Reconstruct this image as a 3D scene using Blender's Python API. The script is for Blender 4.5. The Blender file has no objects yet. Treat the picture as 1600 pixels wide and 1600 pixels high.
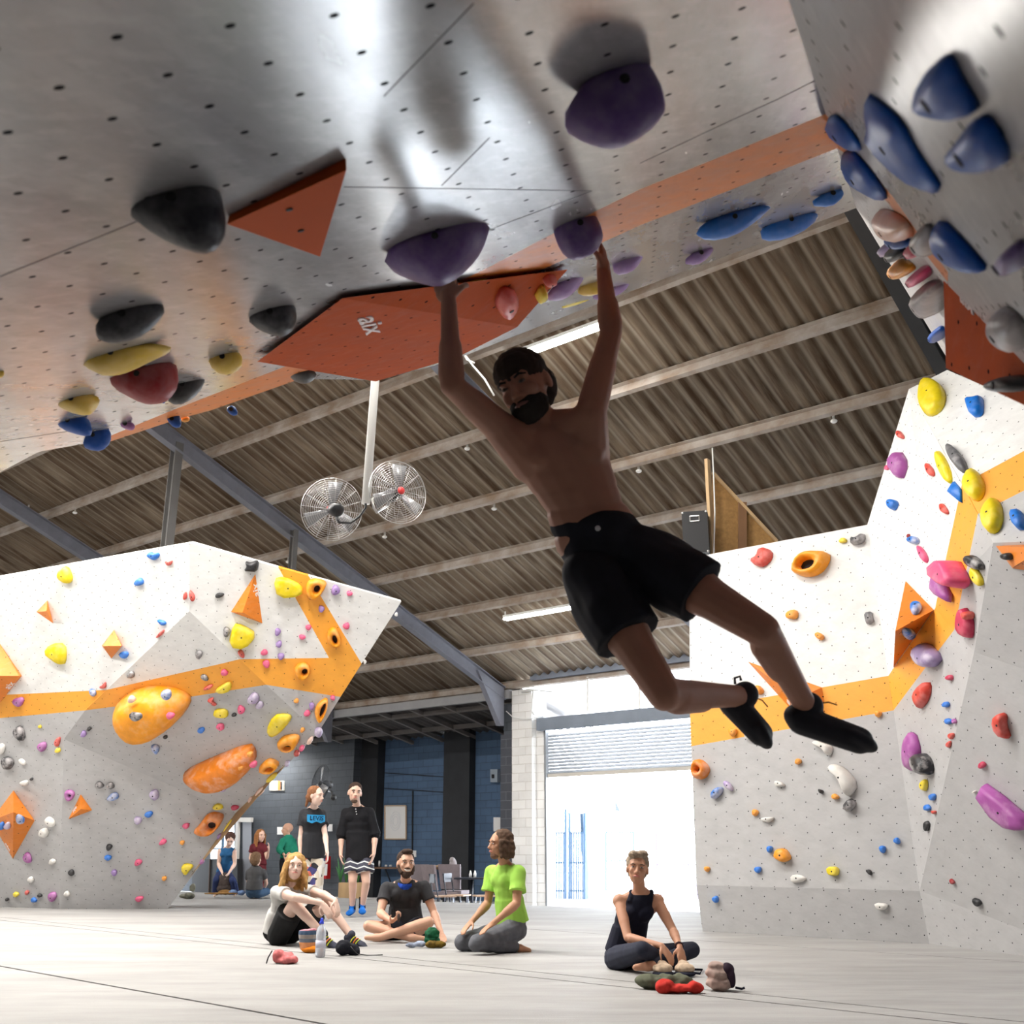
import bpy, math, random
from mathutils import Vector as V, Matrix, noise
random.seed(7)
SC = bpy.context.scene
COL = SC.collection
# ------------------------------------------------------------------ camera
F = 1650.0
TH = math.atan(530 / F)
CT, ST = math.cos(TH), math.sin(TH)
CAM = V((0, 0, 0.88))
cd = bpy.data.cameras.new('camera'); cam = bpy.data.objects.new('camera', cd); COL.objects.link(cam)
cam.location = CAM; cam.rotation_euler = (math.pi / 2 + TH, 0, 0)
cd.sensor_width = 36; cd.lens = 36 * F / 1600; cd.clip_start = 0.05; cd.clip_end = 300
cd.dof.use_dof = True; cd.dof.focus_distance = 9.5; cd.dof.aperture_fstop = 4.6
SC.camera = cam
# ------------------------------------------------------------------ world, light, exposure
SC.view_settings.view_transform = 'Standard'; SC.view_settings.look = 'None'
SC.view_settings.gamma = 1.0; SC.view_settings.use_curve_mapping = False
SC.view_settings.exposure = 0.08
W = bpy.data.worlds.new('world'); SC.world = W; W.use_nodes = True
bg = W.node_tree.nodes['Background']; bg.inputs[0].default_value = (0.86, 0.93, 1.0, 1); bg.inputs[1].default_value = 16.0
sd_ = bpy.data.lights.new('sun', 'SUN'); so = bpy.data.objects.new('sun', sd_); COL.objects.link(so); sd_.energy = 5.0; sd_.angle = .01; sd_.color = (1, .97, .92)
so.rotation_euler = V((.633 * .62, .774 * .62, -.95)).to_track_quat('-Z', 'Y').to_euler(); so.location = (0, 0, 20)
LAMP_W = 105.0      # watts of a roof tube fitting over the hall
# building frame: e1 runs along the purlins, e2 towards the roller door wall
E1 = V((.774, -.633, 0)).normalized(); E2 = V((.633, .774, 0)).normalized(); UP = V((0, 0, 1))
KR = 1066 / 2720; Q0 = 19.62; Z0 = 4.58; QR = 7.6
def PQ(p, q, z=0.0): return E1 * p + E2 * q + UP * z
def roofz(q): return Z0 + KR * (Q0 - q) if q > QR else Z0 + KR * (Q0 - QR) - KR * (QR - q)
# ------------------------------------------------------------------ rays and planes
def ray(x, y):
    u, v = (x - 800) / F, (y - 800) / F
    return V((u, CT + v * ST, ST - v * CT))
def onY(x, y, Y): r = ray(x, y); return CAM + r * (Y / r.y)
def onz(x, y, z=0.0): r = ray(x, y); return CAM + r * ((z - CAM.z) / r.z)
class Plane:
    def __init__(s, a, b=None, c=None, n=None):
        s.p = V(a); s.n = (V(n) if n is not None else (b - a).cross(c - a)).normalized()
        if s.n.dot(CAM - s.p) < 0: s.n = -s.n
    def at(s, x, y, h=0.0):
        r = ray(x, y); o = s.p + s.n * h
        return CAM + r * (s.n.dot(o - CAM) / s.n.dot(r))
# ------------------------------------------------------------------ materials
MATS = {}
def newmat(name):
    m = bpy.data.materials.new(name); m.use_nodes = True
    return m, m.node_tree, m.node_tree.nodes['Principled BSDF']
def N(nt, t, **k):
    n = nt.nodes.new(t)
    for a, b in k.items(): setattr(n, a, b)
    return n
def mth(nt, op, a, b=None, c=None):
    n = N(nt, 'ShaderNodeMath', operation=op)
    for i, v in enumerate((a, b, c)):
        if v is None: continue
        if isinstance(v, (int, float)): n.inputs[i].default_value = v
        else: nt.links.new(v, n.inputs[i])
    return n.outputs[0]
def mixc(nt, fac, a, b):
    n = N(nt, 'ShaderNodeMix', data_type='RGBA')
    for s, v in ((n.inputs[0], fac), (n.inputs[6], a), (n.inputs[7], b)):
        if isinstance(v, (int, float)): s.default_value = v
        elif isinstance(v, tuple): s.default_value = v + (1,) if len(v) == 3 else v
        else: nt.links.new(v, s)
    return n.outputs[2]
def noise_tex(nt, vec, scale, detail=3, rough=.5, stretch=None):
    if stretch is not None:
        mp = N(nt, 'ShaderNodeMapping'); mp.inputs['Scale'].default_value = stretch
        nt.links.new(vec, mp.inputs[0]); vec = mp.outputs[0]
    n = N(nt, 'ShaderNodeTexNoise'); n.inputs['Scale'].default_value = scale
    n.inputs['Detail'].default_value = detail; n.inputs['Roughness'].default_value = rough
    nt.links.new(vec, n.inputs['Vector']); return n.outputs[0]
def ramp(nt, fac, lo, hi):
    n = N(nt, 'ShaderNodeMapRange'); n.inputs[1].default_value = lo; n.inputs[2].default_value = hi
    nt.links.new(fac, n.inputs[0]); return n.outputs[0]
def plain(name, col, rough=.6, metal=0, var=0.0, scale=12, coord='Object', spec=.5, sss=0):
    if name in MATS: return MATS[name]
    m, nt, b = newmat(name); MATS[name] = m
    b.inputs['Roughness'].default_value = rough; b.inputs['Metallic'].default_value = metal
    b.inputs['Specular IOR Level'].default_value = spec
    if sss: b.inputs['Subsurface Weight'].default_value = sss; b.inputs['Subsurface Scale'].default_value = .02
    if var:
        tc = N(nt, 'ShaderNodeTexCoord'); f = noise_tex(nt, tc.outputs[coord], scale)
        d = tuple(max(0, c * (1 - var)) for c in col)
        nt.links.new(mixc(nt, ramp(nt, f, .3, .7), d, tuple(col)), b.inputs[0])
    else: b.inputs[0].default_value = (*col, 1)
    return m
def paint(name, col, rough=.5, dots=True, scuff=.12, chalk=0.0, spec=.5, ds=(1, 1), dr=.0062, streak=(1, 1, 1), coat=0):
    """painted plywood: T-nut holes on the UV lattice, chalk smears and scuffs"""
    if name in MATS: return MATS[name]
    m, nt, b = newmat(name); MATS[name] = m
    tc = N(nt, 'ShaderNodeTexCoord'); uv = tc.outputs['UV']; L = nt.links
    nz = noise_tex(nt, uv, .9, 5, .6, streak); n2 = noise_tex(nt, uv, 5.0, 4, .65, (1, .35, 1))
    base = mixc(nt, ramp(nt, nz, .35, .72), tuple(c * (1 - scuff) for c in col), tuple(col))
    base = mixc(nt, mth(nt, 'MULTIPLY', ramp(nt, n2, .52, .75), scuff * 1.6), base, tuple(c * .6 for c in col))
    if chalk: base = mixc(nt, mth(nt, 'MULTIPLY', ramp(nt, noise_tex(nt, uv, 2.2, 5, .6), .5, .72), chalk), base, (.8, .78, .76))
    if dots:
        sx = N(nt, 'ShaderNodeSeparateXYZ'); L.new(uv, sx.inputs[0])
        fu = mth(nt, 'SUBTRACT', mth(nt, 'FRACT', sx.outputs[0]), .5); fv = mth(nt, 'SUBTRACT', mth(nt, 'FRACT', sx.outputs[1]), .5)
        # 60 degree lattice, 0.166 m pitch
        x = mth(nt, 'MULTIPLY', mth(nt, 'ADD', fu, fv), .166 * .87); y = mth(nt, 'MULTIPLY', mth(nt, 'SUBTRACT', fu, fv), .166 * .49)
        d2 = mth(nt, 'ADD', mth(nt, 'MULTIPLY', x, x), mth(nt, 'MULTIPLY', y, y))
        hole = mth(nt, 'LESS_THAN', d2, dr * dr)
        base = mixc(nt, hole, base, (.012, .012, .014)); inv = mth(nt, 'SUBTRACT', 1.0, hole)
        L.new(mth(nt, 'MULTIPLY', inv, spec), b.inputs['Specular IOR Level'])
        if coat: L.new(mth(nt, 'MULTIPLY', inv, coat), b.inputs['Coat Weight'])
    L.new(base, b.inputs[0])
    rr = ramp(nt, nz, .3, .8); r2 = N(nt, 'ShaderNodeMapRange'); r2.inputs[3].default_value = rough - .07; r2.inputs[4].default_value = rough + .1
    L.new(rr, r2.inputs[0]); L.new(r2.outputs[0], b.inputs['Roughness'])
    if not dots: b.inputs['Specular IOR Level'].default_value = spec
    b.inputs['Coat Roughness'].default_value = .2
    return m
WHITE = paint('white_wall_paint', (.83, .83, .82), .55)
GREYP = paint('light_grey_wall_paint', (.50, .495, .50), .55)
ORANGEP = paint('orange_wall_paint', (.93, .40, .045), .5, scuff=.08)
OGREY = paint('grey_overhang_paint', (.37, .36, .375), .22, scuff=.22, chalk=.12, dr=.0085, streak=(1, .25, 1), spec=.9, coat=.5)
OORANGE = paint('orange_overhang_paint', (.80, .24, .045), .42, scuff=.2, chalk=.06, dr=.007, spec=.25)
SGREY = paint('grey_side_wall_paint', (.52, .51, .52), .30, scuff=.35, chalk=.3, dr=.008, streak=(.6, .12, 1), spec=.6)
VOL = paint('orange_volume_paint', (.80, .235, .02), .45, scuff=.12, chalk=.05, dr=.006)
VOLD = paint('rust_orange_volume_paint', (.50, .085, .016), .8, scuff=.14, chalk=.03, dr=.007, spec=.12)
LETTER = plain('white_lettering', (.75, .68, .68), .6)
DARKHOLE = plain('dark_bolt_recess', (.01, .01, .012), .7)
def holdmat(name, col, chalk=.15, rough=.45):
    k = name + '_hold'
    if k in MATS: return MATS[k]
    m, nt, b = newmat(k); MATS[k] = m
    tc = N(nt, 'ShaderNodeTexCoord'); v = tc.outputs['Object']
    f = noise_tex(nt, v, 9, 4, .6); g = noise_tex(nt, v, 60, 2, .5)
    c = mixc(nt, ramp(nt, f, .3, .7), tuple(x * .82 for x in col), tuple(col))
    c = mixc(nt, mth(nt, 'MULTIPLY', ramp(nt, noise_tex(nt, v, 5, 4, .6), .48, .64), chalk), c, (.82, .78, .78))
    nt.links.new(c, b.inputs[0]); b.inputs['Roughness'].default_value = rough; b.inputs['Specular IOR Level'].default_value = .15 if name.startswith('deep') or name in ('navyblack', 'rock', 'darkred') else .4
    bp = N(nt, 'ShaderNodeBump'); bp.inputs['Strength'].default_value = .12; bp.inputs['Distance'].default_value = .004
    nt.links.new(g, bp.inputs['Height']); nt.links.new(bp.outputs[0], b.inputs['Normal'])
    return m
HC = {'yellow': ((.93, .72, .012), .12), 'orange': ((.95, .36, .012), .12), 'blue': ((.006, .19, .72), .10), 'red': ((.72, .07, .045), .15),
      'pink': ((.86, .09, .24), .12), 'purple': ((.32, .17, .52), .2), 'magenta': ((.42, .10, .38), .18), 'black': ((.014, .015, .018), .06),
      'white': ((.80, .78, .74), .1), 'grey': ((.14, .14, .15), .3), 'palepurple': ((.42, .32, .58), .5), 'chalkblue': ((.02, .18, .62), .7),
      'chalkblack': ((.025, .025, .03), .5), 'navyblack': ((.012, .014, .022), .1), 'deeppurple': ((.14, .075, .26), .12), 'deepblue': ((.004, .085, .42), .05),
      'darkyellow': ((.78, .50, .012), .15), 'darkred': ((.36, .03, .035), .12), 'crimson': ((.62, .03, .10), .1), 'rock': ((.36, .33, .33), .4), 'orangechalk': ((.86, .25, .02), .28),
      'peach': ((.85, .55, .42), .3)}
def H_(c): return holdmat(c, *HC[c])
# ------------------------------------------------------------------ object helpers
def tag(o, label=None, cat=None, group=None, kind=None):
    if label: o['label'] = label
    if cat: o['category'] = cat
    if group: o['group'] = group
    if kind: o['kind'] = kind
    return o
def link(name, me, mat=None, parent=None):
    o = bpy.data.objects.new(name, me); COL.objects.link(o)
    if mat is not None:
        for m in (mat if isinstance(mat, (list, tuple)) else [mat]): me.materials.append(m)
    if parent is not None: o.parent = parent
    return o
def empty(name, loc, label=None, cat=None, group=None, rz=0.0):
    o = bpy.data.objects.new(name, None); COL.objects.link(o); o.location = loc; o.rotation_euler = (0, 0, rz)
    o.empty_display_size = .05
    bpy.context.view_layer.update()
    return tag(o, label, cat, group)
WM = {}
def wm(o):
    if o.name in WM: return WM[o.name]
    return Matrix.LocRotScale(o.location, o.rotation_euler, None)
def adopt(o, parent):
    """parent o without moving it"""
    WM[o.name] = wm(o) if o.name not in WM else WM[o.name]
    o.parent = parent; o.matrix_parent_inverse = wm(parent).inverted()
class MB:
    """collects closed shapes; build() links them as ONE mesh object"""
    def __init__(s): s.v = []; s.f = []; s.mi = []
    def add(s, vs, fs, mi=0):
        n = len(s.v); s.v += [V(v) for v in vs]; s.f += [tuple(i + n for i in f) for f in fs]; s.mi += [mi] * len(fs); return s
    def box(s, c, size, rot=None, mi=0):
        c = V(c); sx, sy, sz = (x / 2 for x in size); R = rot if rot is not None else Matrix.Identity(3)
        vs = [c + R @ V((a * sx, b * sy, d * sz)) for a in (-1, 1) for b in (-1, 1) for d in (-1, 1)]
        return s.add(vs, [(0, 1, 3, 2), (4, 6, 7, 5), (0, 4, 5, 1), (2, 3, 7, 6), (0, 2, 6, 4), (1, 5, 7, 3)], mi)
    def hexa(s, b4, t4, mi=0):
        return s.add(list(b4) + list(t4), [(3, 2, 1, 0), (4, 5, 6, 7), (0, 1, 5, 4), (1, 2, 6, 5), (2, 3, 7, 6), (3, 0, 4, 7)], mi)
    def bar(s, a, b, w, h, up=UP, mi=0):
        a, b = V(a), V(b); d = (b - a).normalized(); sd = d.cross(up)
        if sd.length < 1e-4: sd = d.cross(V((1, 0, 0)))
        sd.normalize(); u = sd.cross(d)
        q = lambda p: [p - sd * w / 2 - u * h / 2, p + sd * w / 2 - u * h / 2, p + sd * w / 2 + u * h / 2, p - sd * w / 2 + u * h / 2]
        return s.hexa(q(a), q(b), mi)
    def tube(s, pts, rad, n=10, mi=0, cap=True, flat=None):
        pts = [V(p) for p in pts]; rs = rad if isinstance(rad, (list, tuple)) else [rad] * len(pts)
        base = len(s.v); sd = None
        for i, p in enumerate(pts):
            d = (pts[min(i + 1, len(pts) - 1)] - pts[max(i - 1, 0)]).normalized()
            if sd is None: sd = d.orthogonal().normalized()
            sd = (sd - d * sd.dot(d)).normalized(); t = d.cross(sd)
            for k in range(n):
                a = 2 * math.pi * k / n; s.v.append(p + (sd * math.cos(a) + t * math.sin(a)) * rs[i])
        for i in range(len(pts) - 1):
            for k in range(n):
                s.f.append((base + i * n + k, base + i * n + (k + 1) % n, base + (i + 1) * n + (k + 1) % n, base + (i + 1) * n + k)); s.mi.append(mi)
        if cap:
            s.f.append(tuple(base + k for k in reversed(range(n)))); s.mi.append(mi)
            s.f.append(tuple(base + (len(pts) - 1) * n + k for k in range(n))); s.mi.append(mi)
        return s
    def cap(s, a, b, r0, r1, n=12):
        """capsule with two radii"""
        a, b = V(a), V(b); d = b - a
        if d.length < 1e-5: return s.ell(a, (r0, r0, r0))
        d.normalize(); pts = []; rs = []
        for k in range(0, 4): t = k / 4 * math.pi / 2; pts.append(a - d * r0 * math.cos(t)); rs.append(max(r0 * math.sin(t), r0 * .03))
        pts += [a, b]; rs += [r0, r1]
        for k in range(3, -1, -1): t = k / 4 * math.pi / 2; pts.append(b + d * r1 * math.cos(t)); rs.append(max(r1 * math.sin(t), r1 * .03))
        # explicit frame: directions are constant
        sd = d.orthogonal().normalized(); t2 = d.cross(sd); base = len(s.v)
        for p, r in zip(pts, rs):
            for k in range(n): an = 2 * math.pi * k / n; s.v.append(p + (sd * math.cos(an) + t2 * math.sin(an)) * r)
        m = len(pts)
        for i in range(m - 1):
            for k in range(n): s.f.append((base + i * n + k, base + i * n + (k + 1) % n, base + (i + 1) * n + (k + 1) % n, base + (i + 1) * n + k)); s.mi.append(0)
        s.f.append(tuple(base + k for k in reversed(range(n)))); s.f.append(tuple(base + (m - 1) * n + k for k in range(n))); s.mi += [0, 0]
        return s
    def ell(s, c, r, R=None, n=16, m=10, mi=0):
        c = V(c); R = R if R is not None else Matrix.Identity(3); base = len(s.v)
        s.v.append(c + R @ V((0, 0, r[2])))
        for i in range(1, m):
            t = math.pi * i / m
            for k in range(n): a = 2 * math.pi * k / n; s.v.append(c + R @ V((r[0] * math.sin(t) * math.cos(a), r[1] * math.sin(t) * math.sin(a), r[2] * math.cos(t))))
        s.v.append(c + R @ V((0, 0, -r[2]))); e = len(s.v) - 1
        for k in range(n):
            s.f.append((base, base + 1 + k, base + 1 + (k + 1) % n)); s.mi.append(mi)
            s.f.append((e, base + 1 + (m - 2) * n + (k + 1) % n, base + 1 + (m - 2) * n + k)); s.mi.append(mi)
        for i in range(m - 2):
            for k in range(n):
                q = base + 1 + i * n; s.f.append((q + k, q + n + k, q + n + (k + 1) % n, q + (k + 1) % n)); s.mi.append(mi)
        return s
    def lathe(s, c, prof, n=20, ax=UP, mi=0):
        c = V(c); ax = V(ax).normalized(); sd = ax.orthogonal().normalized(); t = ax.cross(sd); base = len(s.v)
        for r, h in prof:
            for k in range(n): a = 2 * math.pi * k / n; s.v.append(c + ax * h + (sd * math.cos(a) + t * math.sin(a)) * max(r, 1e-4))
        for i in range(len(prof) - 1):
            for k in range(n): s.f.append((base + i * n + k, base + i * n + (k + 1) % n, base + (i + 1) * n + (k + 1) % n, base + (i + 1) * n + k)); s.mi.append(mi)
        s.f.append(tuple(base + k for k in reversed(range(n)))); s.mi.append(mi)
        s.f.append(tuple(base + (len(prof) - 1) * n + k for k in range(n))); s.mi.append(mi)
        return s
    def mesh(s, name, origin=V((0, 0, 0)), smooth=False):
        me = bpy.data.meshes.new(name); o = V(origin)
        me.from_pydata([tuple(v - o) for v in s.v], [], s.f)
        for p, mi in zip(me.polygons, s.mi): p.material_index = mi; p.use_smooth = smooth
        me.validate(); me.update(); return me
    def build(s, name, mat, parent=None, smooth=False, origin=None):
        """geometry is given in world space; the object's origin sits at origin (or its parent's place)"""
        og = V(origin) if origin is not None else V((0, 0, 0))
        me = s.mesh(name, og, smooth); o = link(name, me, mat)
        o.location = og
        if parent is not None:
            adopt(o, parent)
        return o
def centre(vs):
    c = V((0, 0, 0))
    for v in vs: c += V(v)
    return c / len(vs)
def thing(mb, name, mat, label, cat, group=None, smooth=False):
    og = centre(mb.v); og.z = min(v.z for v in mb.v)
    return tag(mb.build(name, mat, smooth=smooth, origin=og), label, cat, group)
def struct(mb, name, mat, label=None, smooth=False):
    return tag(mb.build(name, mat, smooth=smooth), label, None, None, 'structure')
def text_mesh(txt, name, mat, centre_pt, xdir, normal, size, parent, depth=.003, gap=.002, sx=1.0):
    cu = bpy.data.curves.new(name, 'FONT'); cu.body = txt; cu.size = 1; cu.align_x = 'CENTER'; cu.align_y = 'CENTER'; cu.extrude = .01; cu.offset = .012
    t = bpy.data.objects.new(name, cu); COL.objects.link(t); bpy.context.view_layer.update()
    me = bpy.data.meshes.new_from_object(t); bpy.data.objects.remove(t); bpy.data.curves.remove(cu)
    x = V(xdir).normalized(); n = V(normal).normalized(); y = n.cross(x).normalized(); x = y.cross(n)
    c = V(centre_pt) + n * gap
    for v in me.vertices: v.co = c + x * v.co.x * size * sx + y * v.co.y * size + n * (v.co.z / .01 * depth)
    me.materials.clear(); o = link(name, me, mat)
    if parent is not None: adopt(o, parent)
    return o
# panels: polygons given by picture points on a wall's own plane, one mesh with its paint zones
def uv_lattice(pl, a_dir=None):
    n = pl.n; h = UP.cross(n) if a_dir is None else a_dir
    h = (h - n * h.dot(n)).normalized(); v = n.cross(h); return h, v
def panels(name, polys, mats, label, cat, thick=.05, group=None, adir=None, kind=None, h0=0.0):
    vs = []; fs = []; mi = []; uvs = []; key = {}
    for pl, pts, m in polys:
        hh, vv = uv_lattice(pl, adir); idx = []
        for p in pts:
            w = pl.at(p[0], p[1], h0) if len(p) == 2 else V(p)
            k = tuple(round(c, 3) for c in w)
            if k not in key: key[k] = len(vs); vs.append(w)
            idx.append(key[k])
        nn = (vs[idx[1]] - vs[idx[0]]).cross(vs[idx[2]] - vs[idx[1]])
        # area normal
        nn = V((0, 0, 0))
        for i in range(len(idx)): nn += vs[idx[i]].cross(vs[idx[(i + 1) % len(idx)]])
        if nn.dot(pl.n) < 0: idx.reverse()
        fs.append(idx); mi.append(m)
        L = []
        for i in idx:
            d = vs[i] - pl.p; X, Y = d.dot(hh), d.dot(vv)
            L.append(((X / (2 * .166 * .87) + Y / (2 * .166 * .49)), (X / (2 * .166 * .87) - Y / (2 * .166 * .49))))
        uvs.append(L)
    me = bpy.data.meshes.new(name); og = centre(vs)
    me.from_pydata([tuple(v - og) for v in vs], [], fs)
    ul = me.uv_layers.new(name='UVMap')
    for p, L in zip(me.polygons, uvs):
        p.material_index = mi[p.index]
        for li, uvc in zip(p.loop_indices, L): ul.data[li].uv = uvc
    o = link(name, me, mats); o.location = og
    sm = o.modifiers.new('thickness', 'SOLIDIFY'); sm.thickness = thick; sm.offset = -1; sm.use_even_offset = True
    return tag(o, label, cat, group, kind)
# ------------------------------------------------------------------ climbing holds
def chaikin(p, n=2):
    for _ in range(n):
        q = []
        for i in range(len(p)):
            a, b = p[i], p[(i + 1) % len(p)]
            q += [(a[0] * .75 + b[0] * .25, a[1] * .75 + b[1] * .25), (a[0] * .25 + b[0] * .75, a[1] * .25 + b[1] * .75)]
        p = q
    return p
def ellp(x, y, w, h, ang=0, n=14, wob=.12, seed=0):
    rnd = random.Random(int(x * 31 + y * 17)); ph = rnd.random() * 6; a = math.radians(ang); out = []
    for k in range(n):
        t = 2 * math.pi * k / n; r = 1 + wob * math.sin(2 * t + ph) * .6 + wob * math.sin(3 * t + ph * 2) * .6
        ex, ey = w / 2 * r * math.cos(t), h / 2 * r * math.sin(t)
        out.append((x + ex * math.cos(a) - ey * math.sin(a), y + ex * math.sin(a) + ey * math.cos(a)))
    return out
DOME = [(1, 0), (.99, .3), (.92, .66), (.74, .9), (.45, .98), (.2, 1)]
SLAB = [(1, 0), (.99, .25), (.93, .7), (.86, .95), (.6, 1), (.2, 1)]
LOW = [(1, 0), (.96, .35), (.8, .75), (.55, .95), (.25, 1)]
def hold(pl, shape, col, h, label, group, prof=DOME, smooth=1, bolt=None, name='climbing_hold', cat='climbing hold', hole=None, mat=None, lift=0.003):
    """shape: list of picture points of the outline, or (x, y, w, h, angle)"""
    if not isinstance(shape, list):
        x, y, w, hh = shape[:4]; ang = shape[4] if len(shape) > 4 else 0
        out = ellp(x, y, w, hh, ang, wob=(shape[5] if len(shape) > 5 else .14)); big = max(w, hh)
    else:
        out = chaikin(shape, smooth) if smooth else shape; xs = [p[0] for p in shape]; ys = [p[1] for p in shape]; big = max(max(xs) - min(xs), max(ys) - min(ys))
    base = [pl.at(px, py, lift) for px, py in out]
    c = centre(base); n = pl.n; size = sum((b - c).length for b in base) / len(base)
    rnd = random.Random(int(c.x * 977 + c.z * 313)); sh = (base[rnd.randrange(len(base))] - c) * .12
    M = MB(); k = len(base)
    if hole:
        hx, hy, hw, hh2 = hole[:4]; ha = hole[4] if len(hole) > 4 else 0
        inner = []
        # inner ring follows the same directions as the outline
        for (px, py) in out:
            a = math.atan2(py - hy, px - hx) - math.radians(ha); rr = 1 / math.sqrt((math.cos(a) / (hw / 2)) ** 2 + (math.sin(a) / (hh2 / 2)) ** 2)
            a += math.radians(ha); inner.append(pl.at(hx + rr * math.cos(a), hy + rr * math.sin(a), lift))
        rings = [(0, 0), (0, .35), (.12, .75), (.35, 1), (.65, 1), (.9, .75), (1, .35), (1, .03)]
        for t, z in rings: M.v += [o * (1 - t) + i * t + n * (h * z) for o, i in zip(base, inner)]
        for r in range(len(rings) - 1):
            for i in range(k): M.f.append((r * k + i, r * k + (i + 1) % k, (r + 1) * k + (i + 1) % k, (r + 1) * k + i)); M.mi.append(0)
        M.f.append(tuple(range(k))); M.mi.append(0)
        M.f.append(tuple((len(rings) - 1) * k + i for i in range(k))); M.mi.append(1)
        M.f.pop(-2); M.mi.pop(-2)
    else:
        for s, z in prof: M.v += [c + (b - c) * s + sh * z * (1 if prof is DOME else .3) + n * (h * z) for b in base]
        for r in range(len(prof) - 1):
            for i in range(k): M.f.append((r * k + i, r * k + (i + 1) % k, (r + 1) * k + (i + 1) % k, (r + 1) * k + i)); M.mi.append(0)
        M.f.append(tuple(reversed(range(k)))); M.mi.append(0)
        M.f.append(tuple((len(prof) - 1) * k + i for i in range(k))); M.mi.append(0)
    m = mat or H_(col)
    o = M.build(name, [m, DARKHOLE] if hole else m, smooth=True, origin=c)
    tag(o, label, cat, group)
    if bolt is None: bolt = big > 12 and not hole
    if bolt:
        r = min(.011, size * .14); B = MB(); p = c + sh * (1 if prof is DOME else .3) + n * (h * .995)
        B.lathe(p, [(r, 0), (r * .9, .0025), (r * .5, .003)], 10, n); B.build('bolt', DARKHOLE, o)
    return o
def volume(pl, basepts, apexes, faces, mat, label, group, name='climbing_volume', lift=0.003):
    """faceted plywood volume. basepts: picture points on the wall; apexes: (x, y, height off the wall)"""
    vs = [pl.at(x, y, lift) for x, y in basepts] + [pl.at(x, y, h) for x, y, h in apexes]
    me = bpy.data.meshes.new(name); c = centre(vs[:len(basepts)])
    me.from_pydata([tuple(v - c) for v in vs], [], faces + [tuple(reversed(range(len(basepts))))])
    ul = me.uv_layers.new(name='UVMap'); hh, vv = uv_lattice(pl)
    for p in me.polygons:
        for li in p.loop_indices:
            d = vs[me.loops[li].vertex_index] - pl.p; X, Y = d.dot(hh), d.dot(vv)
            ul.data[li].uv = (X / (2 * .166 * .87) + Y / (2 * .166 * .49), X / (2 * .166 * .87) - Y / (2 * .166 * .49))
    o = link(name, me, mat); o.location = c
    bpy.context.view_layer.update()
    tag(o, label, 'climbing volume', group); o['vs'] = 0
    del o['vs']
    return o, vs
def clump(pl_y, outline, col, label, group, th=.5, smooth=2, bolt=True, name='climbing_hold', extra=None):
    """bulging hold under the overhang: full round body, its outline standing upright at distance pl_y"""
    out = chaikin(outline, smooth); pts = [onY(x, y, pl_y) for x, y in out]; c = centre(pts)
    wd = max(p.x for p in pts) - min(p.x for p in pts); t = min(wd * th, .2); M = MB(); k = len(pts)
    prof = [(.12, 1), (.45, .93), (.72, .75), (.9, .45), (1, 0), (.93, -.4), (.8, -.65), (.5, -.85), (.12, -.92)]
    vdir = (CAM - c).normalized()
    for s, z in prof: M.v += [c + (p - c) * s + V((0, -1, -.1)).normalized() * (t * z) for p in pts]
    for r in range(len(prof) - 1):
        for i in range(k): M.f.append((r * k + i, (r + 1) * k + i, (r + 1) * k + (i + 1) % k, r * k + (i + 1) % k)); M.mi.append(0)
    M.f.append(tuple(range(k))); M.f.append(tuple((len(prof) - 1) * k + i for i in reversed(range(k)))); M.mi += [0, 0]
    o = M.build(name, H_(col), smooth=True, origin=c); tag(o, label, 'climbing hold', group)
    if bolt:
        B = MB(); B.lathe(c + V((0, -t * 1.0, -t * .1)), [(.012, -.004), (.011, .003), (.006, .004)], 10, V((0, -1, -.1))); B.build('bolt', DARKHOLE, o)
    return o
# ------------------------------------------------------------------ lights of the hall: tube fittings under the purlins
TUBE = plain('tube_light_white', (.9, .9, .9), .5)
tb = TUBE.node_tree.nodes['Principled BSDF']; tb.inputs['Emission Color'].default_value = (1, .97, .92, 1); tb.inputs['Emission Strength'].default_value = 40
STEEL_W = plain('white_enamel', (.78, .78, .76), .5)
def tube_fitting(p0, p1, q, watts, label, drop=.30, vis=True):
    """double tube fitting hung under a purlin, carrying its own light"""
    z = roofz(q) - drop; a, b = PQ(p0, q, z), PQ(p1, q, z); c = (a + b) / 2
    root = empty('tube_light', c, label, 'ceiling light', 'tube lights under the roof')
    M = MB(); M.bar(a, b, .16, .05); M.bar(a + UP * .02, a + UP * (drop - .1), .02, .02, E1); M.bar(b + UP * .02, b + UP * (drop - .1), .02, .02, E1); M.build('housing', STEEL_W, root)
    for s in (-.045, .045):
        T = MB(); T.tube([a + E2 * s - UP * .05, b + E2 * s - UP * .05], .02, 10); T.build('tube', TUBE, root, smooth=True)
    ld = bpy.data.lights.new('tube_lamp', 'AREA'); ld.shape = 'RECTANGLE'; ld.size = (b - a).length; ld.size_y = .2; ld.energy = watts; ld.color = (1, .965, .91)
    lo = bpy.data.objects.new('lamp', ld); COL.objects.link(lo)
    x = (b - a).normalized(); zz = UP; y = zz.cross(x)
    R = Matrix((x, y, zz)).transposed().to_4x4(); lo.location = c - UP * .085; lo.rotation_euler = R.to_euler()
    WM[lo.name] = lo.matrix_basis.copy(); adopt(lo, root)
    return root
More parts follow.
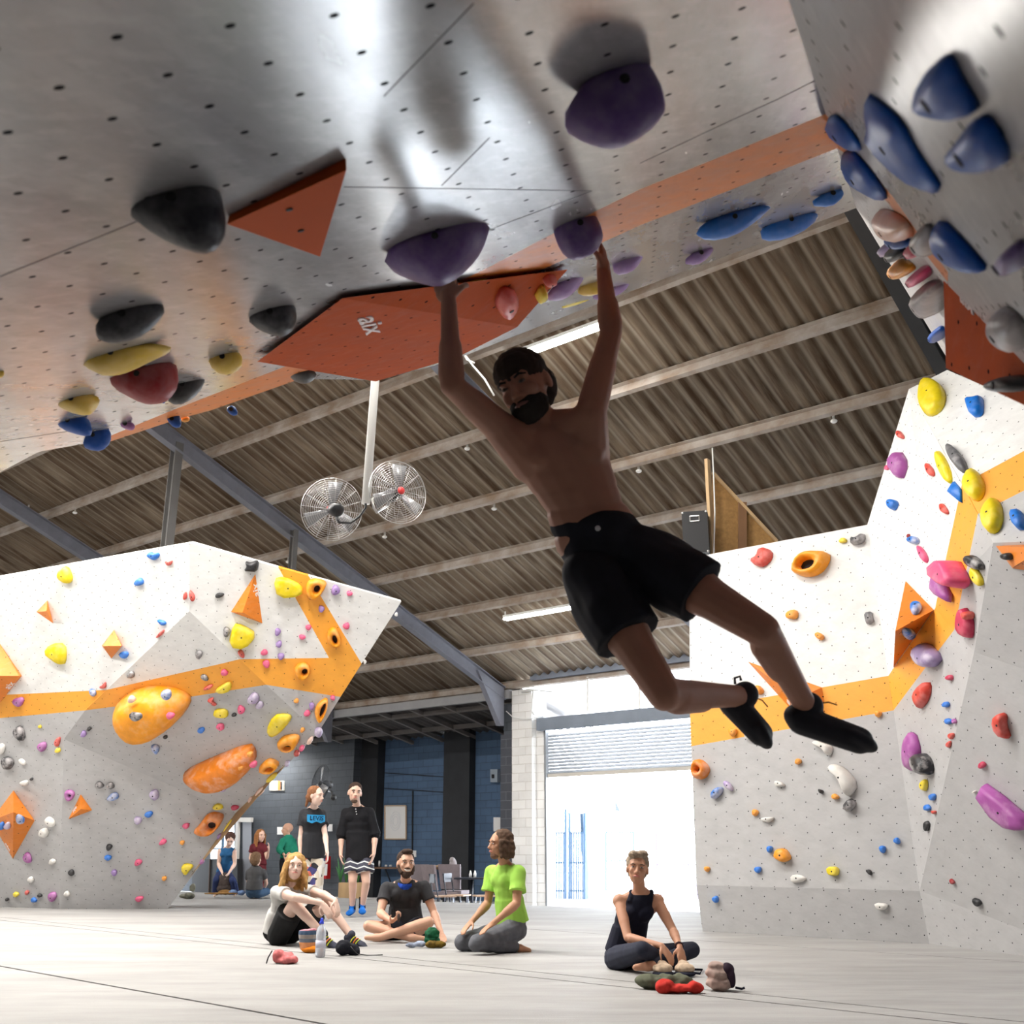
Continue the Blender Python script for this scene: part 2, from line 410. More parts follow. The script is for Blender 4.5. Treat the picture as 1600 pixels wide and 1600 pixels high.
# ------------------------------------------------------------------ floor and crash mats
def surf(name, col, rough, nscale=3, var=.15, bump=.0, bs=30, stretch=None, metal=0, col2=None, coord='Object'):
    if name in MATS: return MATS[name]
    m, nt, b = newmat(name); MATS[name] = m; tc = N(nt, 'ShaderNodeTexCoord'); v = tc.outputs[coord]
    f = ramp(nt, noise_tex(nt, v, nscale, 5, .6, stretch), .32, .7)
    nt.links.new(mixc(nt, f, tuple(c * (1 - var) for c in col) if col2 is None else col2, tuple(col)), b.inputs[0])
    b.inputs['Roughness'].default_value = rough; b.inputs['Metallic'].default_value = metal
    if bump:
        bp = N(nt, 'ShaderNodeBump'); bp.inputs['Strength'].default_value = bump; bp.inputs['Distance'].default_value = .02
        nt.links.new(noise_tex(nt, v, bs, 4, .6, stretch), bp.inputs['Height']); nt.links.new(bp.outputs[0], b.inputs['Normal'])
    return m
CONC = surf('concrete_floor', (.33, .33, .34), .8, 1.5, .2)
M = MB(); M.box(PQ(-8, 12, -.44), (90, 90, .1), Matrix((E1, E2, UP)).transposed()); struct(M, 'floor', CONC)
# crash mat: upper surface at z = 0, far edge at q = 15.1; canvas strips sewn side by side
m, nt, b = newmat('canvas_mat'); MATS['canvas_mat'] = m
tc = N(nt, 'ShaderNodeTexCoord'); v = tc.outputs['Object']; L = nt.links
f = ramp(nt, noise_tex(nt, v, .55, 5, .6, (1, 3.2, 1)), .33, .7); g = ramp(nt, noise_tex(nt, v, 2.2, 5, .65, (1, 2.5, 1)), .45, .75)
c1 = mixc(nt, f, (.28, .275, .268), (.37, .363, .355)); c1 = mixc(nt, mth(nt, 'MULTIPLY', g, .25), c1, (.225, .213, .203))
L.new(c1, b.inputs[0]); b.inputs['Roughness'].default_value = .72; b.inputs['Specular IOR Level'].default_value = .3
bp = N(nt, 'ShaderNodeBump'); bp.inputs['Strength'].default_value = .9; bp.inputs['Distance'].default_value = .05
hgt = mth(nt, 'ADD', noise_tex(nt, v, .9, 3, .5, (.5, 2.6, 1)), mth(nt, 'MULTIPLY', noise_tex(nt, v, 90, 2, .5), .03))
L.new(hgt, bp.inputs['Height']); L.new(bp.outputs[0], b.inputs['Normal'])
CANVAS = m
a, b_ = onz(0, 1433), onz(410, 1475); sd = (b_ - a).normalized(); sn = UP.cross(sd)
M = MB()
base = a.dot(sn); W0 = []
def clip_strip(lo, hi):
    """strip lo..hi along the seam direction, cut off at the mat's far edge q = 15.1 and at q = -6"""
    poly = [sd * -45 + sn * lo, sd * 45 + sn * lo, sd * 45 + sn * hi, sd * -45 + sn * hi]
    for n_, d_ in ((E2, 15.1), (-E2, 5.8), (E1, 4.8), (-E1, 33.5)):
        out = []
        for i in range(len(poly)):
            p, q = poly[i], poly[(i + 1) % len(poly)]; a1, b1 = p.dot(n_) - d_, q.dot(n_) - d_
            if a1 <= 0: out.append(p)
            if a1 * b1 < 0: out.append(p + (q - p) * (a1 / (a1 - b1)))
        poly = out
        if not poly: return None
    return poly
s0 = base
seams = sorted([base, onz(1000, 1545).dot(sn), onz(1400, 1490).dot(sn), onz(300, 1563).dot(sn)])
lims = [-40] + seams + [40]
for i in range(len(lims) - 1):
    P = clip_strip(lims[i] + .012, lims[i + 1] - .012)
    if not P: continue
    k = len(P); top = [p.copy() for p in P]
    for p in top: p.z = 0
    mid = [p + UP * -.012 for p in P]; cc = centre(P)
    ins = [p + (cc - p).normalized() * .02 for p in P]
    M.add(ins + mid + [p - UP * .36 for p in P], [tuple(range(k)) if (ins[1] - ins[0]).cross(ins[2] - ins[1]).z > 0 else tuple(reversed(range(k)))] + [(i2, (i2 + 1) % k, k + (i2 + 1) % k, k + i2) for i2 in range(k)] + [(k + i2, k + (i2 + 1) % k, 2 * k + (i2 + 1) % k, 2 * k + i2) for i2 in range(k)])
mat_o = struct(M, 'trim_1', CANVAS); mat_o['label'] = 'pale grey canvas crash mat covering the floor'
M = MB(); 
P = clip_strip(-40, 40); M.add([p - UP * .05 for p in P] + [p - UP * .37 for p in P], [tuple(range(len(P))), tuple(reversed(range(len(P), 2 * len(P))))] + [(i, (i + 1) % len(P), len(P) + (i + 1) % len(P), len(P) + i) for i in range(len(P))])
struct(M, 'trim_2', plain('dark_mat_foam', (.12, .12, .13), .9))
# ------------------------------------------------------------------ roof
m, nt, b = newmat('fibre_cement_sheet'); MATS['roof'] = m
tc = N(nt, 'ShaderNodeTexCoord'); v = tc.outputs['UV']; L = nt.links
f1 = ramp(nt, noise_tex(nt, v, 1.0, 6, .62, (7, .55, 1)), .38, .68); f2 = ramp(nt, noise_tex(nt, v, .5, 4, .6, (1.2, .8, 1)), .38, .66)
c1 = mixc(nt, f1, (.075, .045, .026), (.33, .27, .20)); c1 = mixc(nt, mth(nt, 'MULTIPLY', f2, .6), c1, (.15, .10, .062))
sx = N(nt, 'ShaderNodeSeparateXYZ'); L.new(v, sx.inputs[0])
rib_highlight = mth(nt, 'MULTIPLY', mth(nt, 'ADD', mth(nt, 'COSINE', mth(nt, 'MULTIPLY', sx.outputs[0], 2 * math.pi / .25)), 1), .5)
c1 = mixc(nt, mth(nt, 'MULTIPLY', mth(nt, 'POWER', rib_highlight, 7), .6), c1, (.42, .37, .30))  # highlight along each corrugation, painted into the sheet colour
L.new(c1, b.inputs[0]); b.inputs['Roughness'].default_value = .85; b.inputs['Specular IOR Level'].default_value = .2
ROOFM = m
def corrugated(name, p0, p1, qs, zf, mat, pitch=.25, amp=.034, seg=8):
    vs = []; fs = []; uv = []; n = int((p1 - p0) / pitch * seg)
    for i in range(n + 1):
        p = p0 + i * pitch / seg
        for q in qs: vs.append(tuple(PQ(p, q, zf(q) + amp * math.cos(2 * math.pi * i / seg)))); uv.append((i * pitch / seg, q))
    k = len(qs)
    for i in range(n):
        for j in range(k - 1): fs.append((i * k + j, i * k + j + 1, (i + 1) * k + j + 1, (i + 1) * k + j))
    me = bpy.data.meshes.new(name); me.from_pydata(vs, [], fs); ul = me.uv_layers.new(name='UVMap')
    for p in me.polygons:
        p.use_smooth = True
        for li in p.loop_indices: ul.data[li].uv = uv[me.loops[li].vertex_index]
    o = link(name, me, mat); sm = o.modifiers.new('t', 'SOLIDIFY'); sm.thickness = .008; return o
SH = .20   # the sheet lies above the purlins' lower faces
r1 = corrugated('ceiling', -34, 5, [QR, 9.5, 11.5, 13.5, 15.5, 17.5, 19.9], lambda q: Z0 + KR * (Q0 - q) + SH, ROOFM); tag(r1, 'brown stained corrugated roof sheets', kind='structure')
r2 = corrugated('ceiling', -34, 5, [-6.2, -2, 3, QR], lambda q: roofz(q) + SH, ROOFM); tag(r2, 'corrugated roof sheets of the near slope', kind='structure')
PUR = surf('galvanised_purlin', (.50, .46, .42), .6, 2.5, .35, stretch=None, col2=(.30, .22, .16))
for i, q in enumerate([.03, 1.53, 3.03, 4.45, 5.87, 7.3, 8.75, 10.2, 11.65]):
    q = Q0 - q; M = MB(); a, b_ = PQ(-34, q, roofz(q)), PQ(5, q, roofz(q))
    up = (UP + E2 * KR).normalized(); dn = (E2 - UP * KR).normalized()
    M.bar(a + up * .075, b_ + up * .075, .012, .15, up); M.bar(a + up * .004 + dn * .035, b_ + up * .004 + dn * .035, .07, .01, up); M.bar(a + up * .146 - dn * .035, b_ + up * .146 - dn * .035, .07, .01, up)
    M.bar(a + up * .015 + dn * .068, b_ + up * .015 + dn * .068, .008, .03, up)
    tag(M.build('roof_purlin', PUR), 'galvanised roof purlin, %s from the eave' % ('lowest of all at the eave' if i == 0 else ['', 'second', 'third', 'fourth', 'fifth', 'sixth', 'seventh', 'eighth', 'ninth'][i] + ' one up'), 'purlin', 'roof purlins')
RAF = surf('grey_painted_steel', (.20, .205, .245), .55, 4, .2); RAFD = surf('dark_painted_steel', (.035, .034, .034), .6, 4, .2)
def lowroof(x, y, drop):
    r = ray(x, y); t = (Z0 - drop + KR * Q0 - CAM.z) / (r.z + KR * E2.dot(r)); return CAM + r * t
rl = [((75, 817), 'left-hand grey steel rafter crossing the roof behind the left wall', RAF), ((540, 888), 'long grey steel rafter running from the overhang down to the white pillar', RAF),
      ((745, 612), 'grey steel rafter seen behind the hanging climber\'s head', RAF), ((1412, 450), 'near-black steel rafter beside the right-hand cave wall', RAFD)]
RP = []
for (px, py), lab, rm in rl:
    pp = lowroof(px, py, .14).dot(E1); RP.append(pp); M = MB(); qa, qb = 7.2, 19.5
    up = (UP + E2 * KR).normalized()
    A = lambda q, d: PQ(pp, q, roofz(max(q, QR)) - d)
    for d, w, h in ((.015, .17, .02), (.16, .012, .30), (.31, .17, .02)): M.bar(A(qa, d), A(qb, d), w, h, up)
    root = M.build('roof_rafter', rm); tag(root, lab, 'rafter', 'roof rafters')
    K = MB(); a = A(19.45, .05); K.hexa([a + E1 * .07 - UP * .9, a - E1 * .07 - UP * .9, a - E1 * .07 - UP * .9 - E2 * .12, a + E1 * .07 - UP * .9 - E2 * .12], [a + E1 * .07, a - E1 * .07, a - E1 * .07 - E2 * .95 + UP * .3, a + E1 * .07 - E2 * .95 + UP * .3])
    K.build('haunch', rm, root)
# two posts from the long rafter down behind the left wall
for (px, py), lab in (((277, 697), 'tall grey steel post rising above the left wall\'s flat part'), ((460, 832), 'shorter thin grey post rising above the left wall\'s slanted top')):
    w = lowroof(px, py, .3); M = MB(); z1 = w.z + .05; g = V((w.x, w.y, 2.6 if px < 300 else 3.3)); wd = .16 if px < 300 else .11
    M.bar(g, V((w.x, w.y, z1)), wd, .012, E2); M.bar(g + E1 * wd / 2, V((w.x, w.y, z1)) + E1 * wd / 2, .012, wd, E2); M.bar(g - E1 * wd / 2, V((w.x, w.y, z1)) - E1 * wd / 2, .012, wd, E2)
    thing(M, 'steel_post', RAFD if 0 else surf('grey_post', (.13, .125, .12), .6), lab, 'post', 'posts under the long rafter')
# building envelope
DK = surf('dark_wall_paint', (.10, .10, .105), .8, 2, .2)
M = MB(); M.hexa([PQ(-34, -6, -.4), PQ(5, -6, -.4), PQ(5, -6.3, -.4), PQ(-34, -6.3, -.4)], [PQ(-34, -6, 5), PQ(5, -6, 5), PQ(5, -6.3, 5), PQ(-34, -6.3, 5)]); struct(M, 'wall_back', DK)
for nm, p in (('wall_left', -34), ('wall_right', 5)):
    M = MB(); s = .2; pts = [(-6.3, -.4), (20, -.4), (20, roofz(20) + .1), (QR, roofz(QR) + .1), (-6.3, roofz(-6.3) + .1)]
    vs = [PQ(p, q, z) for q, z in pts] + [PQ(p + .2 * (1 if p > 0 else -1), q, z) for q, z in pts]
    M.add(vs, [(0, 1, 2, 3, 4), (9, 8, 7, 6, 5)] + [(i, (i + 1) % 5, 5 + (i + 1) % 5, 5 + i) for i in range(5)]); struct(M, nm, surf('pale_block_wall', (.42, .42, .43), .85, 2, .15))
# ------------------------------------------------------------------ roller door wall (q = Q0)
DW = Plane(PQ(0, Q0), n=-E2)
def pdw(x, y=1300): return DW.at(x, y).dot(E1)
def zdw(x, y): return DW.at(x, y).z
def blockmat(name, col, mortar, bw=.40, bh=.20, rough=.75, bump=.6):
    if name in MATS: return MATS[name]
    m, nt, b = newmat(name); MATS[name] = m; tc = N(nt, 'ShaderNodeTexCoord')
    br = N(nt, 'ShaderNodeTexBrick'); br.inputs['Scale'].default_value = 1; br.inputs['Brick Width'].default_value = bw; br.inputs['Row Height'].default_value = bh
    br.inputs['Mortar Size'].default_value = .008; br.inputs['Mortar Smooth'].default_value = .4
    br.inputs['Color1'].default_value = (*col, 1); br.inputs['Color2'].default_value = (*[c * .85 for c in col], 1); br.inputs['Mortar'].default_value = (*mortar, 1)
    nt.links.new(tc.outputs['UV'], br.inputs['Vector']); f = noise_tex(nt, tc.outputs['UV'], 1.2, 4, .6)
    nt.links.new(mixc(nt, mth(nt, 'MULTIPLY', ramp(nt, f, .35, .7), .25), br.outputs[0], tuple(c * 1.5 for c in col)), b.inputs[0]); b.inputs['Roughness'].default_value = rough
    bp = N(nt, 'ShaderNodeBump'); bp.inputs['Strength'].default_value = bump; bp.inputs['Distance'].default_value = .01; bp.invert = True
    nt.links.new(br.outputs[1], bp.inputs['Height']); nt.links.new(bp.outputs[0], b.inputs['Normal'])
    return m
def slab(name, p0, p1, q0, q1, z0, z1, mat, label=None, kind='structure', cat=None, group=None):
    """wall block in the building frame with UVs in metres"""
    vs = [PQ(p, q, z) for p in (p0, p1) for q in (q0, q1) for z in (z0, z1)]; cc = centre(vs)
    me = bpy.data.meshes.new(name); me.from_pydata([tuple(v - cc) for v in vs], [], [(0, 1, 3, 2), (4, 6, 7, 5), (0, 4, 5, 1), (2, 3, 7, 6), (0, 2, 6, 4), (1, 5, 7, 3)])
    ul = me.uv_layers.new(name='UVMap')
    for p in me.polygons:
        n = p.normal; ax = 0 if abs(n.dot(E2)) > .7 else (1 if abs(n.dot(E1)) > .7 else 2)
        for li in p.loop_indices:
            w = vs[me.loops[li].vertex_index]; P_, Q_ = w.dot(E1), w.dot(E2)
            ul.data[li].uv = (P_, w.z) if ax == 0 else ((Q_, w.z) if ax == 1 else (P_, Q_))
    o = link(name, me, mat); o.location = cc; return tag(o, label, cat, group, kind)
WBLK = blockmat('white_painted_block', (.80, .79, .77), (.55, .52, .48), .4, .2)
pL, pR = pdw(846), pdw(1096)
slab('wall_door_side', pdw(802, 1300), pdw(834, 1300), Q0 - .05, Q0 + .5, -.4, zdw(815, 1078), WBLK, 'white painted block pillar left of the roller door')
slab('trim_3', pdw(834), pL, Q0 + .12, Q0 + .5, -.4, zdw(840, 1118), WBLK, 'rough white block jamb')
slab('wall_far_right', pR, 5, Q0, Q0 + .3, -.4, zdw(1000, 1118), WBLK)
GAL = surf('galvanised_slats', (.24, .25, .265), .5, 6, .12, metal=.1)
# header beam over the door, roller curtain, guide rail
slab('trim_4', pL - .1, pR + .2, Q0 - .03, Q0 + .12, zdw(950, 1132), zdw(950, 1112), surf('blue_grey_steel', (.20, .235, .29), .5), 'blue grey steel header over the roller door')
root = empty('roller_door', PQ((pL + pR) / 2, Q0 + .2, zdw(950, 1206)), 'ribbed galvanised roller door, half open', 'roller door')
M = MB(); z0, z1 = zdw(950, 1203), zdw(950, 1132); n = 13
for i in range(n):
    zz = z0 + (z1 - z0) * (i + .5) / n; M.hexa([PQ(pL, Q0 + .2, zz - (z1 - z0) / n / 2), PQ(pR, Q0 + .2, zz - (z1 - z0) / n / 2), PQ(pR, Q0 + .24, zz - (z1 - z0) / n / 2), PQ(pL, Q0 + .24, zz - (z1 - z0) / n / 2)],
           [PQ(pL, Q0 + .30, zz + (z1 - z0) / n / 2), PQ(pR, Q0 + .30, zz + (z1 - z0) / n / 2), PQ(pR, Q0 + .32, zz + (z1 - z0) / n / 2), PQ(pL, Q0 + .32, zz + (z1 - z0) / n / 2)])
M.build('slat_curtain', GAL, root)
M = MB(); M.bar(PQ(pL, Q0 + .21, z0 - .04), PQ(pR, Q0 + .21, z0 - .04), .05, .08); M.build('bottom_rail', surf('worn_cream_rail', (.62, .58, .52), .6), root)
for p in (pL + .02, pR - .02):
    M = MB(); M.bar(PQ(p, Q0 + .17, -.4), PQ(p, Q0 + .17, z1), .1, .06, E1); M.build('guide_rail', GAL, root)
# translucent white clerestory strip over the header
CLR = plain('translucent_sheet', (.92, .94, .97), .4); CLR.node_tree.nodes['Principled BSDF'].inputs['Transmission Weight'].default_value = .85; CLR.node_tree.nodes['Principled BSDF'].inputs['IOR'].default_value = 1.02
root = slab('window_1', pL - .15, pR + .3, Q0 + .1, Q0 + .13, zdw(950, 1112), zdw(950, 1052) + .1, CLR, 'clear strip window over the roller door')
for px in (919, 1000):
    M = MB(); M.bar(DW.at(px, 1112), DW.at(px, 1058), .05, .05, E1); M.build('window_bar', STEEL_W, root)
# pipes and cable at the pillar head
M = MB(); a = lambda x, y: DW.at(x, y) - E2 * .12
M.tube([a(838, 1080), a(836, 1112), a(840, 1118)], .025, 8); M.tube([a(820, 1082), a(838, 1079), a(870, 1082)], .018, 8); M.tube([a(796, 1112), a(806, 1121), a(822, 1124), a(845, 1122)], .012, 6)
thing(M, 'wall_conduit', STEEL_W, 'thin white conduit and cable at the white pillar\'s head', 'conduit', smooth=True)
# ------------------------------------------------------------------ nook behind the eave: dark and blue block walls
BLUE = blockmat('blue_painted_block', (.075, .135, .235), (.04, .065, .11)); DKB = blockmat('charcoal_painted_block', (.06, .07, .085), (.025, .03, .036))
CH = plain('charcoal_pilaster', (.022, .024, .029), .75, var=.3, scale=3)
def qpl(q): return Plane(PQ(0, q), n=-E2)
def pq_(x, q, y=1300): return qpl(q).at(x, y).dot(E1)
q = 22.6
slab('wall_far_left', -34, pq_(548, 22.0), 22.0, 22.3, -.4, 6.2, DKB, 'charcoal block wall')
slab('wall_far_1', pq_(548, 22.3), pq_(590, 22.4), 22.3, 22.9, -.4, 6, CH, 'charcoal pilaster')
slab('wall_far_2', pq_(590, q), pq_(698, q), q, q + .2, -.4, 5.2, BLUE, 'blue block wall')
slab('wall_far_3', pq_(697, q - .1), pq_(738, q - .1), q - .25, q + .3, -.4, 5.2, CH, 'charcoal pilaster')
slab('wall_far_4', pq_(737, q), pq_(801, q), q, q + .2, -.4, 5.2, BLUE, 'blue block wall')
a_, b_ = qpl(Q0 + .1).at(803, 1300), qpl(q + .2).at(801, 1300); a_.z = b_.z = -.4; M = MB(); M.hexa([a_, b_, b_ + E1 * .2, a_ + E1 * .2], [v + UP * 5.4 for v in (a_, b_, b_ + E1 * .2, a_ + E1 * .2)]); struct(M, 'wall_nook_side', CH)
slab('trim_6', pdw(783), pdw(801), Q0 - .03, Q0 + .3, -.4, zdw(792, 1148), blockmat('slate_painted_block', (.055, .06, .075), (.12, .13, .15), .4, .2), 'slate painted block pier')
slab('trim_7', pdw(787), pdw(801), Q0 + .0, Q0 + .3, zdw(792, 1148), zdw(792, 1100), DKB)
# ledge lines and conduit on the blue wall
M = MB()
for yy, x0, x1 in ((1234, 592, 697), (1210, 592, 697)):
    M.bar(qpl(q - .02).at(x0, yy - 3), qpl(q - .02).at(x1, yy + 4), .02, .02)
M.bar(qpl(q - .03).at(645, 1236), qpl(q - .03).at(644, 1330), .03, .03, E1)
thing(M, 'wall_conduit', CH, 'black conduit running down the blue wall beside the poster', 'conduit')
# low lean-to roof over the nook
def lz(qq): return 4.55 - .20 * (qq - Q0)
r3 = corrugated('ceiling', -34, pdw(803), [Q0 + .05, 21, 23], lambda qq: lz(qq) + .1, surf('dark_sheet', (.13, .12, .115), .9, 2, .3)); tag(r3, 'low dark roof over the nook', kind='structure')
for i in range(2):
    M = MB(); M.bar(PQ(-34, 20.5 + i * 1.2, lz(20.5 + i * 1.2) - .02), PQ(pdw(803), 20.5 + i * 1.2, lz(20.5 + i * 1.2) - .02), .06, .12); struct(M, 'trim_%d' % (8 + i), surf('dull_purlin', (.22, .2, .19), .7))
for i in range(9):
    M = MB(); pp = pdw(790) - 1.2 * i; M.bar(PQ(pp, Q0 + .2, lz(Q0) - .05), PQ(pp, 22.6, lz(22.6) - .05), .09, .1); struct(M, 'trim_%d' % (10 + i), surf('dull_purlin', (.22, .2, .19), .7))
# eave beam over the nook opening
M = MB(); M.bar(PQ(-34, Q0 - .05, 4.45), PQ(pdw(800), Q0 - .05, 4.45), .12, .2); struct(M, 'trim_20', surf('eave_beam_grey', (.36, .36, .37), .6), 'grey eave beam')
M = MB(); M.bar(PQ(pdw(834), Q0 - .05, zdw(950, 1052) + .12), PQ(5, Q0 - .05, zdw(950, 1052) + .12), .12, .16); struct(M, 'trim_21', surf('eave_beam_blue', (.24, .27, .33), .6), 'blue grey eave beam')
# things on the far walls
B = qpl(q - .03)
def board(x0, y0, x1, y1, name, mat, label, cat, pl=B, d=.02, frame=None, group=None):
    a, b_, c, dd = pl.at(x0, y1), pl.at(x1, y1), pl.at(x1, y0), pl.at(x0, y0); n = pl.n
    M = MB(); M.hexa([a, b_, b_ - n * d, a - n * d], [dd, c, c - n * d, dd - n * d]); o = thing(M, name, mat, label, cat, group); bpy.context.view_layer.update()
    if frame:
        FM = MB()
        for s, e in ((a, b_), (b_, c), (c, dd), (dd, a)): FM.bar(s + n * .012, e + n * .012, .03, .04, n)
        FM.build('frame', frame, o)
    return o
PAPER = plain('white_paper', (.85, .85, .85), .7); INK = plain('faint_grey_ink', (.66, .69, .74), .7)
o = board(602, 1259, 635, 1311, 'poster', PAPER, 'white framed poster with a faint round drawing on the blue wall', 'poster', frame=plain('pale_wood_frame', (.55, .42, .30), .6))
M = MB(); c = B.at(618, 1283) + B.n * .004
for r in (.10, .16, .21): 
    pts = [c + E1 * r * math.cos(t / 20 * math.pi) + UP * r * 1.25 * math.sin(t / 20 * math.pi) for t in range(41)]; M.tube(pts, .004, 5)
M.build('round_drawing', INK, o)
board(643, 1329, 650, 1339, 'paper_notice', PAPER, 'small white notice below the conduit on the blue wall', 'notice')
board(771, 1277, 783, 1299, 'paper_notice', PAPER, 'pale blue notice beside the slate pier, behind the kneeling man', 'notice', group=None)
BX = qpl(21.3)
o = board(766, 1202, 777, 1222, 'electrical_box', plain('pale_blue_grey_box', (.34, .40, .47), .6), 'pale grey electrical box high beside the slate pier', 'box', pl=qpl(q - .15), d=.12); M = MB(); c = qpl(q - .15).at(771.5, 1213); M.box(c, (.12, .03, .1)); M.build('window', CH, o)
DB = qpl(21.95)
board(433, 1292, 442, 1304, 'paper_notice', PAPER, 'white notice behind the bald person in green', 'notice', pl=DB)
board(512, 1288, 519, 1299, 'paper_notice', PAPER, 'white notice between the two standing people', 'notice', pl=DB)
board(505, 1285, 511, 1292, 'paper_notice', PAPER, 'grey notice with black print left of the small white notice', 'notice', pl=DB)
board(504, 1300, 510, 1309, 'paper_notice', PAPER, 'lowest white notice right behind the ponytail person', 'notice', pl=DB)
o = board(421, 1220, 443, 1235, 'wall_sign', plain('cream_sign', (.82, .80, .70), .5), 'small cream and orange sign on the charcoal wall', 'sign', pl=DB, d=.05); bpy.context.view_layer.update()
M = MB(); M.hexa([DB.at(434, 1234.5, .005), DB.at(438, 1234.5, .005), DB.at(438, 1234.5), DB.at(434, 1234.5)], [DB.at(434, 1220, .005), DB.at(438, 1220, .005), DB.at(438, 1220), DB.at(434, 1220)]); M.build('orange_stripe', plain('sign_orange', (.95, .22, .05), .5), o)
M = MB(); M.hexa([DB.at(438, 1234, .006), DB.at(441, 1234, .006), DB.at(441, 1234), DB.at(438, 1234)], [DB.at(438, 1221, .006), DB.at(441, 1221, .006), DB.at(441, 1221), DB.at(438, 1221)]); M.build('black_stripe', DARKHOLE, o)
# doorway frame and bright window at the far left of the nook
DB2 = qpl(21.9); M = MB(); FR = plain('pale_door_frame', (.62, .60, .57), .6)
for s, e in (((372, 1283), (368, 1400)), ((372, 1281), (394, 1281))): M.bar(DB2.at(*s), DB2.at(*e), .09, .14, E1)
struct(M, 'door_1', FR, 'pale grey door frame')
M = MB(); M.hexa([DB2.at(379, 1400), DB2.at(393, 1400), DB2.at(393, 1400, -.06), DB2.at(379, 1400, -.06)], [DB2.at(379, 1284), DB2.at(393, 1284), DB2.at(393, 1284, -.06), DB2.at(379, 1284, -.06)]); struct(M, 'door_2', plain('grey_door_leaf', (.24, .25, .28), .5), 'grey door leaf')
WIN = plain('bright_window_pane', (.9, .95, 1), .3); wb = WIN.node_tree.nodes['Principled BSDF']; wb.inputs['Emission Color'].default_value = (.85, .93, 1, 1); wb.inputs['Emission Strength'].default_value = 2.2
M = MB(); M.hexa([DB2.at(329, 1342), DB2.at(366, 1342), DB2.at(366, 1342, -.03), DB2.at(329, 1342, -.03)], [DB2.at(329, 1265), DB2.at(366, 1265), DB2.at(366, 1265, -.03), DB2.at(329, 1265, -.03)]); wo = struct(M, 'window_2', WIN, 'bright far window')
M = MB()
for s, e in (((350, 1265), (349, 1342)), ((357, 1265), (356, 1342)), ((329, 1326), (366, 1326))): M.bar(DB2.at(*s, .01), DB2.at(*e, .01), .14 if s[0] == 350 else .05, .04, E1)
M.build('window_frame', plain('dark_blue_frame', (.03, .08, .14), .5), wo)
# ------------------------------------------------------------------ outside: sunlit yard wall, gates
OUT = surf('sunlit_render', (.86, .86, .86), .9, 1, .05)
slab('exterior_ground', -40, 30, Q0 + .4, 60, -.45, -.38, surf('sunlit_paving', (.75, .74, .73), .9, 1, .1))
slab('exterior_wall', -6, 30, 36, 36.3, -.4, 5.0, OUT, 'sunlit white yard wall')
def outgate(x0, x1, ytop, ybot, q, label, n, colr, rails, bar_w=.03):
    pl = qpl(q); root = empty('yard_gate', pl.at((x0 + x1) / 2, ybot), label, 'gate', 'gates in the yard')
    G = plain(colr[0], colr[1], .5)
    for xx in (x0, x1): M = MB(); M.bar(pl.at(xx, ytop), pl.at(xx, ybot), .06, .06, E1); M.build('gate_post', G, root)
    M = MB()
    for k in range(1, n): x = x0 + (x1 - x0) * k / n; M.bar(pl.at(x, rails[0]), pl.at(x, ybot), bar_w, .02, E1)
    M.build('gate_bars', G, root)
    for r in rails: M = MB(); M.bar(pl.at(x0, r), pl.at(x1, r), .03, .04); M.build('gate_rail', G, root)
    return root
outgate(852, 884, 1264, 1424, 25, 'pale blue barred gate leaf left in the bright yard', 9, ('pale_blue_gate', (.05, .09, .15)), (1301, 1348, 1392), .05)
outgate(890, 914, 1270, 1424, 25, 'narrow pale blue barred gate leaf beside the white yard post', 7, ('pale_blue_gate', (.05, .09, .15)), (1301, 1348, 1392), .05)
outgate(947, 990, 1300, 1392, 31, 'far pale barred fence behind the seated woman', 10, ('pale_blue_gate', (.05, .09, .15)), (1300, 1345))
outgate(1026, 1090, 1302, 1440, 27, 'white yard fence right of the seated woman with a dark thin post', 9, ('lilac_white_fence', (.12, .10, .2)), (1300, 1351, 1398), .02)
M = MB(); M.bar(qpl(25).at(925, 1266), qpl(25).at(925, 1426), .14, .14, E1); thing(M, 'yard_post', OUT, 'square white post right of the blue gates', 'post')
M = MB(); M.bar(qpl(25.3).at(911, 1271), qpl(25.3).at(917, 1424), .16, .1, E1); thing(M, 'drain_pipe', plain('blue_grey_pipe', (.03, .05, .08), .5), 'blue grey upright panel beside the white yard post', 'panel')
M = MB(); P9 = qpl(35.99); t = [P9.at(952, 1268), P9.at(969, 1268), P9.at(961, 1249)]; M.add(t + [v - E2 * .03 for v in t], [(0, 1, 2), (5, 4, 3), (0, 3, 4, 1), (1, 4, 5, 2), (2, 5, 3, 0)])
o = thing(M, 'warning_sign', PAPER, 'triangular warning sign on the far yard wall', 'sign'); M = MB(); t = [P9.at(962, 1267, .03), P9.at(969, 1267.5, .03), P9.at(962, 1251, .03)]; M.add(t + [v - E2 * .02 for v in t], [(0, 1, 2), (5, 4, 3), (0, 3, 4, 1), (1, 4, 5, 2), (2, 5, 3, 0)]); M.build('dark_half', plain('sign_navy', (.03, .04, .12), .5), o)
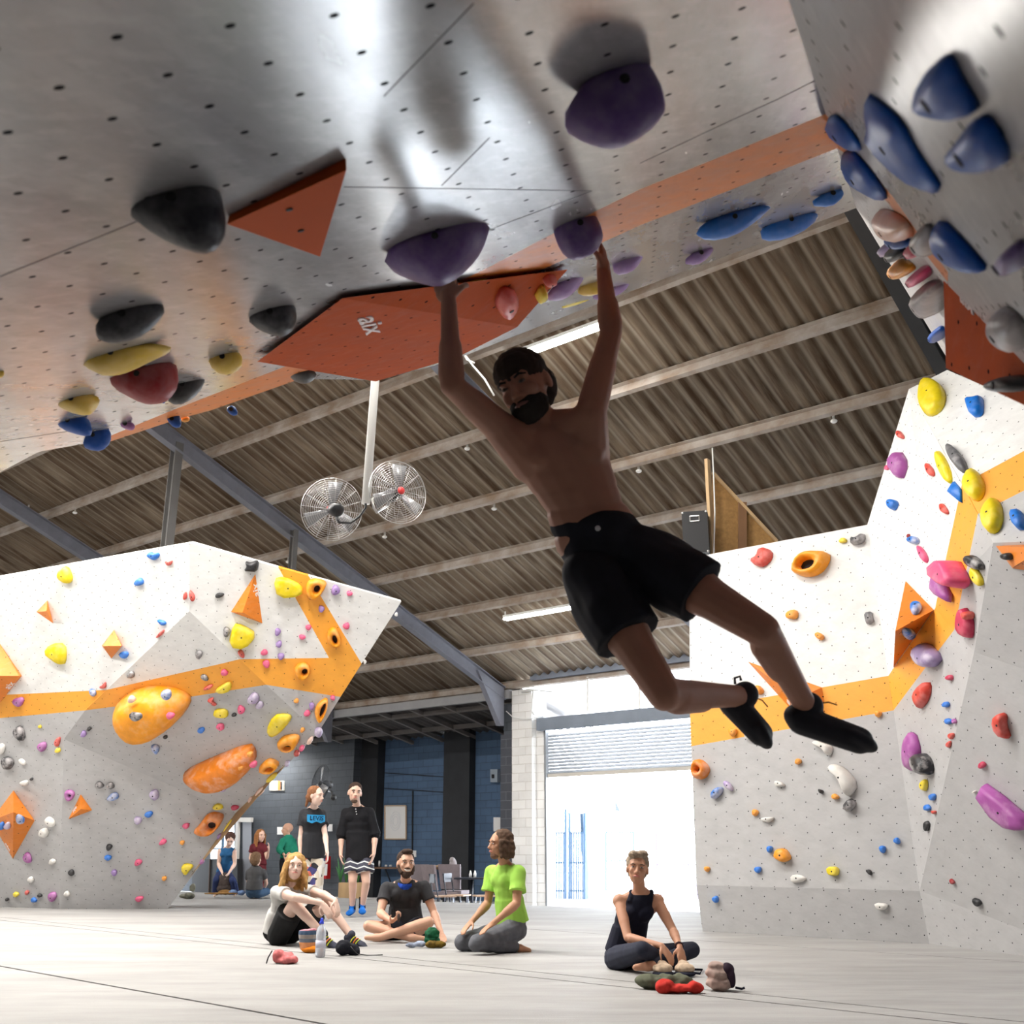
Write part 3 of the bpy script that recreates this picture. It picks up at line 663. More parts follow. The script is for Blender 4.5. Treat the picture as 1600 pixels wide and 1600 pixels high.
# ------------------------------------------------------------------ lamps: two seen, the rest unseen, added to brighten walls and nook
tube_fitting(-9.05, -7.2, 10.9, LAMP_W, 'long glowing tube light right behind the hanging climber\'s head', .18)
tube_fitting(-13.8, -11.95, 16.65, LAMP_W * .6, 'lower glowing tube light left of the climber\'s shorts', .22)
for q, ps in ((6.3, (-24, -20.5, -17, -13.5, -10, -6.5)), (3.4, (-26, -22, -18, -14, -10))):
    for k, p in enumerate(ps): tube_fitting(p, p + 1.85, q, LAMP_W * 3.2, 'added unseen tube light %s from the left in the %s row on the near roof slope' % (('first', 'second', 'third', 'fourth', 'fifth', 'sixth')[k], 'upper' if q > 5 else 'lower'), .35)  # unseen rows, added to light the climbing walls from the front
tube_fitting(-28.5, -26.6, 21.2, 90, 'unseen tube light added in the nook behind the left wall', .05)  # unseen fitting, added because the nook came out dark
# ------------------------------------------------------------------ the cave: overhang and side wall
cam_n = V((.3, 0, 0)) + V((0, ST, -CT)) * 1.0 + V((0, CT, ST)) * (76 / F)
OV = Plane(CAM + ray(685, 400) * 3.6, n=cam_n)
Cc = OV.at(1338, 325); Aa = OV.at(1232, 0)
SD = Plane(Aa, Cc, CAM + ray(1480, 578) * 11.4)
seam_dir = (Cc - Aa)
def seam(y): return Aa + seam_dir * ((y - Aa.y) / seam_dir.y)
rowdir = ray(1980, 370).normalized()
lipL = [OV.at(x, y) for x, y in ((-260, 862), (0, 738), (60, 706), (172, 690), (278, 655), (330, 641), (469, 592), (590, 594), (700, 566), (945, 470), (1338, 325))]
back = [V((-4.2, -.6, 0)), V((-1.0, -.6, 0))]
def onOV(x, y): p = OV.p; n = OV.n; return V((x, y, p.z - (n.x * (x - p.x) + n.y * (y - p.y)) / n.z))
sb = seam(-.6)
top = [(150, 690), (262, 644), (447, 572), (765, 417), (931, 330), (1000, 296), (1291, 171)]
bot = [(1315, 235), (1000, 352), (945, 377), (469, 592)]
w = lambda pts: [tuple(OV.at(*p)) for p in pts]
ol = 'huge grey plywood overhang above the hanging climber with an orange band'
Cb = (1307, 230)
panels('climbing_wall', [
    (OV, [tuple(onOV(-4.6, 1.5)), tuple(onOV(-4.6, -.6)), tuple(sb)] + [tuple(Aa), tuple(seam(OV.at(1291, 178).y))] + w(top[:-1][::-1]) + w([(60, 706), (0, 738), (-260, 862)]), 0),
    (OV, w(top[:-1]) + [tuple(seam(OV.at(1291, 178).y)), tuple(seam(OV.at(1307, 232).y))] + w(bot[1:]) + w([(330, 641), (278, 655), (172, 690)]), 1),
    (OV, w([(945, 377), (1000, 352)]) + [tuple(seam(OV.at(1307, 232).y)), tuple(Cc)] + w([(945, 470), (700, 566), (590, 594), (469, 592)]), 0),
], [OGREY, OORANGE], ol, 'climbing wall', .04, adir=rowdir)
# seams between the plywood sheets of the overhang
JT = plain('plywood_joint', (.05, .05, .055), .8)
for x0, y0, x1, y1 in ((537, 292, 925, 298), (925, 298, 730, 372), (150, 372, 0, 432), (150, 372, 240, 335), (740, 5, 600, 150), (690, 290, 765, 215), (1125, 196, 1215, 155), (1000, 255, 1125, 196), (145, 668, 0, 690), (1215, 155, 1285, 120)):
    M = MB(); a, b_ = OV.at(x0, y0), OV.at(x1, y1); M.bar(a + OV.n * .0005, b_ + OV.n * .0005, .0016, .001, OV.n)
    o = M.build('trim_30', JT); tag(o, 'plywood sheet joint', kind='structure')
# side wall
s_low = [(1478, 566), (1560, 604)]
eS = SD.at(1480, 575)
pr_ = [tuple(SD.at(1482, 540)), tuple(SD.at(1560, 590)), tuple(SD.at(1640, 632))]
def onSD(x, z):
    p = SD.p; n = SD.n; return V((x, p.y - (n.x * (x - p.x) + n.z * (z - p.z)) / n.y, z))
farR = [tuple(SD.at(1640, 632)), (SD.at(1640, 632) + V((-.55, -1.0, -.25)))]
# build: C -> E -> lower lip -> back towards the camera -> seam
e1_ = SD.at(1640, 632)
def prj(v): v = V(v); return v - SD.n * SD.n.dot(v - SD.p)
lowback = [prj((1.75, 2.6, 2.0)), prj((1.25, 1.2, 1.5)), prj((.75, .2, 1.2)), prj((.3, -.6, 1.0))]
bandS = [(1476, 414), (1434, 364), (1397, 310), (1325, 226)]
bandS2 = [(1317, 237), (1390, 320), (1428, 374), (1473, 428)]
st, sb2 = seam(OV.at(1291, 178).y), seam(OV.at(1307, 232).y)
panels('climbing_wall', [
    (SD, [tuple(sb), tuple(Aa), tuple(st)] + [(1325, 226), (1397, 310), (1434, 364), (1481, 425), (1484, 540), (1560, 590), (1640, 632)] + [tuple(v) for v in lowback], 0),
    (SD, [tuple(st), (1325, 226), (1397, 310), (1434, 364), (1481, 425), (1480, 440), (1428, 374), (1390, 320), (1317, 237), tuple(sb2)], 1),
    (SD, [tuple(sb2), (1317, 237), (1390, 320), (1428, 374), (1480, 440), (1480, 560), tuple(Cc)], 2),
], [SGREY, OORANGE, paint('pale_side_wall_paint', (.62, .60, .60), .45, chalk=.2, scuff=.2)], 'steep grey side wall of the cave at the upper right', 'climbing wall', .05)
# wooden support behind the lip
# ------------------------------------------------------------------ left wall
a_, b_, e_, l_ = onz(93, 1420), onz(262, 1420), onY(100, 1155, 16.75), onz(0, 1417)
G = Plane(a_, b_, e_); g_ = G.at(372, 1273); LF = Plane(a_, l_, e_); m_ = LF.at(296, 955); t_ = LF.at(296, 848)
PW = Plane(e_, g_, m_); q_ = PW.at(497, 1145); T = Plane(t_, m_, q_); nose = T.at(627, 940)
panels('climbing_wall', [
    (LF, [(-260, 946), (296, 848), (296, 955), (166, 1078), (0, 1086), (-260, 1100)], 0), (LF, [(-260, 1100), (0, 1086), (166, 1078), (133, 1110), (0, 1122), (-260, 1142)], 1),
    (LF, [(-260, 1142), (0, 1122), (133, 1110), tuple(e_), tuple(a_), tuple(l_), tuple(LF.at(-260, 1409))], 2),
    (PW, [tuple(m_), (166, 1078), (350, 1036), (374, 1030)], 0), (PW, [(166, 1078), (133, 1110), (302, 1088), (416, 1070), (374, 1030), (350, 1036)], 1),
    (PW, [(133, 1110), tuple(e_), tuple(g_), tuple(q_), (416, 1070), (302, 1088)], 2),
    (G, [tuple(a_), tuple(e_), tuple(g_), tuple(b_)], 2),
    (T, [tuple(t_), (435, 886.6), (514, 1028), (374, 1030), tuple(m_)], 0), (T, [(435, 886.6), (482, 899.7), (565, 1037), (532, 1089), (416, 1070), (374, 1030), (514, 1028)], 1),
    (T, [(482, 899.7), tuple(nose), (565, 1037)], 0), (T, [(416, 1070), (532, 1089), tuple(q_)], 2),
], [WHITE, ORANGEP, GREYP], 'angular left climbing wall, white above and grey below with an orange band', 'climbing wall', .12)
# plywood backing so that the wall is a closed body from the side
M = MB(); bk = V((.55, 1.6, 0)); pts = [b_, g_, q_, nose]
M.add([p + V((-.12, .14, 0)) for p in pts] + [V((b_.x - 1.2, b_.y + 1.3, 0)), V((g_.x - 1.6, g_.y + 1.2, g_.z)), V((q_.x - 2.2, q_.y + 1.2, q_.z)), V((nose.x - 2.8, nose.y + 1.8, nose.z))],
      [(0, 1, 5, 4), (1, 2, 6, 5), (2, 3, 7, 6), (4, 5, 6, 7), (3, 2, 1, 0)])
tag(M.build('wall_backing', surf('bare_plywood', (.42, .28, .15), .8, 3, .25)), 'bare plywood backing of the left climbing wall', 'wall backing')
# ------------------------------------------------------------------ right wall
n0, n1, n2 = onz(1098, 1455), onz(1452, 1475), onz(1660, 1501)
k0 = onY(1088, 1383, n0.y - .06); KK = Plane(n0, n1, k0); k1 = KK.at(1437, 1392)
W1 = Plane(k0, k1, onY(1077, 872, n0.y + .1)); aa = W1.at(1355, 820); gg = W1.at(1388, 1056)
dd = onY(1522, 1019, 9.25); QL = Plane(k1, gg, dd); ee = QL.at(1461, 951)
bb = onY(1420, 608, 10.9); AB = Plane(aa, bb, ee); AG = Plane(aa, gg, ee); c_ = onY(1552, 848, 8.35); Q2 = Plane(bb, c_, ee); QB = Plane(ee, c_, dd)
W5 = Plane(k1, n1, n2); x5 = W5.at(1660, 1476); W4 = Plane(dd, k1, x5); x4 = W4.at(1660, 1066); W3 = Plane(c_, dd, x4); x3 = W3.at(1660, 844); W6 = Plane(bb, c_, x3)
panels('climbing_wall', [
    (W1, [(1077, 872), tuple(aa), tuple(gg), (1078, 1110)], 0), (W1, [(1078, 1110), tuple(gg), (1396, 1110), (1080, 1166)], 1), (W1, [(1080, 1166), (1396, 1110), tuple(k1), tuple(k0)], 2),
    (KK, [tuple(k0), tuple(k1), tuple(n1), tuple(n0)], 2),
    (AG, [tuple(aa), tuple(gg), tuple(ee)], 0), (AB, [tuple(aa), tuple(bb), tuple(ee)], 0),
    (Q2, [tuple(bb), (1503, 757), tuple(ee)], 0), (Q2, [(1503, 757), (1528, 803), (1508.8, 897), tuple(ee)], 1), (Q2, [(1528, 803), tuple(c_), (1508.8, 897)], 2),
    (QB, [tuple(ee), (1508.8, 897), (1491, 984)], 1), (QB, [(1508.8, 897), tuple(c_), tuple(dd), (1491, 984)], 2),
    (QL, [tuple(gg), tuple(ee), (1491, 984), (1446, 1043), (1396, 1110)], 1), (QL, [(1396, 1110), (1446, 1043), (1491, 984), tuple(dd), tuple(k1)], 2),
    (W3, [tuple(c_), tuple(x3), tuple(x4), tuple(dd)], 2), (W4, [tuple(dd), tuple(x4), tuple(x5), tuple(k1)], 2), (W5, [tuple(k1), tuple(x5), tuple(n2), tuple(n1)], 2),
    (W6, [tuple(bb), (1480, 578), (1660, 655), (1660, 672), (1503, 757)], 0), (W6, [(1503, 757), (1660, 672), (1660, 736), (1528, 803)], 1), (W6, [(1528, 803), (1660, 736), tuple(x3), tuple(c_)], 2),
], [WHITE, ORANGEP, GREYP], 'tall faceted right climbing wall, white above and grey below with a rising orange band', 'climbing wall', .06)
# plywood side return of the right wall at the doorway
# ------------------------------------------------------------------ holds on the left wall
GL = 'holds on the left climbing wall'; GR = 'holds on the right climbing wall'; GO = 'holds under the overhang'; GS = 'holds on the cave side wall'
hold(LF, (104, 898, 20, 25, -15), 'yellow', .10, 'yellow egg hold alone near the top of the left wall\'s flat face', GL)
hold(LF, [(231, 866), (236, 862), (242, 865), (249, 863), (250, 869), (244, 875), (240, 875), (232, 870)], 'blue', .07, 'three-lobed blue hold at the top of the left wall, left of its peak', GL)
hold(LF, [(258, 876), (264, 880), (271, 874), (268, 883), (262, 884)], 'red', .05, 'small red hooked hold just right of the three-lobed blue hold', GL)
hold(LF, (219, 909, 12, 12), 'blue', .07, 'round blue hold below the three-lobed blue hold', GL)
hold(LF, (290.5, 931, 4, 12), 'red', .05, 'tiny red sliver on the left wall just left of its upright fold', GL)
hold(T, (300, 931, 8, 18, -12), 'red', .06, 'small red almond hold just right of the left wall\'s upright fold', GL)
hold(LF, [(73, 1020), (83, 1005), (103, 1005), (105, 1027), (101, 1040), (87, 1032)], 'yellow', .12, 'yellow rounded triangle hold on white, right of the big left-edge pyramid', GL)
hold(LF, (195, 1023, 12, 12), 'blue', .06, 'round blue hold touching the small two-tone orange octahedral volume', GL)
hold(LF, [(247, 967), (258, 970), (261, 974), (256, 978), (250, 972)], 'blue', .05, 'small blue beaked hold on white left of the grey prow\'s peak', GL)
hold(LF, (252, 990, 5, 15, 40), 'red', .05, 'small red bar hold along the prow edge under the beaked blue hold', GL)
hold(LF, [(166, 1064), (167, 1075), (158, 1076), (157, 1072), (163, 1070)], 'red', .05, 'small red hooked hold on the orange band\'s upper edge, left wall', GL)
hold(LF, (146, 1082, 8, 13, -20), 'chalkblue', .05, 'chalky blue hold on the orange band left of the red hooked hold', GL)
hold(LF, (30, 1096, 15, 16, 0, .22), 'magenta', .06, 'purple hold on the orange band below the big left-edge pyramid', GL)
hold(LF, (32, 1145, 16, 22, -15), 'chalkblack', .09, 'half chalky black hold below the orange band at far left', GL)
hold(LF, (63, 1135, 5, 5), 'yellow', .03, 'tiny pale yellow hold below the orange band', GL)
hold(LF, (3, 1169, 13, 15), 'white', .06, 'white hold cut by the left picture edge', GL)
hold(LF, (14, 1192, 17, 19, -20), 'chalkblack', .09, 'chalky black hold lower left of the other chalky black one', GL)
hold(LF, [(30, 1186), (36, 1185), (41, 1191), (40, 1196), (34, 1193)], 'white', .05, 'small knobbly white hold right of the lower chalky black hold', GL)
hold(LF, [(59, 1166), (63, 1160), (72, 1158), (74, 1166), (68, 1175), (62, 1172)], 'magenta', .06, 'pink purple shield hold left of the grey panel\'s fold', GL)
hold(LF, (91, 1159, 7, 15, 20), 'red', .05, 'red leaf hold right beside the left wall\'s grey fold', GL)
hold(LF, (91, 1172, 8, 8), 'yellow', .04, 'small yellow hold under the red leaf hold at the grey fold', GL)
hold(LF, (39, 1223, 11, 9), 'white', .05, 'small white hold above the large orange diamond volume', GL)
hold(LF, (50, 1217, 5, 5), 'black', .03, 'tiny black hold above the large orange diamond volume', GL)
hold(LF, [(72, 1278), (78, 1275), (86, 1281), (87, 1290), (80, 1291), (73, 1284)], 'white', .07, 'upper white bone-shaped hold right of the diamond volume', GL)
hold(LF, [(63, 1302), (66, 1294), (74, 1293), (78, 1301), (73, 1309), (65, 1307)], 'white', .07, 'lower white claw hold right of the diamond volume', GL)
hold(LF, (44, 1340, 11, 18, -25), 'magenta', .06, 'pink purple oval hold below right of the diamond volume', GL)
hold(LF, (83, 1346, 9, 9), 'white', .05, 'round white hold near the fold, right of the pink purple oval', GL)
hold(LF, (49, 1374, 9, 9), 'white', .05, 'round white hold low on the left wall under the pink purple oval', GL)
hold(LF, (26, 1397, 8, 8), 'yellow', .04, 'small yellow hold at the foot of the left wall', GL)
hold(LF, (43, 1394, 6, 6), 'red', .04, 'small dark red hold at the foot of the left wall', GL)
hold(LF, (63, 1399, 6, 6), 'black', .04, 'small black hold between the foot blue hold and the big purple one', GL)
hold(LF, (12, 1405, 5, 5), 'black', .04, 'leftmost tiny black hold at the foot of the left wall', GL)
hold(LF, (54, 1406, 8, 8), 'blue', .04, 'small blue hold lowest at the foot of the left wall', GL)
hold(LF, (83, 1400, 11, 16), 'magenta', .06, 'purple drop hold at the foot of the left wall beside the fold', GL)
volume(LF, [(57, 956), (74, 938), (83, 974)], [(73, 955, .14)], [(0, 3, 1), (1, 3, 2), (2, 3, 0)], VOL, 'small orange tetrahedral volume under the yellow egg hold', GL)
volume(LF, [(178, 984), (159, 1009), (174, 1029), (191, 1009)], [(161, 1009.5, .16), (190, 1009, .16)], [(0, 4, 1), (0, 5, 4), (0, 3, 5), (1, 4, 2), (4, 5, 2), (5, 3, 2)], VOL, 'small orange octahedral volume with a darker lower face', GL)
o, vs = volume(LF, [(0, 1006), (34, 1056), (0, 1098), (-36, 1100), (-50, 1050), (-30, 1000)], [(30, 1056, .10), (-34, 1056, .45)], [(0, 6, 1), (0, 7, 6), (1, 6, 2), (6, 7, 2), (2, 7, 3), (3, 7, 4), (4, 7, 5), (5, 7, 0)], VOL, 'big orange pyramid volume cut by the left picture edge', GL)
n = (vs[7] - vs[6]).cross(vs[2] - vs[6]).normalized(); n = n if n.dot(CAM - vs[6]) > 0 else -n
PF = Plane(vs[6], n=n); text_mesh('aix', 'lettering', LETTER, PF.at(15, 1071), PF.at(20, 1066) - PF.at(10, 1076), n, 0.136, o, sx=1.25)
o, vs = volume(LF, [(21, 1235), (54, 1282), (20, 1342), (-14, 1282)], [(21, 1269, .35)], [(0, 4, 1), (1, 4, 2), (2, 4, 3), (3, 4, 0)], VOL, 'large orange diamond pyramid volume at the left edge with three small holds', GL)
for (cx, cy, ww, hh, cl, lb, tri) in ((31, 1279, 14, 14, 'chalkblue', 'chalky blue white hold on the right face of the diamond volume', (1, 2, 4)), (3, 1290, 9, 13, 'blue', 'blue hold on the left face of the diamond volume', (2, 3, 4)), (13, 1290, 8, 12, 'palepurple', 'pale purple hold on the diamond volume left of its ridge', (2, 3, 4))):
    hold(Plane(*[vs[i] for i in tri]), (cx, cy, ww, hh), cl, .05, lb, GL)
PF = Plane(vs[2], vs[3], vs[4]); text_mesh('aix', 'lettering', LETTER, PF.at(12, 1323), PF.at(17, 1333) - PF.at(7, 1316), PF.n, 0.104, o, sx=1.25)
# grey bottom panel
hold(G, (109, 1242, 17, 16), 'magenta', .06, 'purple doughnut hold left of the small orange tetrahedron on grey', GL, hole=(110, 1242, 5, 4))
o, vs = volume(G, [(107, 1280), (126, 1241), (144, 1266)], [(126, 1264, .14)], [(0, 3, 1), (1, 3, 2), (2, 3, 0)], VOL, 'small orange tetrahedral volume with white lettering on the grey panel', GL)
PF = Plane(vs[0], vs[1], vs[3]); text_mesh('aix', 'lettering', LETTER, PF.at(117, 1265), PF.at(114, 1269) - PF.at(120, 1260), PF.n, 0.080, o, sx=1.25)
hold(G, (156, 1226, 13, 10), 'chalkblack', .06, 'left one of the pair of black and white eye-shaped holds', GL)
hold(G, (173, 1227, 13, 10), 'chalkblack', .06, 'right one of the pair of black and white eye-shaped holds', GL)
hold(G, (177, 1245, 19, 12, -20), 'chalkblue', .06, 'chalky blue hold under the black and white pair', GL)
hold(G, (242, 1241, 15, 15), 'palepurple', .08, 'pale round chalky hold on the grey panel below the prow\'s lower edge', GL)
hold(G, (233, 1272, 12, 10, -20), 'blue', .05, 'bright blue hold between the two pale round holds on grey', GL)
hold(G, (216, 1281, 11, 12), 'palepurple', .06, 'smaller pale lilac round hold left of the bright blue hold', GL)
hold(G, (291, 1290, 12, 8, -15), 'pink', .05, 'pink hold left of the orange hold with a round hole', GL)
hold(G, (255, 1315, 12, 8, -20), 'pink', .05, 'pink oval hold on grey, halfway up, under the bright blue hold', GL)
hold(G, (285, 1316, 7, 7), 'orange', .04, 'small orange button hold right of the middle pink oval', GL)
hold(G, (171, 1323, 10, 9), 'black', .05, 'black hold right above the lower bright blue hold', GL)
hold(G, [(162, 1339), (168, 1335), (175, 1337), (174, 1342), (168, 1344)], 'blue', .05, 'bright blue knobbly hold under a black one on the grey panel', GL)
hold(G, (216, 1347, 13, 9, -15), 'pink', .05, 'pink hold level with the lower bright blue hold', GL)
hold(G, (179, 1363, 9, 9), 'purple', .05, 'small round purple hold low on the grey panel', GL)
hold(G, (112, 1363, 10, 9), 'black', .05, 'black hold low at the left of the grey panel', GL)
hold(G, (257, 1372, 7, 7), 'orange', .04, 'lower small orange button hold on the grey panel', GL)
hold(G, (105, 1396, 10, 8, -20), 'white', .05, 'white hold at the foot of the grey panel near the fold', GL)
hold(G, (218, 1404, 12, 9, -15), 'pink', .05, 'lowest pink hold at the foot of the grey panel', GL)
hold(G, [(282, 1356), (289, 1348), (304, 1351), (297, 1359), (290, 1368)], 'yellow', .07, 'yellow shell hold near the grey panel\'s slanting right edge', GL)
hold(G, [(302, 1298), (313, 1287), (322, 1273), (332, 1268), (343, 1269), (351, 1273), (347, 1285), (336, 1298), (325, 1305), (310, 1304)], 'orangechalk', .12, 'large orange fish-shaped hold with a round hole', GL, hole=(332, 1288, 14, 11, -25))
# prow
hold(PW, (341, 1260, 16, 9, 5), 'yellow', .05, 'small yellow oval hold above the fish-shaped orange hold', GL)
hold(PW, (367, 1261, 12, 7, -10), 'crimson', .05, 'crimson oval hold at the prow\'s lower right corner', GL)
o = hold(PW, [(179, 1112), (186, 1093), (219, 1072), (258, 1071), (284, 1077), (302, 1089), (291, 1112), (269, 1134), (241, 1152), (210, 1155), (188, 1136)], 'orange', .42, 'giant round orange macro hold on the prow carrying five small holds', GL, prof=[(1, 0), (.97, .25), (.86, .6), (.7, .85), (.45, .97), (.2, 1)], bolt=False)
PWo = Plane(PW.p + PW.n * .36, n=PW.n)
def on_macro(x, y, w_, h_, c, lab, lift=.36): hold(Plane(PW.p + PW.n * lift, n=PW.n), (x, y, w_, h_), c, .07, lab, GL)
on_macro(261, 1084, 17, 14, 'chalkblue', 'chalky light blue hold on top of the giant orange macro', .30)
on_macro(207, 1091, 11, 10, 'peach', 'small pale pink hold at upper left on the giant orange macro', .30)
on_macro(215, 1118, 22, 16, 'chalkblack', 'black and white box hold at the left on the giant orange macro', .36)
on_macro(267, 1117, 12, 10, 'pink', 'pink hold at the right on the giant orange macro', .34)
on_macro(202, 1147, 11, 8, 'chalkblue', 'small chalky blue white hold at the lower edge of the giant orange macro', .1)
hold(PW, (140, 1138, 7, 5), 'black', .04, 'tiny black hold left of the giant orange macro', GL)
hold(PW, (131, 1146, 9, 9), 'purple', .05, 'small purple hold at the prow\'s left corner', GL)
hold(PW, (259, 1151, 7, 5), 'black', .04, 'tiny black hold just right below the giant orange macro', GL)
hold(PW, (315, 1140, 10, 9), 'blue', .05, 'dark blue round hold in the middle of the prow', GL)
hold(PW, [(235, 1165), (242, 1162), (250, 1165), (247, 1178), (241, 1177)], 'chalkblue', .06, 'navy and white knobbly hold between the giant macro and the orange crescent', GL)
hold(PW, (205, 1054, 12, 11), 'chalkblack', .05, 'black hold on the prow\'s grey just above the orange band, left', GL)
hold(PW, (311, 1022, 12, 12), 'chalkblack', .05, 'black hold high in the middle of the prow\'s grey top', GL)
hold(PW, (320, 1058, 13, 8, 25), 'chalkblack', .05, 'grey and white hold on the prow\'s orange band', GL)
hold(PW, (326, 1073, 15, 6, -20), 'red', .05, 'dull red arc hold on the orange band left of a yellow one', GL)
hold(PW, [(334, 1078), (354, 1065), (362, 1065), (362, 1078), (345, 1084)], 'yellow', .07, 'yellow wedge hold on the lower edge of the prow\'s orange band', GL)
hold(PW, (351, 1050, 11, 9), 'pink', .05, 'pale pink hold on the prow\'s orange band near the edge', GL)
hold(PW, [(323, 1093), (335, 1088), (332, 1095), (340, 1100), (336, 1103), (330, 1097)], 'red', .05, 'red arrow-shaped hold under the yellow wedge hold', GL)
hold(PW, [(333, 1118), (336, 1107), (355, 1107), (358, 1118), (350, 1120)], 'yellow', .06, 'chalky yellow box hold under the red arrow hold', GL)
hold(PW, (366, 1116, 8, 5), 'black', .04, 'tiny black hold right of the chalky yellow box hold', GL)
hold(PW, (377, 1108, 11, 13), 'pink', .05, 'pink hold between the yellow box hold and the pale ball holds', GL)
hold(PW, (397, 1090, 17, 16), 'palepurple', .08, 'pale chalky ball hold at the upper right of the prow', GL)
hold(PW, (406, 1101, 12, 11), 'palepurple', .06, 'smaller lilac ball hold touching the pale chalky ball', GL)
hold(PW, [(417, 1139), (428, 1116), (447, 1114), (457, 1118), (453, 1128), (436, 1147), (424, 1151)], 'yellow', .08, 'large yellow tongue hold at the right of the prow', GL)
hold(PW, (345, 1135, 13, 10), 'pink', .05, 'pink hold right of the dark blue round hold on the prow', GL)
hold(PW, (473, 1140, 7, 7), 'orange', .04, 'small orange button hold near the prow\'s right corner', GL)
hold(PW, [(432, 1161), (442, 1149), (459, 1146), (468, 1148), (469, 1155), (461, 1168), (447, 1170)], 'orange', .12, 'upper orange jug hold with a dark slot under the yellow tongue', GL, hole=(451, 1164, 12, 6, -10))
hold(PW, [(403, 1200), (416, 1186), (426, 1184), (439, 1192), (428, 1203), (416, 1204)], 'orange', .12, 'lower orange jug hold with a dark slot right of the big crescent', GL, hole=(424, 1197, 13, 5, -10))
cr = [(288, 1203), (333, 1182), (391, 1159), (401, 1170), (401, 1186), (387, 1207), (362, 1223), (333, 1229), (308, 1223), (292, 1213)]
hold(PW, cr, 'orangechalk', .34, 'big orange crescent macro hold on the prow below the round one', GL, prof=[(1, 0), (.98, .25), (.9, .6), (.75, .85), (.5, .97), (.2, 1)], bolt=False)
for x, y, c, lab, w_ in ((391, 1177, 'orange', 'upper small orange hold on the orange crescent macro', 9), (376, 1197, 'orange', 'lower small orange hold on the orange crescent macro', 9), (397, 1193, 'pink', 'chalky pink hold at the right end of the orange crescent macro', 11)):
    hold(Plane(PW.p + PW.n * .24, n=PW.n), (x, y, w_, w_ - 1), c, .06, lab, GL)
hold(PW, (297, 1220, 9, 6), 'pink', .05, 'pink hold peeking out at the crescent macro\'s left tip', GL)
hold(PW, (348, 1231, 13, 8), 'palepurple', .06, 'pale purple hold peeking out under the orange crescent macro', GL)
# holds showing past the right-hand edge
for x, y, w_, h_, a, c, lab in ((498, 1143, 13, 14, 0, 'palepurple', 'purple ball hold sticking out at the prow\'s right corner'), (485, 1156, 7, 13, 40, 'peach', 'cream hold on the prow\'s edge just below the purple ball'),
                                (472, 1168, 8, 9, 30, 'pink', 'pink white hold on the prow\'s edge'), (464, 1176, 9, 9, 40, 'red', 'salmon hold on the prow\'s edge below the pink white one'),
                                (449, 1192, 7, 9, 30, 'palepurple', 'pale lilac hold on the prow\'s edge beside the lower jug'), (425, 1214, 8, 22, 50, 'yellow', 'pale yellow flake hold on the prow\'s edge'),
                                (407, 1236, 9, 20, 45, 'peach', 'peach flake hold on the prow\'s edge under the pale yellow one'), (392, 1248, 6, 8, 45, 'peach', 'small peach hold lowest of those on the prow\'s edge')):
    hold(PW, (x, y, w_, h_, a, .05), c, .06, lab, GL, bolt=False)
for x, y, w_, h_, a, c, lab in ((359, 1289, 9, 28, 38, 'yellow', 'long yellow flake hold on the grey panel\'s right edge'), (343, 1306, 6, 10, 40, 'purple', 'small purple hold on the grey panel\'s right edge'), (316, 1346, 6, 9, 40, 'magenta', 'small pink purple hold low on the grey panel\'s right edge')):
    hold(G, (x, y, w_, h_, a, .05), c, .05, lab, GL, bolt=False)
# slanted right face
hold(T, [(383, 876), (392, 879), (402, 874), (405, 880), (402, 893), (390, 892), (381, 891), (386, 885)], 'black', .12, 'black horned hold at the top edge of the left wall', GL)
o, vs = volume(T, [(399, 897), (361, 956), (410, 974)], [(379, 957, .15)], [(0, 1, 3), (0, 3, 2), (1, 2, 3)], VOL, 'tall orange triangular volume with white lettering on the left wall', GL)
PF = Plane(vs[0], vs[2], vs[3]); text_mesh('aix', 'lettering', LETTER, PF.at(400, 922), PF.at(398, 910) - PF.at(402, 932), PF.n, 0.136, o, sx=1.25)
hold(T, (343, 930, 14, 8, -20), 'black', .06, 'black teardrop hold left of the tall orange triangular volume', GL)
hold(T, (354, 987, 12, 15, 0), 'chalkblack', .08, 'black hold left of the lower big yellow block hold', GL)
hold(T, [(427, 904), (444, 900), (473, 914), (473, 931), (433, 935)], 'yellow', .14, 'upper big yellow block hold left of the orange ring', GL, prof=SLAB, smooth=1)
hold(T, [(478, 912), (484, 905), (496, 903), (511, 908), (508, 918), (500, 930), (490, 937), (478, 932)], 'orange', .13, 'orange ring hold at the top of the orange band', GL, hole=(495, 919, 9, 12, 25))
hold(T, (524, 922, 14, 15), 'purple', .08, 'larger round purple hold near the left wall\'s top right edge', GL)
hold(T, (546, 927, 9, 8), 'pink', .05, 'pink hold nearest the pointed top right corner', GL)
hold(T, (502, 951, 10, 10), 'purple', .06, 'round purple hold on the slanting orange band', GL)
hold(T, [(364, 974), (379, 975), (403, 990), (383, 1014), (356, 1010)], 'yellow', .14, 'lower big yellow block hold under the tall orange triangle', GL, prof=SLAB, smooth=1)
hold(T, (377, 1021, 8, 15, -35), 'red', .05, 'small red hold under the lower big yellow block', GL)
hold(T, (434, 987, 10, 11), 'purple', .06, 'topmost of three round purple holds in a column', GL)
hold(T, (436, 1006, 9, 11), 'purple', .06, 'middle one of three round purple holds in a column', GL)
hold(T, (439, 1025, 10, 11), 'purple', .06, 'lowest of three round purple holds in a column', GL)
hold(T, (482, 980, 10, 8), 'pink', .05, 'pink hold touching the slanting orange band\'s left edge', GL)
hold(T, (472, 995, 10, 8), 'pink', .05, 'pink hold in the white triangle left of the slanting orange band', GL)
hold(T, (413, 1019, 11, 9), 'pink', .05, 'pink hold in the white just above the level orange band', GL)
hold(T, (416, 1037, 12, 12), 'pink', .05, 'pink hold on the level orange band near the fold', GL)
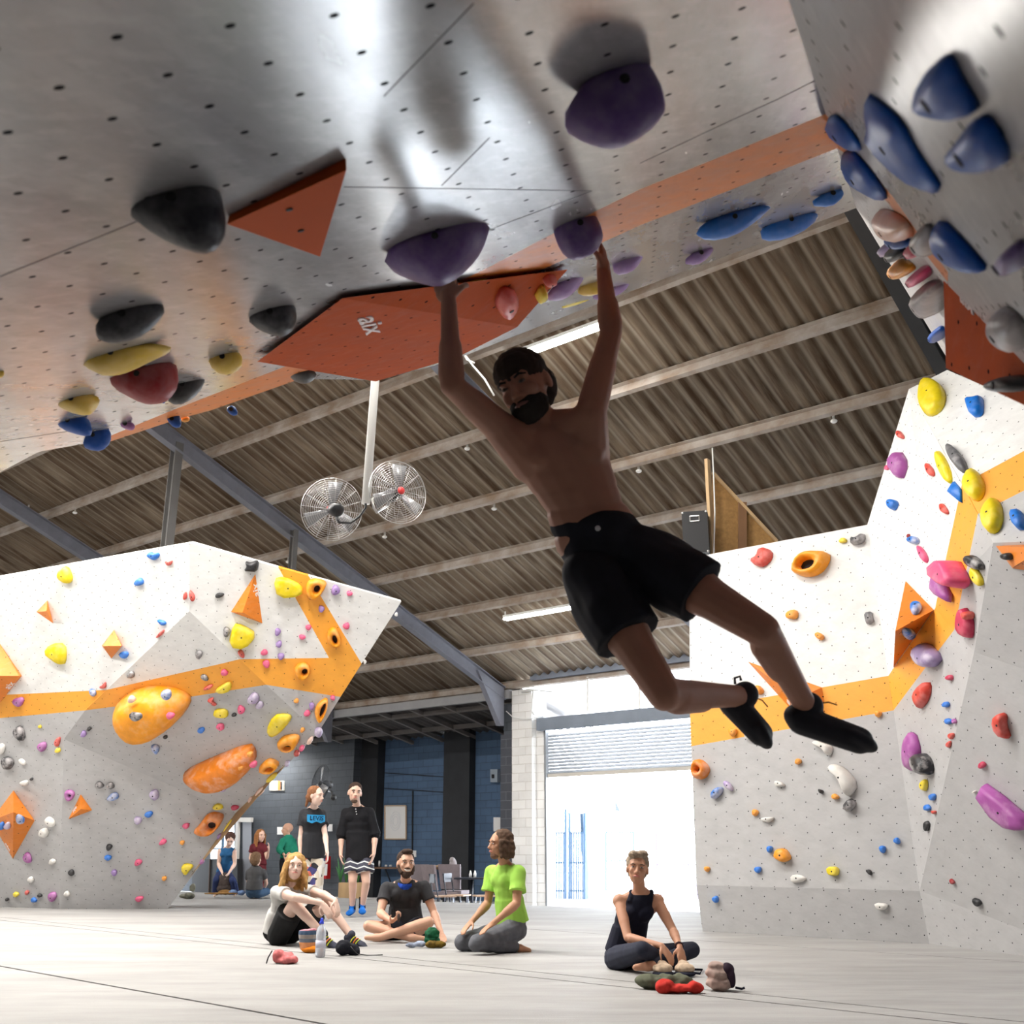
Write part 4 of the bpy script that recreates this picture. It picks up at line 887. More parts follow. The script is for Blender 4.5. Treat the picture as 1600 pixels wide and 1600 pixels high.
hold(T, (541, 978, 10, 11), 'pink', .05, 'pink hold in the right-hand white corner below the upper one', GL)
hold(T, [(510, 988), (518, 979), (526, 981), (533, 1000), (532, 1008), (522, 1011), (512, 1003)], 'orange', .12, 'middle orange ring hold on the slanting band', GL, hole=(523, 998, 7, 14, -15))
hold(T, [(459, 1044), (466, 1036), (477, 1034), (485, 1041), (484, 1052), (474, 1064), (462, 1057)], 'orange', .12, 'orange ring hold on the level orange band', GL, hole=(476, 1048, 8, 10, 30))
hold(T, (463, 1095, 8, 8), 'orange', .04, 'small orange button hold in the grey corner under the band', GL)
hold(T, (487, 1103, 9, 11), 'purple', .05, 'purple hold left of the slim orange ring hold', GL)
hold(T, (480, 1114, 10, 10), 'pink', .05, 'pink hold under the purple one left of the slim orange ring', GL)
hold(T, (520, 1090, 8, 8), 'pink', .05, 'pink hold on the slanting edge under the orange band', GL, bolt=False)
hold(T, [(491, 1109), (497, 1097), (511, 1088), (513, 1100), (507, 1118), (499, 1130), (493, 1122)], 'orange', .11, 'slim orange ring hold at the lower right edge', GL, hole=(504, 1108, 6, 24, 20))
for x, y in ((619, 960), (570, 1034)): hold(T, (x, y, 5, 7), 'white', .03, 'tiny clear clip on the slanting right edge, %s' % ('near the pointed corner' if x > 600 else 'beside the orange band'), GL, bolt=False)
# ------------------------------------------------------------------ holds on the right wall
hold(W6, [(1445, 596), (1460, 596), (1475, 606), (1479, 622), (1474, 640), (1460, 651), (1447, 650), (1438, 635), (1439, 612)], 'yellow', .12, 'big yellow dish hold at the very top of the right wall', GR)
hold(W6, [(1512, 624), (1527, 623), (1537, 620), (1538, 642), (1534, 651), (1521, 653), (1514, 635)], 'blue', .09, 'blue cup hold right of the top yellow dish', GR)
hold(W6, (1497, 719, 18, 50, -35, .04), 'grey', .08, 'grey black spindle hold above the three yellow ones', GR)
hold(Q2, (1477, 730, 13, 54, -22, .04), 'yellow', .06, 'narrow yellow spike hold left of the grey spindle', GR)
hold(W6, [(1523, 733), (1535, 745), (1541, 762), (1536, 780), (1525, 785), (1513, 775), (1510, 757)], 'yellow', .10, 'upper yellow teardrop hold on the orange band', GR)
hold(W6, [(1557, 778), (1566, 790), (1569, 810), (1563, 830), (1550, 836), (1540, 825), (1538, 806), (1546, 788)], 'yellow', .10, 'lower yellow teardrop hold right under the orange band', GR)
hold(W6, [(1582, 801), (1600, 798), (1606, 828), (1589, 829)], 'blue', .08, 'blue cup hold at the right picture edge', GR)
hold(Q2, (1455, 735, 8, 23, -22), 'red', .04, 'red sliver hold left of the yellow spike', GR)
hold(Q2, (1477, 796, 8, 18, -25), 'red', .04, 'red sliver hold left of the rising orange band', GR)
hold(Q2, [(1492, 752), (1503, 765), (1504, 786), (1482, 768)], 'blue', .08, 'blue faceted diamond hold at the orange band\'s bend', GR, smooth=0, prof=[(1, 0), (.9, .3), (.1, 1)], bolt=False)
hold(AB, (1408, 680, 8, 14, -30), 'red', .04, 'small red hold highest on the white facet', GR)
hold(AB, [(1407, 701), (1421, 724), (1410, 755), (1388, 723)], 'magenta', .10, 'purple diamond hold on the white facet\'s left edge', GR, smooth=1, prof=LOW)
hold(AB, (1387, 731, 6, 8), 'pink', .03, 'tiny pink hold under the purple diamond', GR, bolt=False)
hold(AB, (1398, 789, 13, 15), 'blue', .08, 'round blue hold on the white facet under the purple diamond', GR)
hold(W1, [(1330, 839), (1338, 841), (1351, 832), (1353, 845), (1344, 851), (1330, 852)], 'chalkblack', .08, 'black chalky horned hold at the top edge by the corner', GR)
hold(W1, (1318, 845, 12, 8), 'yellow', .04, 'small yellow hold at the top edge beside the black horned one', GR)
hold(AB, (1430, 845, 15, 12, 20), 'chalkblue', .06, 'blue chalky hold above the thin pink hold', GR)
hold(AB, (1421, 838, 3, 7), 'darkred', .03, 'tiny dark red hold left above the blue chalky hold', GR, bolt=False)
hold(AB, (1444, 867, 9, 28, -28), 'pink', .05, 'thin pink lozenge hold on the white facet', GR)
hold(Q2, [(1470, 881), (1494, 946), (1463, 928), (1463, 910)], 'magenta', .10, 'purple fin hold behind the big pink wedge', GR, smooth=1, prof=LOW, bolt=False)
hold(Q2, [(1469, 894), (1498, 870), (1515, 901), (1516, 915), (1504, 922)], 'pink', .20, 'big pink wedge hold on the rising orange band', GR, smooth=1, prof=SLAB)
hold(QB, (1526, 879, 16, 31, -50, .04), 'chalkblack', .07, 'black spindle hold above the slim yellow one on grey', GR)
hold(QB, (1528, 900, 12, 34, -28, .04), 'yellow', .05, 'slim yellow hold under the black spindle', GR)
hold(QB, [(1508, 945), (1522, 964), (1523, 989), (1519, 999), (1504, 991), (1502, 970)], 'crimson', .08, 'tall crimson hold right of the rising orange band', GR)
hold(QB, (1518, 961, 9, 15, -20), 'red', .09, 'red hold sitting on the tall crimson hold', GR, bolt=False)
o, vs = volume(AG, [(1415, 908), (1459, 953), (1396, 1043)], [(1399, 986, .40)], [(0, 3, 1), (1, 3, 2), (2, 3, 0)], VOL, 'tall orange prism volume in the corner carrying two chalky holds', GR)
hold(Plane(vs[0], vs[1], vs[3]), (1431, 952, 20, 16, -20), 'chalkblue', .06, 'chalky blue white hold on the upper face of the prism volume', GR)
hold(Plane(vs[1], vs[2], vs[3]), (1418, 988, 18, 16, 0), 'chalkblue', .06, 'chalky blue white knob on the dark lower face of the prism volume', GR)
hold(QL, [(1433, 1015), (1451, 1001), (1475, 1027), (1466, 1041), (1455, 1043), (1444, 1037)], 'palepurple', .14, 'two-tone pink purple scoop hold under the prism volume', GR, smooth=1)
hold(QL, (1486, 1059, 8, 9, -30), 'crimson', .04, 'small crimson hold right of the pink purple scoop', GR)
hold(QL, [(1433, 1086), (1447, 1066), (1456, 1066), (1455, 1088), (1442, 1109), (1436, 1101)], 'red', .08, 'red leaf hold at the fold below the orange band', GR)
hold(QL, (1480, 1101, 9, 9), 'blue', .04, 'upper blue button hold near the grey fold', GR)
hold(W1, (1416, 1110, 5, 7), 'black', .03, 'tiny black hold beside the orange band\'s lower corner', GR)
o, vs = volume(W3, [(1556, 853), (1664, 848), (1660, 900), (1582, 888)], [(1584, 885, .12), (1636, 856, .30)], [(0, 4, 3), (0, 5, 4), (0, 1, 5), (1, 2, 5), (2, 3, 5), (3, 4, 5)], VOL, 'orange and rust red volume cut by the right picture edge', GR)
hold(Plane(vs[0], vs[4], vs[5]), (1577, 869, 13, 10, 20), 'black', .06, 'black hold on the volume at the right picture edge', GR)
hold(QL, [(1431, 1140), (1441, 1175), (1435, 1200), (1422, 1206), (1418, 1187), (1420, 1157)], 'magenta', .09, 'tall purple leaf hold at the fold', GR)
hold(QL, [(1436, 1182), (1445, 1175), (1457, 1185), (1461, 1207), (1451, 1212), (1440, 1200)], 'chalkblack', .14, 'black hold with a white chalked top beside the purple leaf', GR)
hold(QL, (1446, 1227, 9, 19), 'yellow', .05, 'pale yellow hold under the chalk-topped black hold', GR)
hold(QL, (1459, 1245, 9, 10), 'blue', .04, 'blue button hold right below the pale yellow hold', GR)
hold(QL, (1451, 1262, 8, 10), 'blue', .04, 'lower blue button hold of the pair under the pale yellow hold', GR)
hold(QL, (1461, 1269, 5, 6), 'red', .03, 'tiny red hold beside the lower blue button', GR)
hold(QL, (1450, 1290, 7, 15), 'black', .04, 'dark slim hold under the pair of blue buttons', GR)
hold(QL, (1484, 1127, 9, 10), 'blue', .04, 'second blue button hold down the grey fold', GR)
hold(QL, (1493, 1127, 5, 8), 'magenta', .03, 'tiny purple hold beside the second blue button', GR)
hold(QL, (1488, 1150, 7, 11, 15), 'red', .03, 'upper one of two small red holds along the grey fold', GR)
hold(QL, (1484, 1163, 6, 11, 10), 'red', .03, 'lower one of two small red holds along the grey fold', GR)
hold(W4, [(1555, 1122), (1567, 1112), (1575, 1117), (1574, 1132), (1582, 1155), (1562, 1150)], 'red', .09, 'red crescent hold on the right-hand grey panel', GR)
hold(W4, (1536, 1195, 11, 10), 'crimson', .04, 'small crimson hold between the red crescent and the big purple one', GR)
hold(W4, [(1535, 1240), (1543, 1224), (1570, 1243), (1602, 1270), (1625, 1292), (1600, 1297), (1585, 1294), (1560, 1275)], 'magenta', .12, 'large faceted purple hold at the right picture edge', GR, smooth=0, prof=SLAB)
hold(W4, (1524, 1237, 5, 4), 'white', .03, 'tiny white hold left of the large purple one', GR)
hold(W4, (1489, 1377, 5, 10, -45), 'darkred', .03, 'tiny dark red hold low on the grey panel', GR)
hold(W4, (1528, 1409, 9, 16, -40), 'black', .04, 'black leaf hold low on the right-hand grey panel', GR)
hold(W1, [(1140, 1138), (1146, 1141), (1152, 1138), (1152, 1147), (1146, 1152), (1140, 1147)], 'orange', .06, 'orange heart-shaped hold on the band under the climber\'s left foot', GR)
hold(W1, (1172, 1149, 13, 18), 'white', .06, 'white hold half hidden by the climber\'s left shoe', GR)
hold(W1, [(1269, 1162), (1281, 1156), (1300, 1165), (1303, 1171), (1297, 1184), (1290, 1172)], 'white', .08, 'smaller white crescent hold under the climber\'s right shoe', GR)
hold(W1, [(1296, 1202), (1304, 1193), (1323, 1200), (1343, 1226), (1330, 1245), (1326, 1245), (1316, 1218)], 'white', .12, 'larger white crescent hold above the grey chalky one', GR)
hold(W1, [(1329, 1246), (1338, 1252), (1338, 1260), (1327, 1270), (1317, 1261)], 'chalkblack', .08, 'black chalky hold at the larger white crescent\'s tip', GR)
hold(W1, (1248, 1190, 10, 9), 'orange', .05, 'orange button hold under the climber\'s shoes, right of centre', GR)
hold(W1, [(1086, 1200), (1088, 1188), (1097, 1186), (1108, 1196), (1110, 1205), (1104, 1216), (1093, 1219), (1085, 1212)], 'orangechalk', .12, 'orange doughnut hold at the right wall\'s left edge', GR, hole=(1095, 1203, 7, 8))
hold(W1, (1122, 1239, 12, 22, 42, .05), 'chalkblue', .08, 'chalky blue pill hold below the doughnut', GR)
hold(W1, (1139, 1228, 9, 20, -42, .05), 'palepurple', .06, 'pale chalky pill hold right of the blue one', GR)
hold(W1, [(1210, 1221), (1218, 1220), (1230, 1228), (1214, 1231)], 'white', .05, 'upper white fish-shaped hold in the middle', GR)
hold(W1, [(1279, 1232), (1289, 1236), (1283, 1242)], 'black', .05, 'small black triangle hold left of an orange button', GR)
hold(W1, (1306, 1245, 11, 9), 'orange', .05, 'orange button hold right of the small black triangle', GR)
hold(W1, (1181, 1270, 10, 10), 'orange', .05, 'orange button hold above the second white fish-shaped hold', GR)
hold(W1, [(1190, 1279), (1200, 1277), (1212, 1277), (1207, 1283), (1200, 1286), (1191, 1283)], 'white', .05, 'second white fish-shaped hold down, under an orange button', GR)
hold(W1, (1204, 1327, 9, 10), 'blue', .05, 'blue button hold left above the orange star hold', GR)
hold(W1, [(1214, 1327), (1225, 1325), (1232, 1329), (1238, 1341), (1233, 1345), (1224, 1348), (1212, 1341), (1211, 1336)], 'orange', .10, 'large orange star-shaped hold low on the right wall', GR)
hold(W1, (1106, 1358, 8, 8), 'orange', .05, 'orange button hold low at the left edge of the right wall', GR)
hold(W1, (1185, 1359, 10, 11), 'blue', .05, 'blue button hold left below the orange star hold', GR)
hold(W1, [(1293, 1354), (1311, 1354), (1312, 1366), (1306, 1369), (1295, 1367)], 'yellow', .06, 'square yellow block hold low on the right wall', GR, prof=SLAB, smooth=1)
hold(W1, [(1237, 1368), (1250, 1366), (1263, 1373), (1252, 1379), (1238, 1380)], 'white', .05, 'lowest white fish-shaped hold left of the yellow block', GR)
hold(W1, [(1352, 1359), (1360, 1358), (1364, 1364), (1361, 1369)], 'black', .04, 'small black fin hold right of the yellow block', GR)
hold(W1, (1380, 1327, 10, 11), 'blue', .05, 'left one of two blue button holds near the corner', GR)
hold(W1, (1402, 1314, 10, 10), 'blue', .05, 'right one of two blue button holds near the corner', GR)
hold(KK, (1119, 1405, 10, 10), 'blue', .05, 'blue button hold on the kick board', GR)
hold(KK, [(1367, 1410), (1389, 1412), (1387, 1419), (1378, 1423), (1370, 1419)], 'white', .05, 'white hold on the kick board', GR)
hold(W1, (1373, 1116, 11, 9), 'orange', .05, 'orange button hold at the band\'s lower edge near the corner', GR)
hold(W1, [(1190, 854), (1208, 861), (1208, 873), (1196, 886), (1184, 886), (1173, 876), (1186, 869)], 'red', .08, 'red crescent hold at the top of the right wall', GR)
hold(W1, [(1240, 893), (1250, 869), (1266, 862), (1298, 863), (1297, 880), (1283, 898), (1262, 903), (1246, 898)], 'orange', .14, 'large orange ring hold at the top of the right wall', GR, hole=(1264, 883, 25, 16, -15))
hold(W1, [(1230, 957), (1240, 952), (1248, 955), (1247, 967), (1236, 968), (1229, 965)], 'orange', .06, 'upper orange knob hold above the climber\'s knee', GR)
hold(W1, [(1274, 990), (1281, 988), (1290, 995), (1284, 1002), (1275, 996)], 'orange', .06, 'second orange knob hold right of the climber\'s shin', GR)
hold(W1, [(1351, 957), (1363, 955), (1364, 965), (1367, 972), (1356, 977), (1353, 970)], 'grey', .06, 'grey hourglass hold on white near the corner', GR)
hold(W1, (1187, 1079, 13, 14), 'orange', .07, 'round orange hold behind the climber\'s left heel', GR)
o, vs = volume(W1, [(1169, 1034), (1284, 1074), (1288, 1096), (1254, 1128)], [(1246, 1092, .3)], [(0, 4, 1), (1, 4, 2), (2, 4, 3), (3, 4, 0)], VOL, 'long orange spear-shaped volume behind the climber\'s right calf', GR)
PF = Plane(vs[0], vs[3], vs[4]); text_mesh('aix', 'lettering', LETTER, PF.at(1238, 1103), PF.at(1246, 1112) - PF.at(1230, 1094), PF.n, 0.136, o, sx=1.25)
# ------------------------------------------------------------------ holds and volumes under the overhang
def und(out, col, lab, th=.5, dy=0.0, smooth=1, bolt=True):
    xs = [p[0] for p in out]; ys = [p[1] for p in out]; cx = (min(xs) + max(xs)) / 2; yy = min(ys) + .3 * (max(ys) - min(ys))
    return clump(OV.at(cx, yy).y + dy, out, col, lab, GO, th, smooth, bolt)
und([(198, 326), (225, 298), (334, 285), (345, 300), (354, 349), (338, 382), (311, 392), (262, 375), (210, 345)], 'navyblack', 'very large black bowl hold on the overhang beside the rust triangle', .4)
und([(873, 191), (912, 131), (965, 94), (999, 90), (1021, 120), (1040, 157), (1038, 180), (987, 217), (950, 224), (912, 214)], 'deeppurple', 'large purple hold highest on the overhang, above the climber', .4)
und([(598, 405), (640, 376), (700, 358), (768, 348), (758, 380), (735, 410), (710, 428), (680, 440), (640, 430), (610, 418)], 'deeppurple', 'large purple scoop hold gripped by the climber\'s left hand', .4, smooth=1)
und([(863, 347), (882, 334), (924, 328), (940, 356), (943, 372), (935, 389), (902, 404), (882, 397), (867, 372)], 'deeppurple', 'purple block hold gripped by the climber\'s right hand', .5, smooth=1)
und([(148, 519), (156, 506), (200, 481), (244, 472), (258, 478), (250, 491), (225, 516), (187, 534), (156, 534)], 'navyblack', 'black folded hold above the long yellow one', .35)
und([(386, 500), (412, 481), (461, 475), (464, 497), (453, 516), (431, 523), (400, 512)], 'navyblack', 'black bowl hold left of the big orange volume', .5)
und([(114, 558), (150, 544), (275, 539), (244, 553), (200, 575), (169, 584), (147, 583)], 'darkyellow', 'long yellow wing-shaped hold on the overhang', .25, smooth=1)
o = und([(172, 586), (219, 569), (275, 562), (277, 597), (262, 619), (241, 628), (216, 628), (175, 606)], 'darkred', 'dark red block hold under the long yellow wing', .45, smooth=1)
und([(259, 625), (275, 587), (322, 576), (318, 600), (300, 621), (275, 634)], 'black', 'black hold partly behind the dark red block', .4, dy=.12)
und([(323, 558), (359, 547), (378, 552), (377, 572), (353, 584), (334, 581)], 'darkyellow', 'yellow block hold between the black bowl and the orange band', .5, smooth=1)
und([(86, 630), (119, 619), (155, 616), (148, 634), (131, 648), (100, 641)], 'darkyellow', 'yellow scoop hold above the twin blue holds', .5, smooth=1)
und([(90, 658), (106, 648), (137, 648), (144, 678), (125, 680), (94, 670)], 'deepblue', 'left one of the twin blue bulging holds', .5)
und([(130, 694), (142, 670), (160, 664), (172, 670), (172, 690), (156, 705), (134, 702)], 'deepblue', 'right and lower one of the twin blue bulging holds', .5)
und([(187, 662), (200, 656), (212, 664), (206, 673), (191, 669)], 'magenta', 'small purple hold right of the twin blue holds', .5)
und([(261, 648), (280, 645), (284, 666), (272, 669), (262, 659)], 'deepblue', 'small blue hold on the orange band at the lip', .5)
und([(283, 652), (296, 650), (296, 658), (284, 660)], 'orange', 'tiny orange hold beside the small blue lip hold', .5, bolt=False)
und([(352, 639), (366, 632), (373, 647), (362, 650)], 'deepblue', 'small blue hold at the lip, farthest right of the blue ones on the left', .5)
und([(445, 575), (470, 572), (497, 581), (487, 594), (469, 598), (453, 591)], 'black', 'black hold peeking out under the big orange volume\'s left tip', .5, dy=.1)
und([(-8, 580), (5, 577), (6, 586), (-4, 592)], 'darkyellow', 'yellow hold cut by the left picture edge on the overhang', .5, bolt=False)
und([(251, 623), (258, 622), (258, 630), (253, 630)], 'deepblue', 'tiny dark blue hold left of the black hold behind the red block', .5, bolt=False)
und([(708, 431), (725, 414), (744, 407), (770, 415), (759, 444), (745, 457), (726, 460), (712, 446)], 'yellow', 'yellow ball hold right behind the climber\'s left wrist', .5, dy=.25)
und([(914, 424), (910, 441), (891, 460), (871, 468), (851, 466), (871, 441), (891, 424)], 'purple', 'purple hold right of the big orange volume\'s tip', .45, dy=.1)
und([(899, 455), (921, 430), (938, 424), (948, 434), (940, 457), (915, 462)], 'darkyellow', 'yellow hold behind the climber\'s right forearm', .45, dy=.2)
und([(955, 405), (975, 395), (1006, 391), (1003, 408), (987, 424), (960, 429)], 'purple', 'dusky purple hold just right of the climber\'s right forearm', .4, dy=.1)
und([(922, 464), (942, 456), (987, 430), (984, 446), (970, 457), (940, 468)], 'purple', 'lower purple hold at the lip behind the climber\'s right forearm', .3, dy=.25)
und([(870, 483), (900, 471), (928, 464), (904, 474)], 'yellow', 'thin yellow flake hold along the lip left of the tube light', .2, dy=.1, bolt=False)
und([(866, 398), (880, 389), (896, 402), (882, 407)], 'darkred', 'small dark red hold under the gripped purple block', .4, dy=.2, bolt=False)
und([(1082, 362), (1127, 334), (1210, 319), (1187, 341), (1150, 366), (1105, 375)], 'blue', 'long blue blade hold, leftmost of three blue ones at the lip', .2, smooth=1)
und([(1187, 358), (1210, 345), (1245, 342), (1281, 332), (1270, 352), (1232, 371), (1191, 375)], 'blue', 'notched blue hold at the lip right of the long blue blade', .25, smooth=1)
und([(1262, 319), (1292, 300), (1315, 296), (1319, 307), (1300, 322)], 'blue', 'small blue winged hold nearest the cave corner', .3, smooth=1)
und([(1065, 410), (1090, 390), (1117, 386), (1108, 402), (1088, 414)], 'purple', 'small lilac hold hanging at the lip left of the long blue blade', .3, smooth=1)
# rust triangle
pA, pB, pC = OV.at(355, 350, .02), OV.at(541, 266, .03), OV.at(500, 401, .02); c = (pA + pB + pC) / 3
M = MB(); up = -OV.n * .0
bs = [p + (c - p) * .04 + UP * .07 for p in (pA, pB, pC)]; M.add([pA, pB, pC] + bs, [(0, 1, 2), (5, 4, 3), (0, 3, 4, 1), (1, 4, 5, 2), (2, 5, 3, 0)])
o = thing(M, 'climbing_volume', VOLD, 'flat rust orange triangular volume on the overhang beside the huge black bowl', 'climbing volume', GO); bpy.context.view_layer.update()
B = MB(); q_n = (pB - pA).cross(pC - pA).normalized(); q_n = q_n if q_n.dot(CAM - c) > 0 else -q_n
TP = Plane(c, n=q_n)
for x, y in ((452, 327), (470, 360)): B2 = MB(); B2.lathe(TP.at(x, y, .001), [(.009, 0), (.008, .003)], 10, q_n); B2.build('bolt', DARKHOLE, o)
# big orange volume straddling the lip
A_, B_, C_, D_ = OV.at(402, 565, .02), OV.at(535, 466, .02), OV.at(887, 421, .02), OV.at(808, 511, .15)
LP = Plane(A_, B_, D_); E_ = LP.at(587, 596); F_ = LP.at(715, 558)
vs = [A_, B_, C_, D_, F_, E_, OV.at(640, 560, 0), OV.at(830, 480, 0)]
me = bpy.data.meshes.new('climbing_volume'); cc = centre(vs)
me.from_pydata([tuple(v - cc) for v in vs], [], [(1, 2, 3), (0, 1, 3, 4, 5), (0, 5, 6), (5, 4, 6), (4, 3, 7, 6), (3, 2, 7), (0, 6, 1), (1, 6, 7), (1, 7, 2)])
ul = me.uv_layers.new(name='UVMap'); hh, vv = uv_lattice(LP)
for p in me.polygons:
    for li in p.loop_indices:
        d = vs[me.loops[li].vertex_index] - LP.p; X, Y = d.dot(hh), d.dot(vv); ul.data[li].uv = (X / .289 + Y / .163, X / .289 - Y / .163)
bv = link('climbing_volume', me, VOLD); bv.location = cc; bpy.context.view_layer.update()
tag(bv, 'biggest rust orange faceted volume at the lip, behind the climber\'s left forearm', 'climbing volume', GO)
text_mesh('aix', 'lettering', LETTER, LP.at(580, 507), LP.at(588, 522) - LP.at(572, 492), LP.n, .125, bv, sx=2.3)
T1 = Plane(B_, C_, D_)
hold(T1, [(772, 468), (783, 446), (803, 449), (804, 466), (789, 490), (777, 485)], 'red', .06, 'chalky red hold on the big lip volume right of the yellow ball', GO)
hold(T1, [(832, 466), (844, 444), (852, 446), (850, 457)], 'yellow', .05, 'small yellow hold on the big lip volume\'s right end', GO, bolt=False)
hold(T1, (858, 434, 20, 10, -10), 'red', .04, 'small red hold near the big lip volume\'s right tip', GO)
# ------------------------------------------------------------------ side wall of the cave
def sdh(out, col, lab, h=.05, smooth=1, bolt=None): return hold(SD, out, col, h, lab, GS, prof=LOW, smooth=smooth, bolt=bolt)
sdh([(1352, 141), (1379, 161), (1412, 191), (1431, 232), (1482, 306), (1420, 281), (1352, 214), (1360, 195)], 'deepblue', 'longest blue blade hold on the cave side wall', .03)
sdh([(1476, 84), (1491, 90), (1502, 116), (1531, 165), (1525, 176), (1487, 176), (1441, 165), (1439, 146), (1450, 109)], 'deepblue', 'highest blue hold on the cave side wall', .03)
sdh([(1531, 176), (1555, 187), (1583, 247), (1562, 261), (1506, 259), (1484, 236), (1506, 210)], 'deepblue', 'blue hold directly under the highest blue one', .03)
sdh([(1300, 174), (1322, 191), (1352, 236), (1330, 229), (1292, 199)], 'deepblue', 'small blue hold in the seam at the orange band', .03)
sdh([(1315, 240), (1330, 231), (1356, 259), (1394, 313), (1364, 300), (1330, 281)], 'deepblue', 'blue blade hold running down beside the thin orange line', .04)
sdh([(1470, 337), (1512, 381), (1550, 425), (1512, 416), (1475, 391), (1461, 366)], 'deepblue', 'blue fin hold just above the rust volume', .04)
sdh([(1433, 366), (1450, 345), (1462, 362), (1469, 394), (1450, 391)], 'rock', 'chalky grey hold left of the blue fin', .05)
sdh([(1369, 328), (1387, 325), (1416, 341), (1431, 366), (1419, 372), (1387, 362)], 'peach', 'pinkish chalky hold beside the thin orange line', .06, 2)
sdh([(1386, 362), (1425, 373), (1431, 381), (1403, 378)], 'deepblue', 'thin blue hold under the pinkish chalky one', .05)
sdh([(1427, 375), (1450, 391), (1437, 396), (1427, 387)], 'crimson', 'crimson hold under the chalky grey one', .05)
sdh([(1382, 378), (1394, 381), (1397, 395), (1385, 391)], 'palepurple', 'pale purple hold at the side wall\'s free edge', .06)
sdh([(1395, 381), (1408, 380), (1419, 392), (1419, 398), (1400, 399)], 'black', 'black hold right of the pale purple one at the free edge', .07, 2)
sdh([(1398, 408), (1412, 402), (1433, 416), (1428, 425), (1406, 424)], 'orange', 'orange hold at the side wall\'s free edge', .08, 2)
sdh([(1433, 420), (1450, 412), (1459, 428), (1444, 437)], 'pink', 'hot pink hold right below the orange one', .08, 2)
sdh([(1437, 450), (1453, 437), (1475, 437), (1477, 489), (1456, 481)], 'rock', 'large grey rocky hold left of the rust volume', .10, 2)
sdh([(1464, 510), (1476, 508), (1478, 530), (1463, 527)], 'deepblue', 'dark blue hold peeking out left of the rust volume', .08, 2)
sdh([(1575, 387), (1600, 368), (1610, 419), (1581, 412)], 'deeppurple', 'purple hold cut by the right picture edge', .04, 2)
sdh([(1553, 494), (1569, 475), (1602, 500), (1612, 551), (1569, 528)], 'rock', 'grey rocky hold at the rust volume\'s right corner', .05, 2)
# rust volume on the side wall
v0, v1, v2, v3, v4 = [SD.at(x, y, .02) for x, y in ((1473, 399), (1553, 486), (1625, 560), (1625, 636), (1480, 560))]
fp = [onY(1473, 399, SD.at(1473, 415).y), ]
VP = Plane(onY(1473, 400, 3.05), onY(1555, 487, 2.75), onY(1478, 575, 3.25)); pts = [VP.at(x, y) for x, y in ((1473, 400), (1555, 487), (1640, 590), (1640, 652), (1478, 575))]
c = centre(pts); bkp = [p + V((.16, .20, .06)) for p in pts]
me = bpy.data.meshes.new('climbing_volume'); me.from_pydata([tuple(p - c) for p in pts + bkp], [], [(0, 1, 2, 3, 4), (9, 8, 7, 6, 5)] + [(i, 5 + i, 5 + (i + 1) % 5, (i + 1) % 5) for i in range(5)])
ul = me.uv_layers.new(name='UVMap'); hh, vv = uv_lattice(VP)
for p in me.polygons:
    for li in p.loop_indices:
        d = (pts + bkp)[me.loops[li].vertex_index] - VP.p; X, Y = d.dot(hh), d.dot(vv); ul.data[li].uv = (X / .289 + Y / .163, X / .289 - Y / .163)
ov = link('climbing_volume', me, VOLD); ov.location = c; bpy.context.view_layer.update()
tag(ov, 'rust orange faceted volume at the right picture edge with white lettering', 'climbing volume', GS)
text_mesh('aix', 'lettering', LETTER, VP.at(1513, 465), VP.at(1548, 500) - VP.at(1486, 436), VP.n, .105, ov)
hold(VP, [(1559, 600), (1580, 588), (1602, 584), (1620, 600), (1602, 612), (1575, 611)], 'black', .07, 'black hold on the rust volume at the right picture edge', GS)
# ------------------------------------------------------------------ people
def skin(name, col, rough=.55):
    if name in MATS: return MATS[name]
    m = plain(name, col, rough, var=.12, scale=7); return m
def cloth(name, col, var=.2, scale=9, rough=.85): return plain(name, col, rough, var=var, scale=scale, spec=.25)
HEADN = ('hair', 'beard', 'short_hair', 'long_hair', 'ponytail_hair', 'chin_length_hair', 'stubble', 'short_beard')
HS = {'c': None, 'k': 1.14}
def remeshed(mb, name, mat, parent, vox=.008, smooth=4, fac=.5, noise_amt=0, noise_scale=20, stretch=None):
    """melts overlapping closed shapes into one continuous surface"""
    if name in HEADN: mb.v = [HS['c'] + (v - HS['c']) * HS['k'] for v in mb.v]
    og = centre(mb.v); me = mb.mesh(name + '_tmp', og)
    o = bpy.data.objects.new(name + '_tmp', me); COL.objects.link(o)
    r = o.modifiers.new('r', 'REMESH'); r.mode = 'VOXEL'; r.voxel_size = vox; r.use_smooth_shade = True
    if smooth: s = o.modifiers.new('s', 'SMOOTH'); s.factor = fac; s.iterations = smooth
    dg = bpy.context.evaluated_depsgraph_get(); dg.update()
    nm = bpy.data.meshes.new_from_object(o.evaluated_get(dg)); bpy.data.objects.remove(o); bpy.data.meshes.remove(me)
    nm.name = name
    if noise_amt:
        ns = [v.normal.copy() for v in nm.vertices]
        for v, n in zip(nm.vertices, ns):
            w = v.co + og; q = V((w.x * noise_scale, w.y * noise_scale, w.z * noise_scale))
            if stretch: q = V((q.x * stretch[0], q.y * stretch[1], q.z * stretch[2]))
            v.co += n * (noise.noise(q) * noise_amt)
    for p in nm.polygons: p.use_smooth = True
    nm.materials.clear(); x = link(name, nm, mat); x.location = og
    if parent is not None: adopt(x, parent)
    return x
def frame3(f, u):
    f = f.normalized(); r = f.cross(u).normalized(); u = r.cross(f).normalized(); return r, f, u
def RM(r, f, u): return Matrix((r, f, u)).transposed()
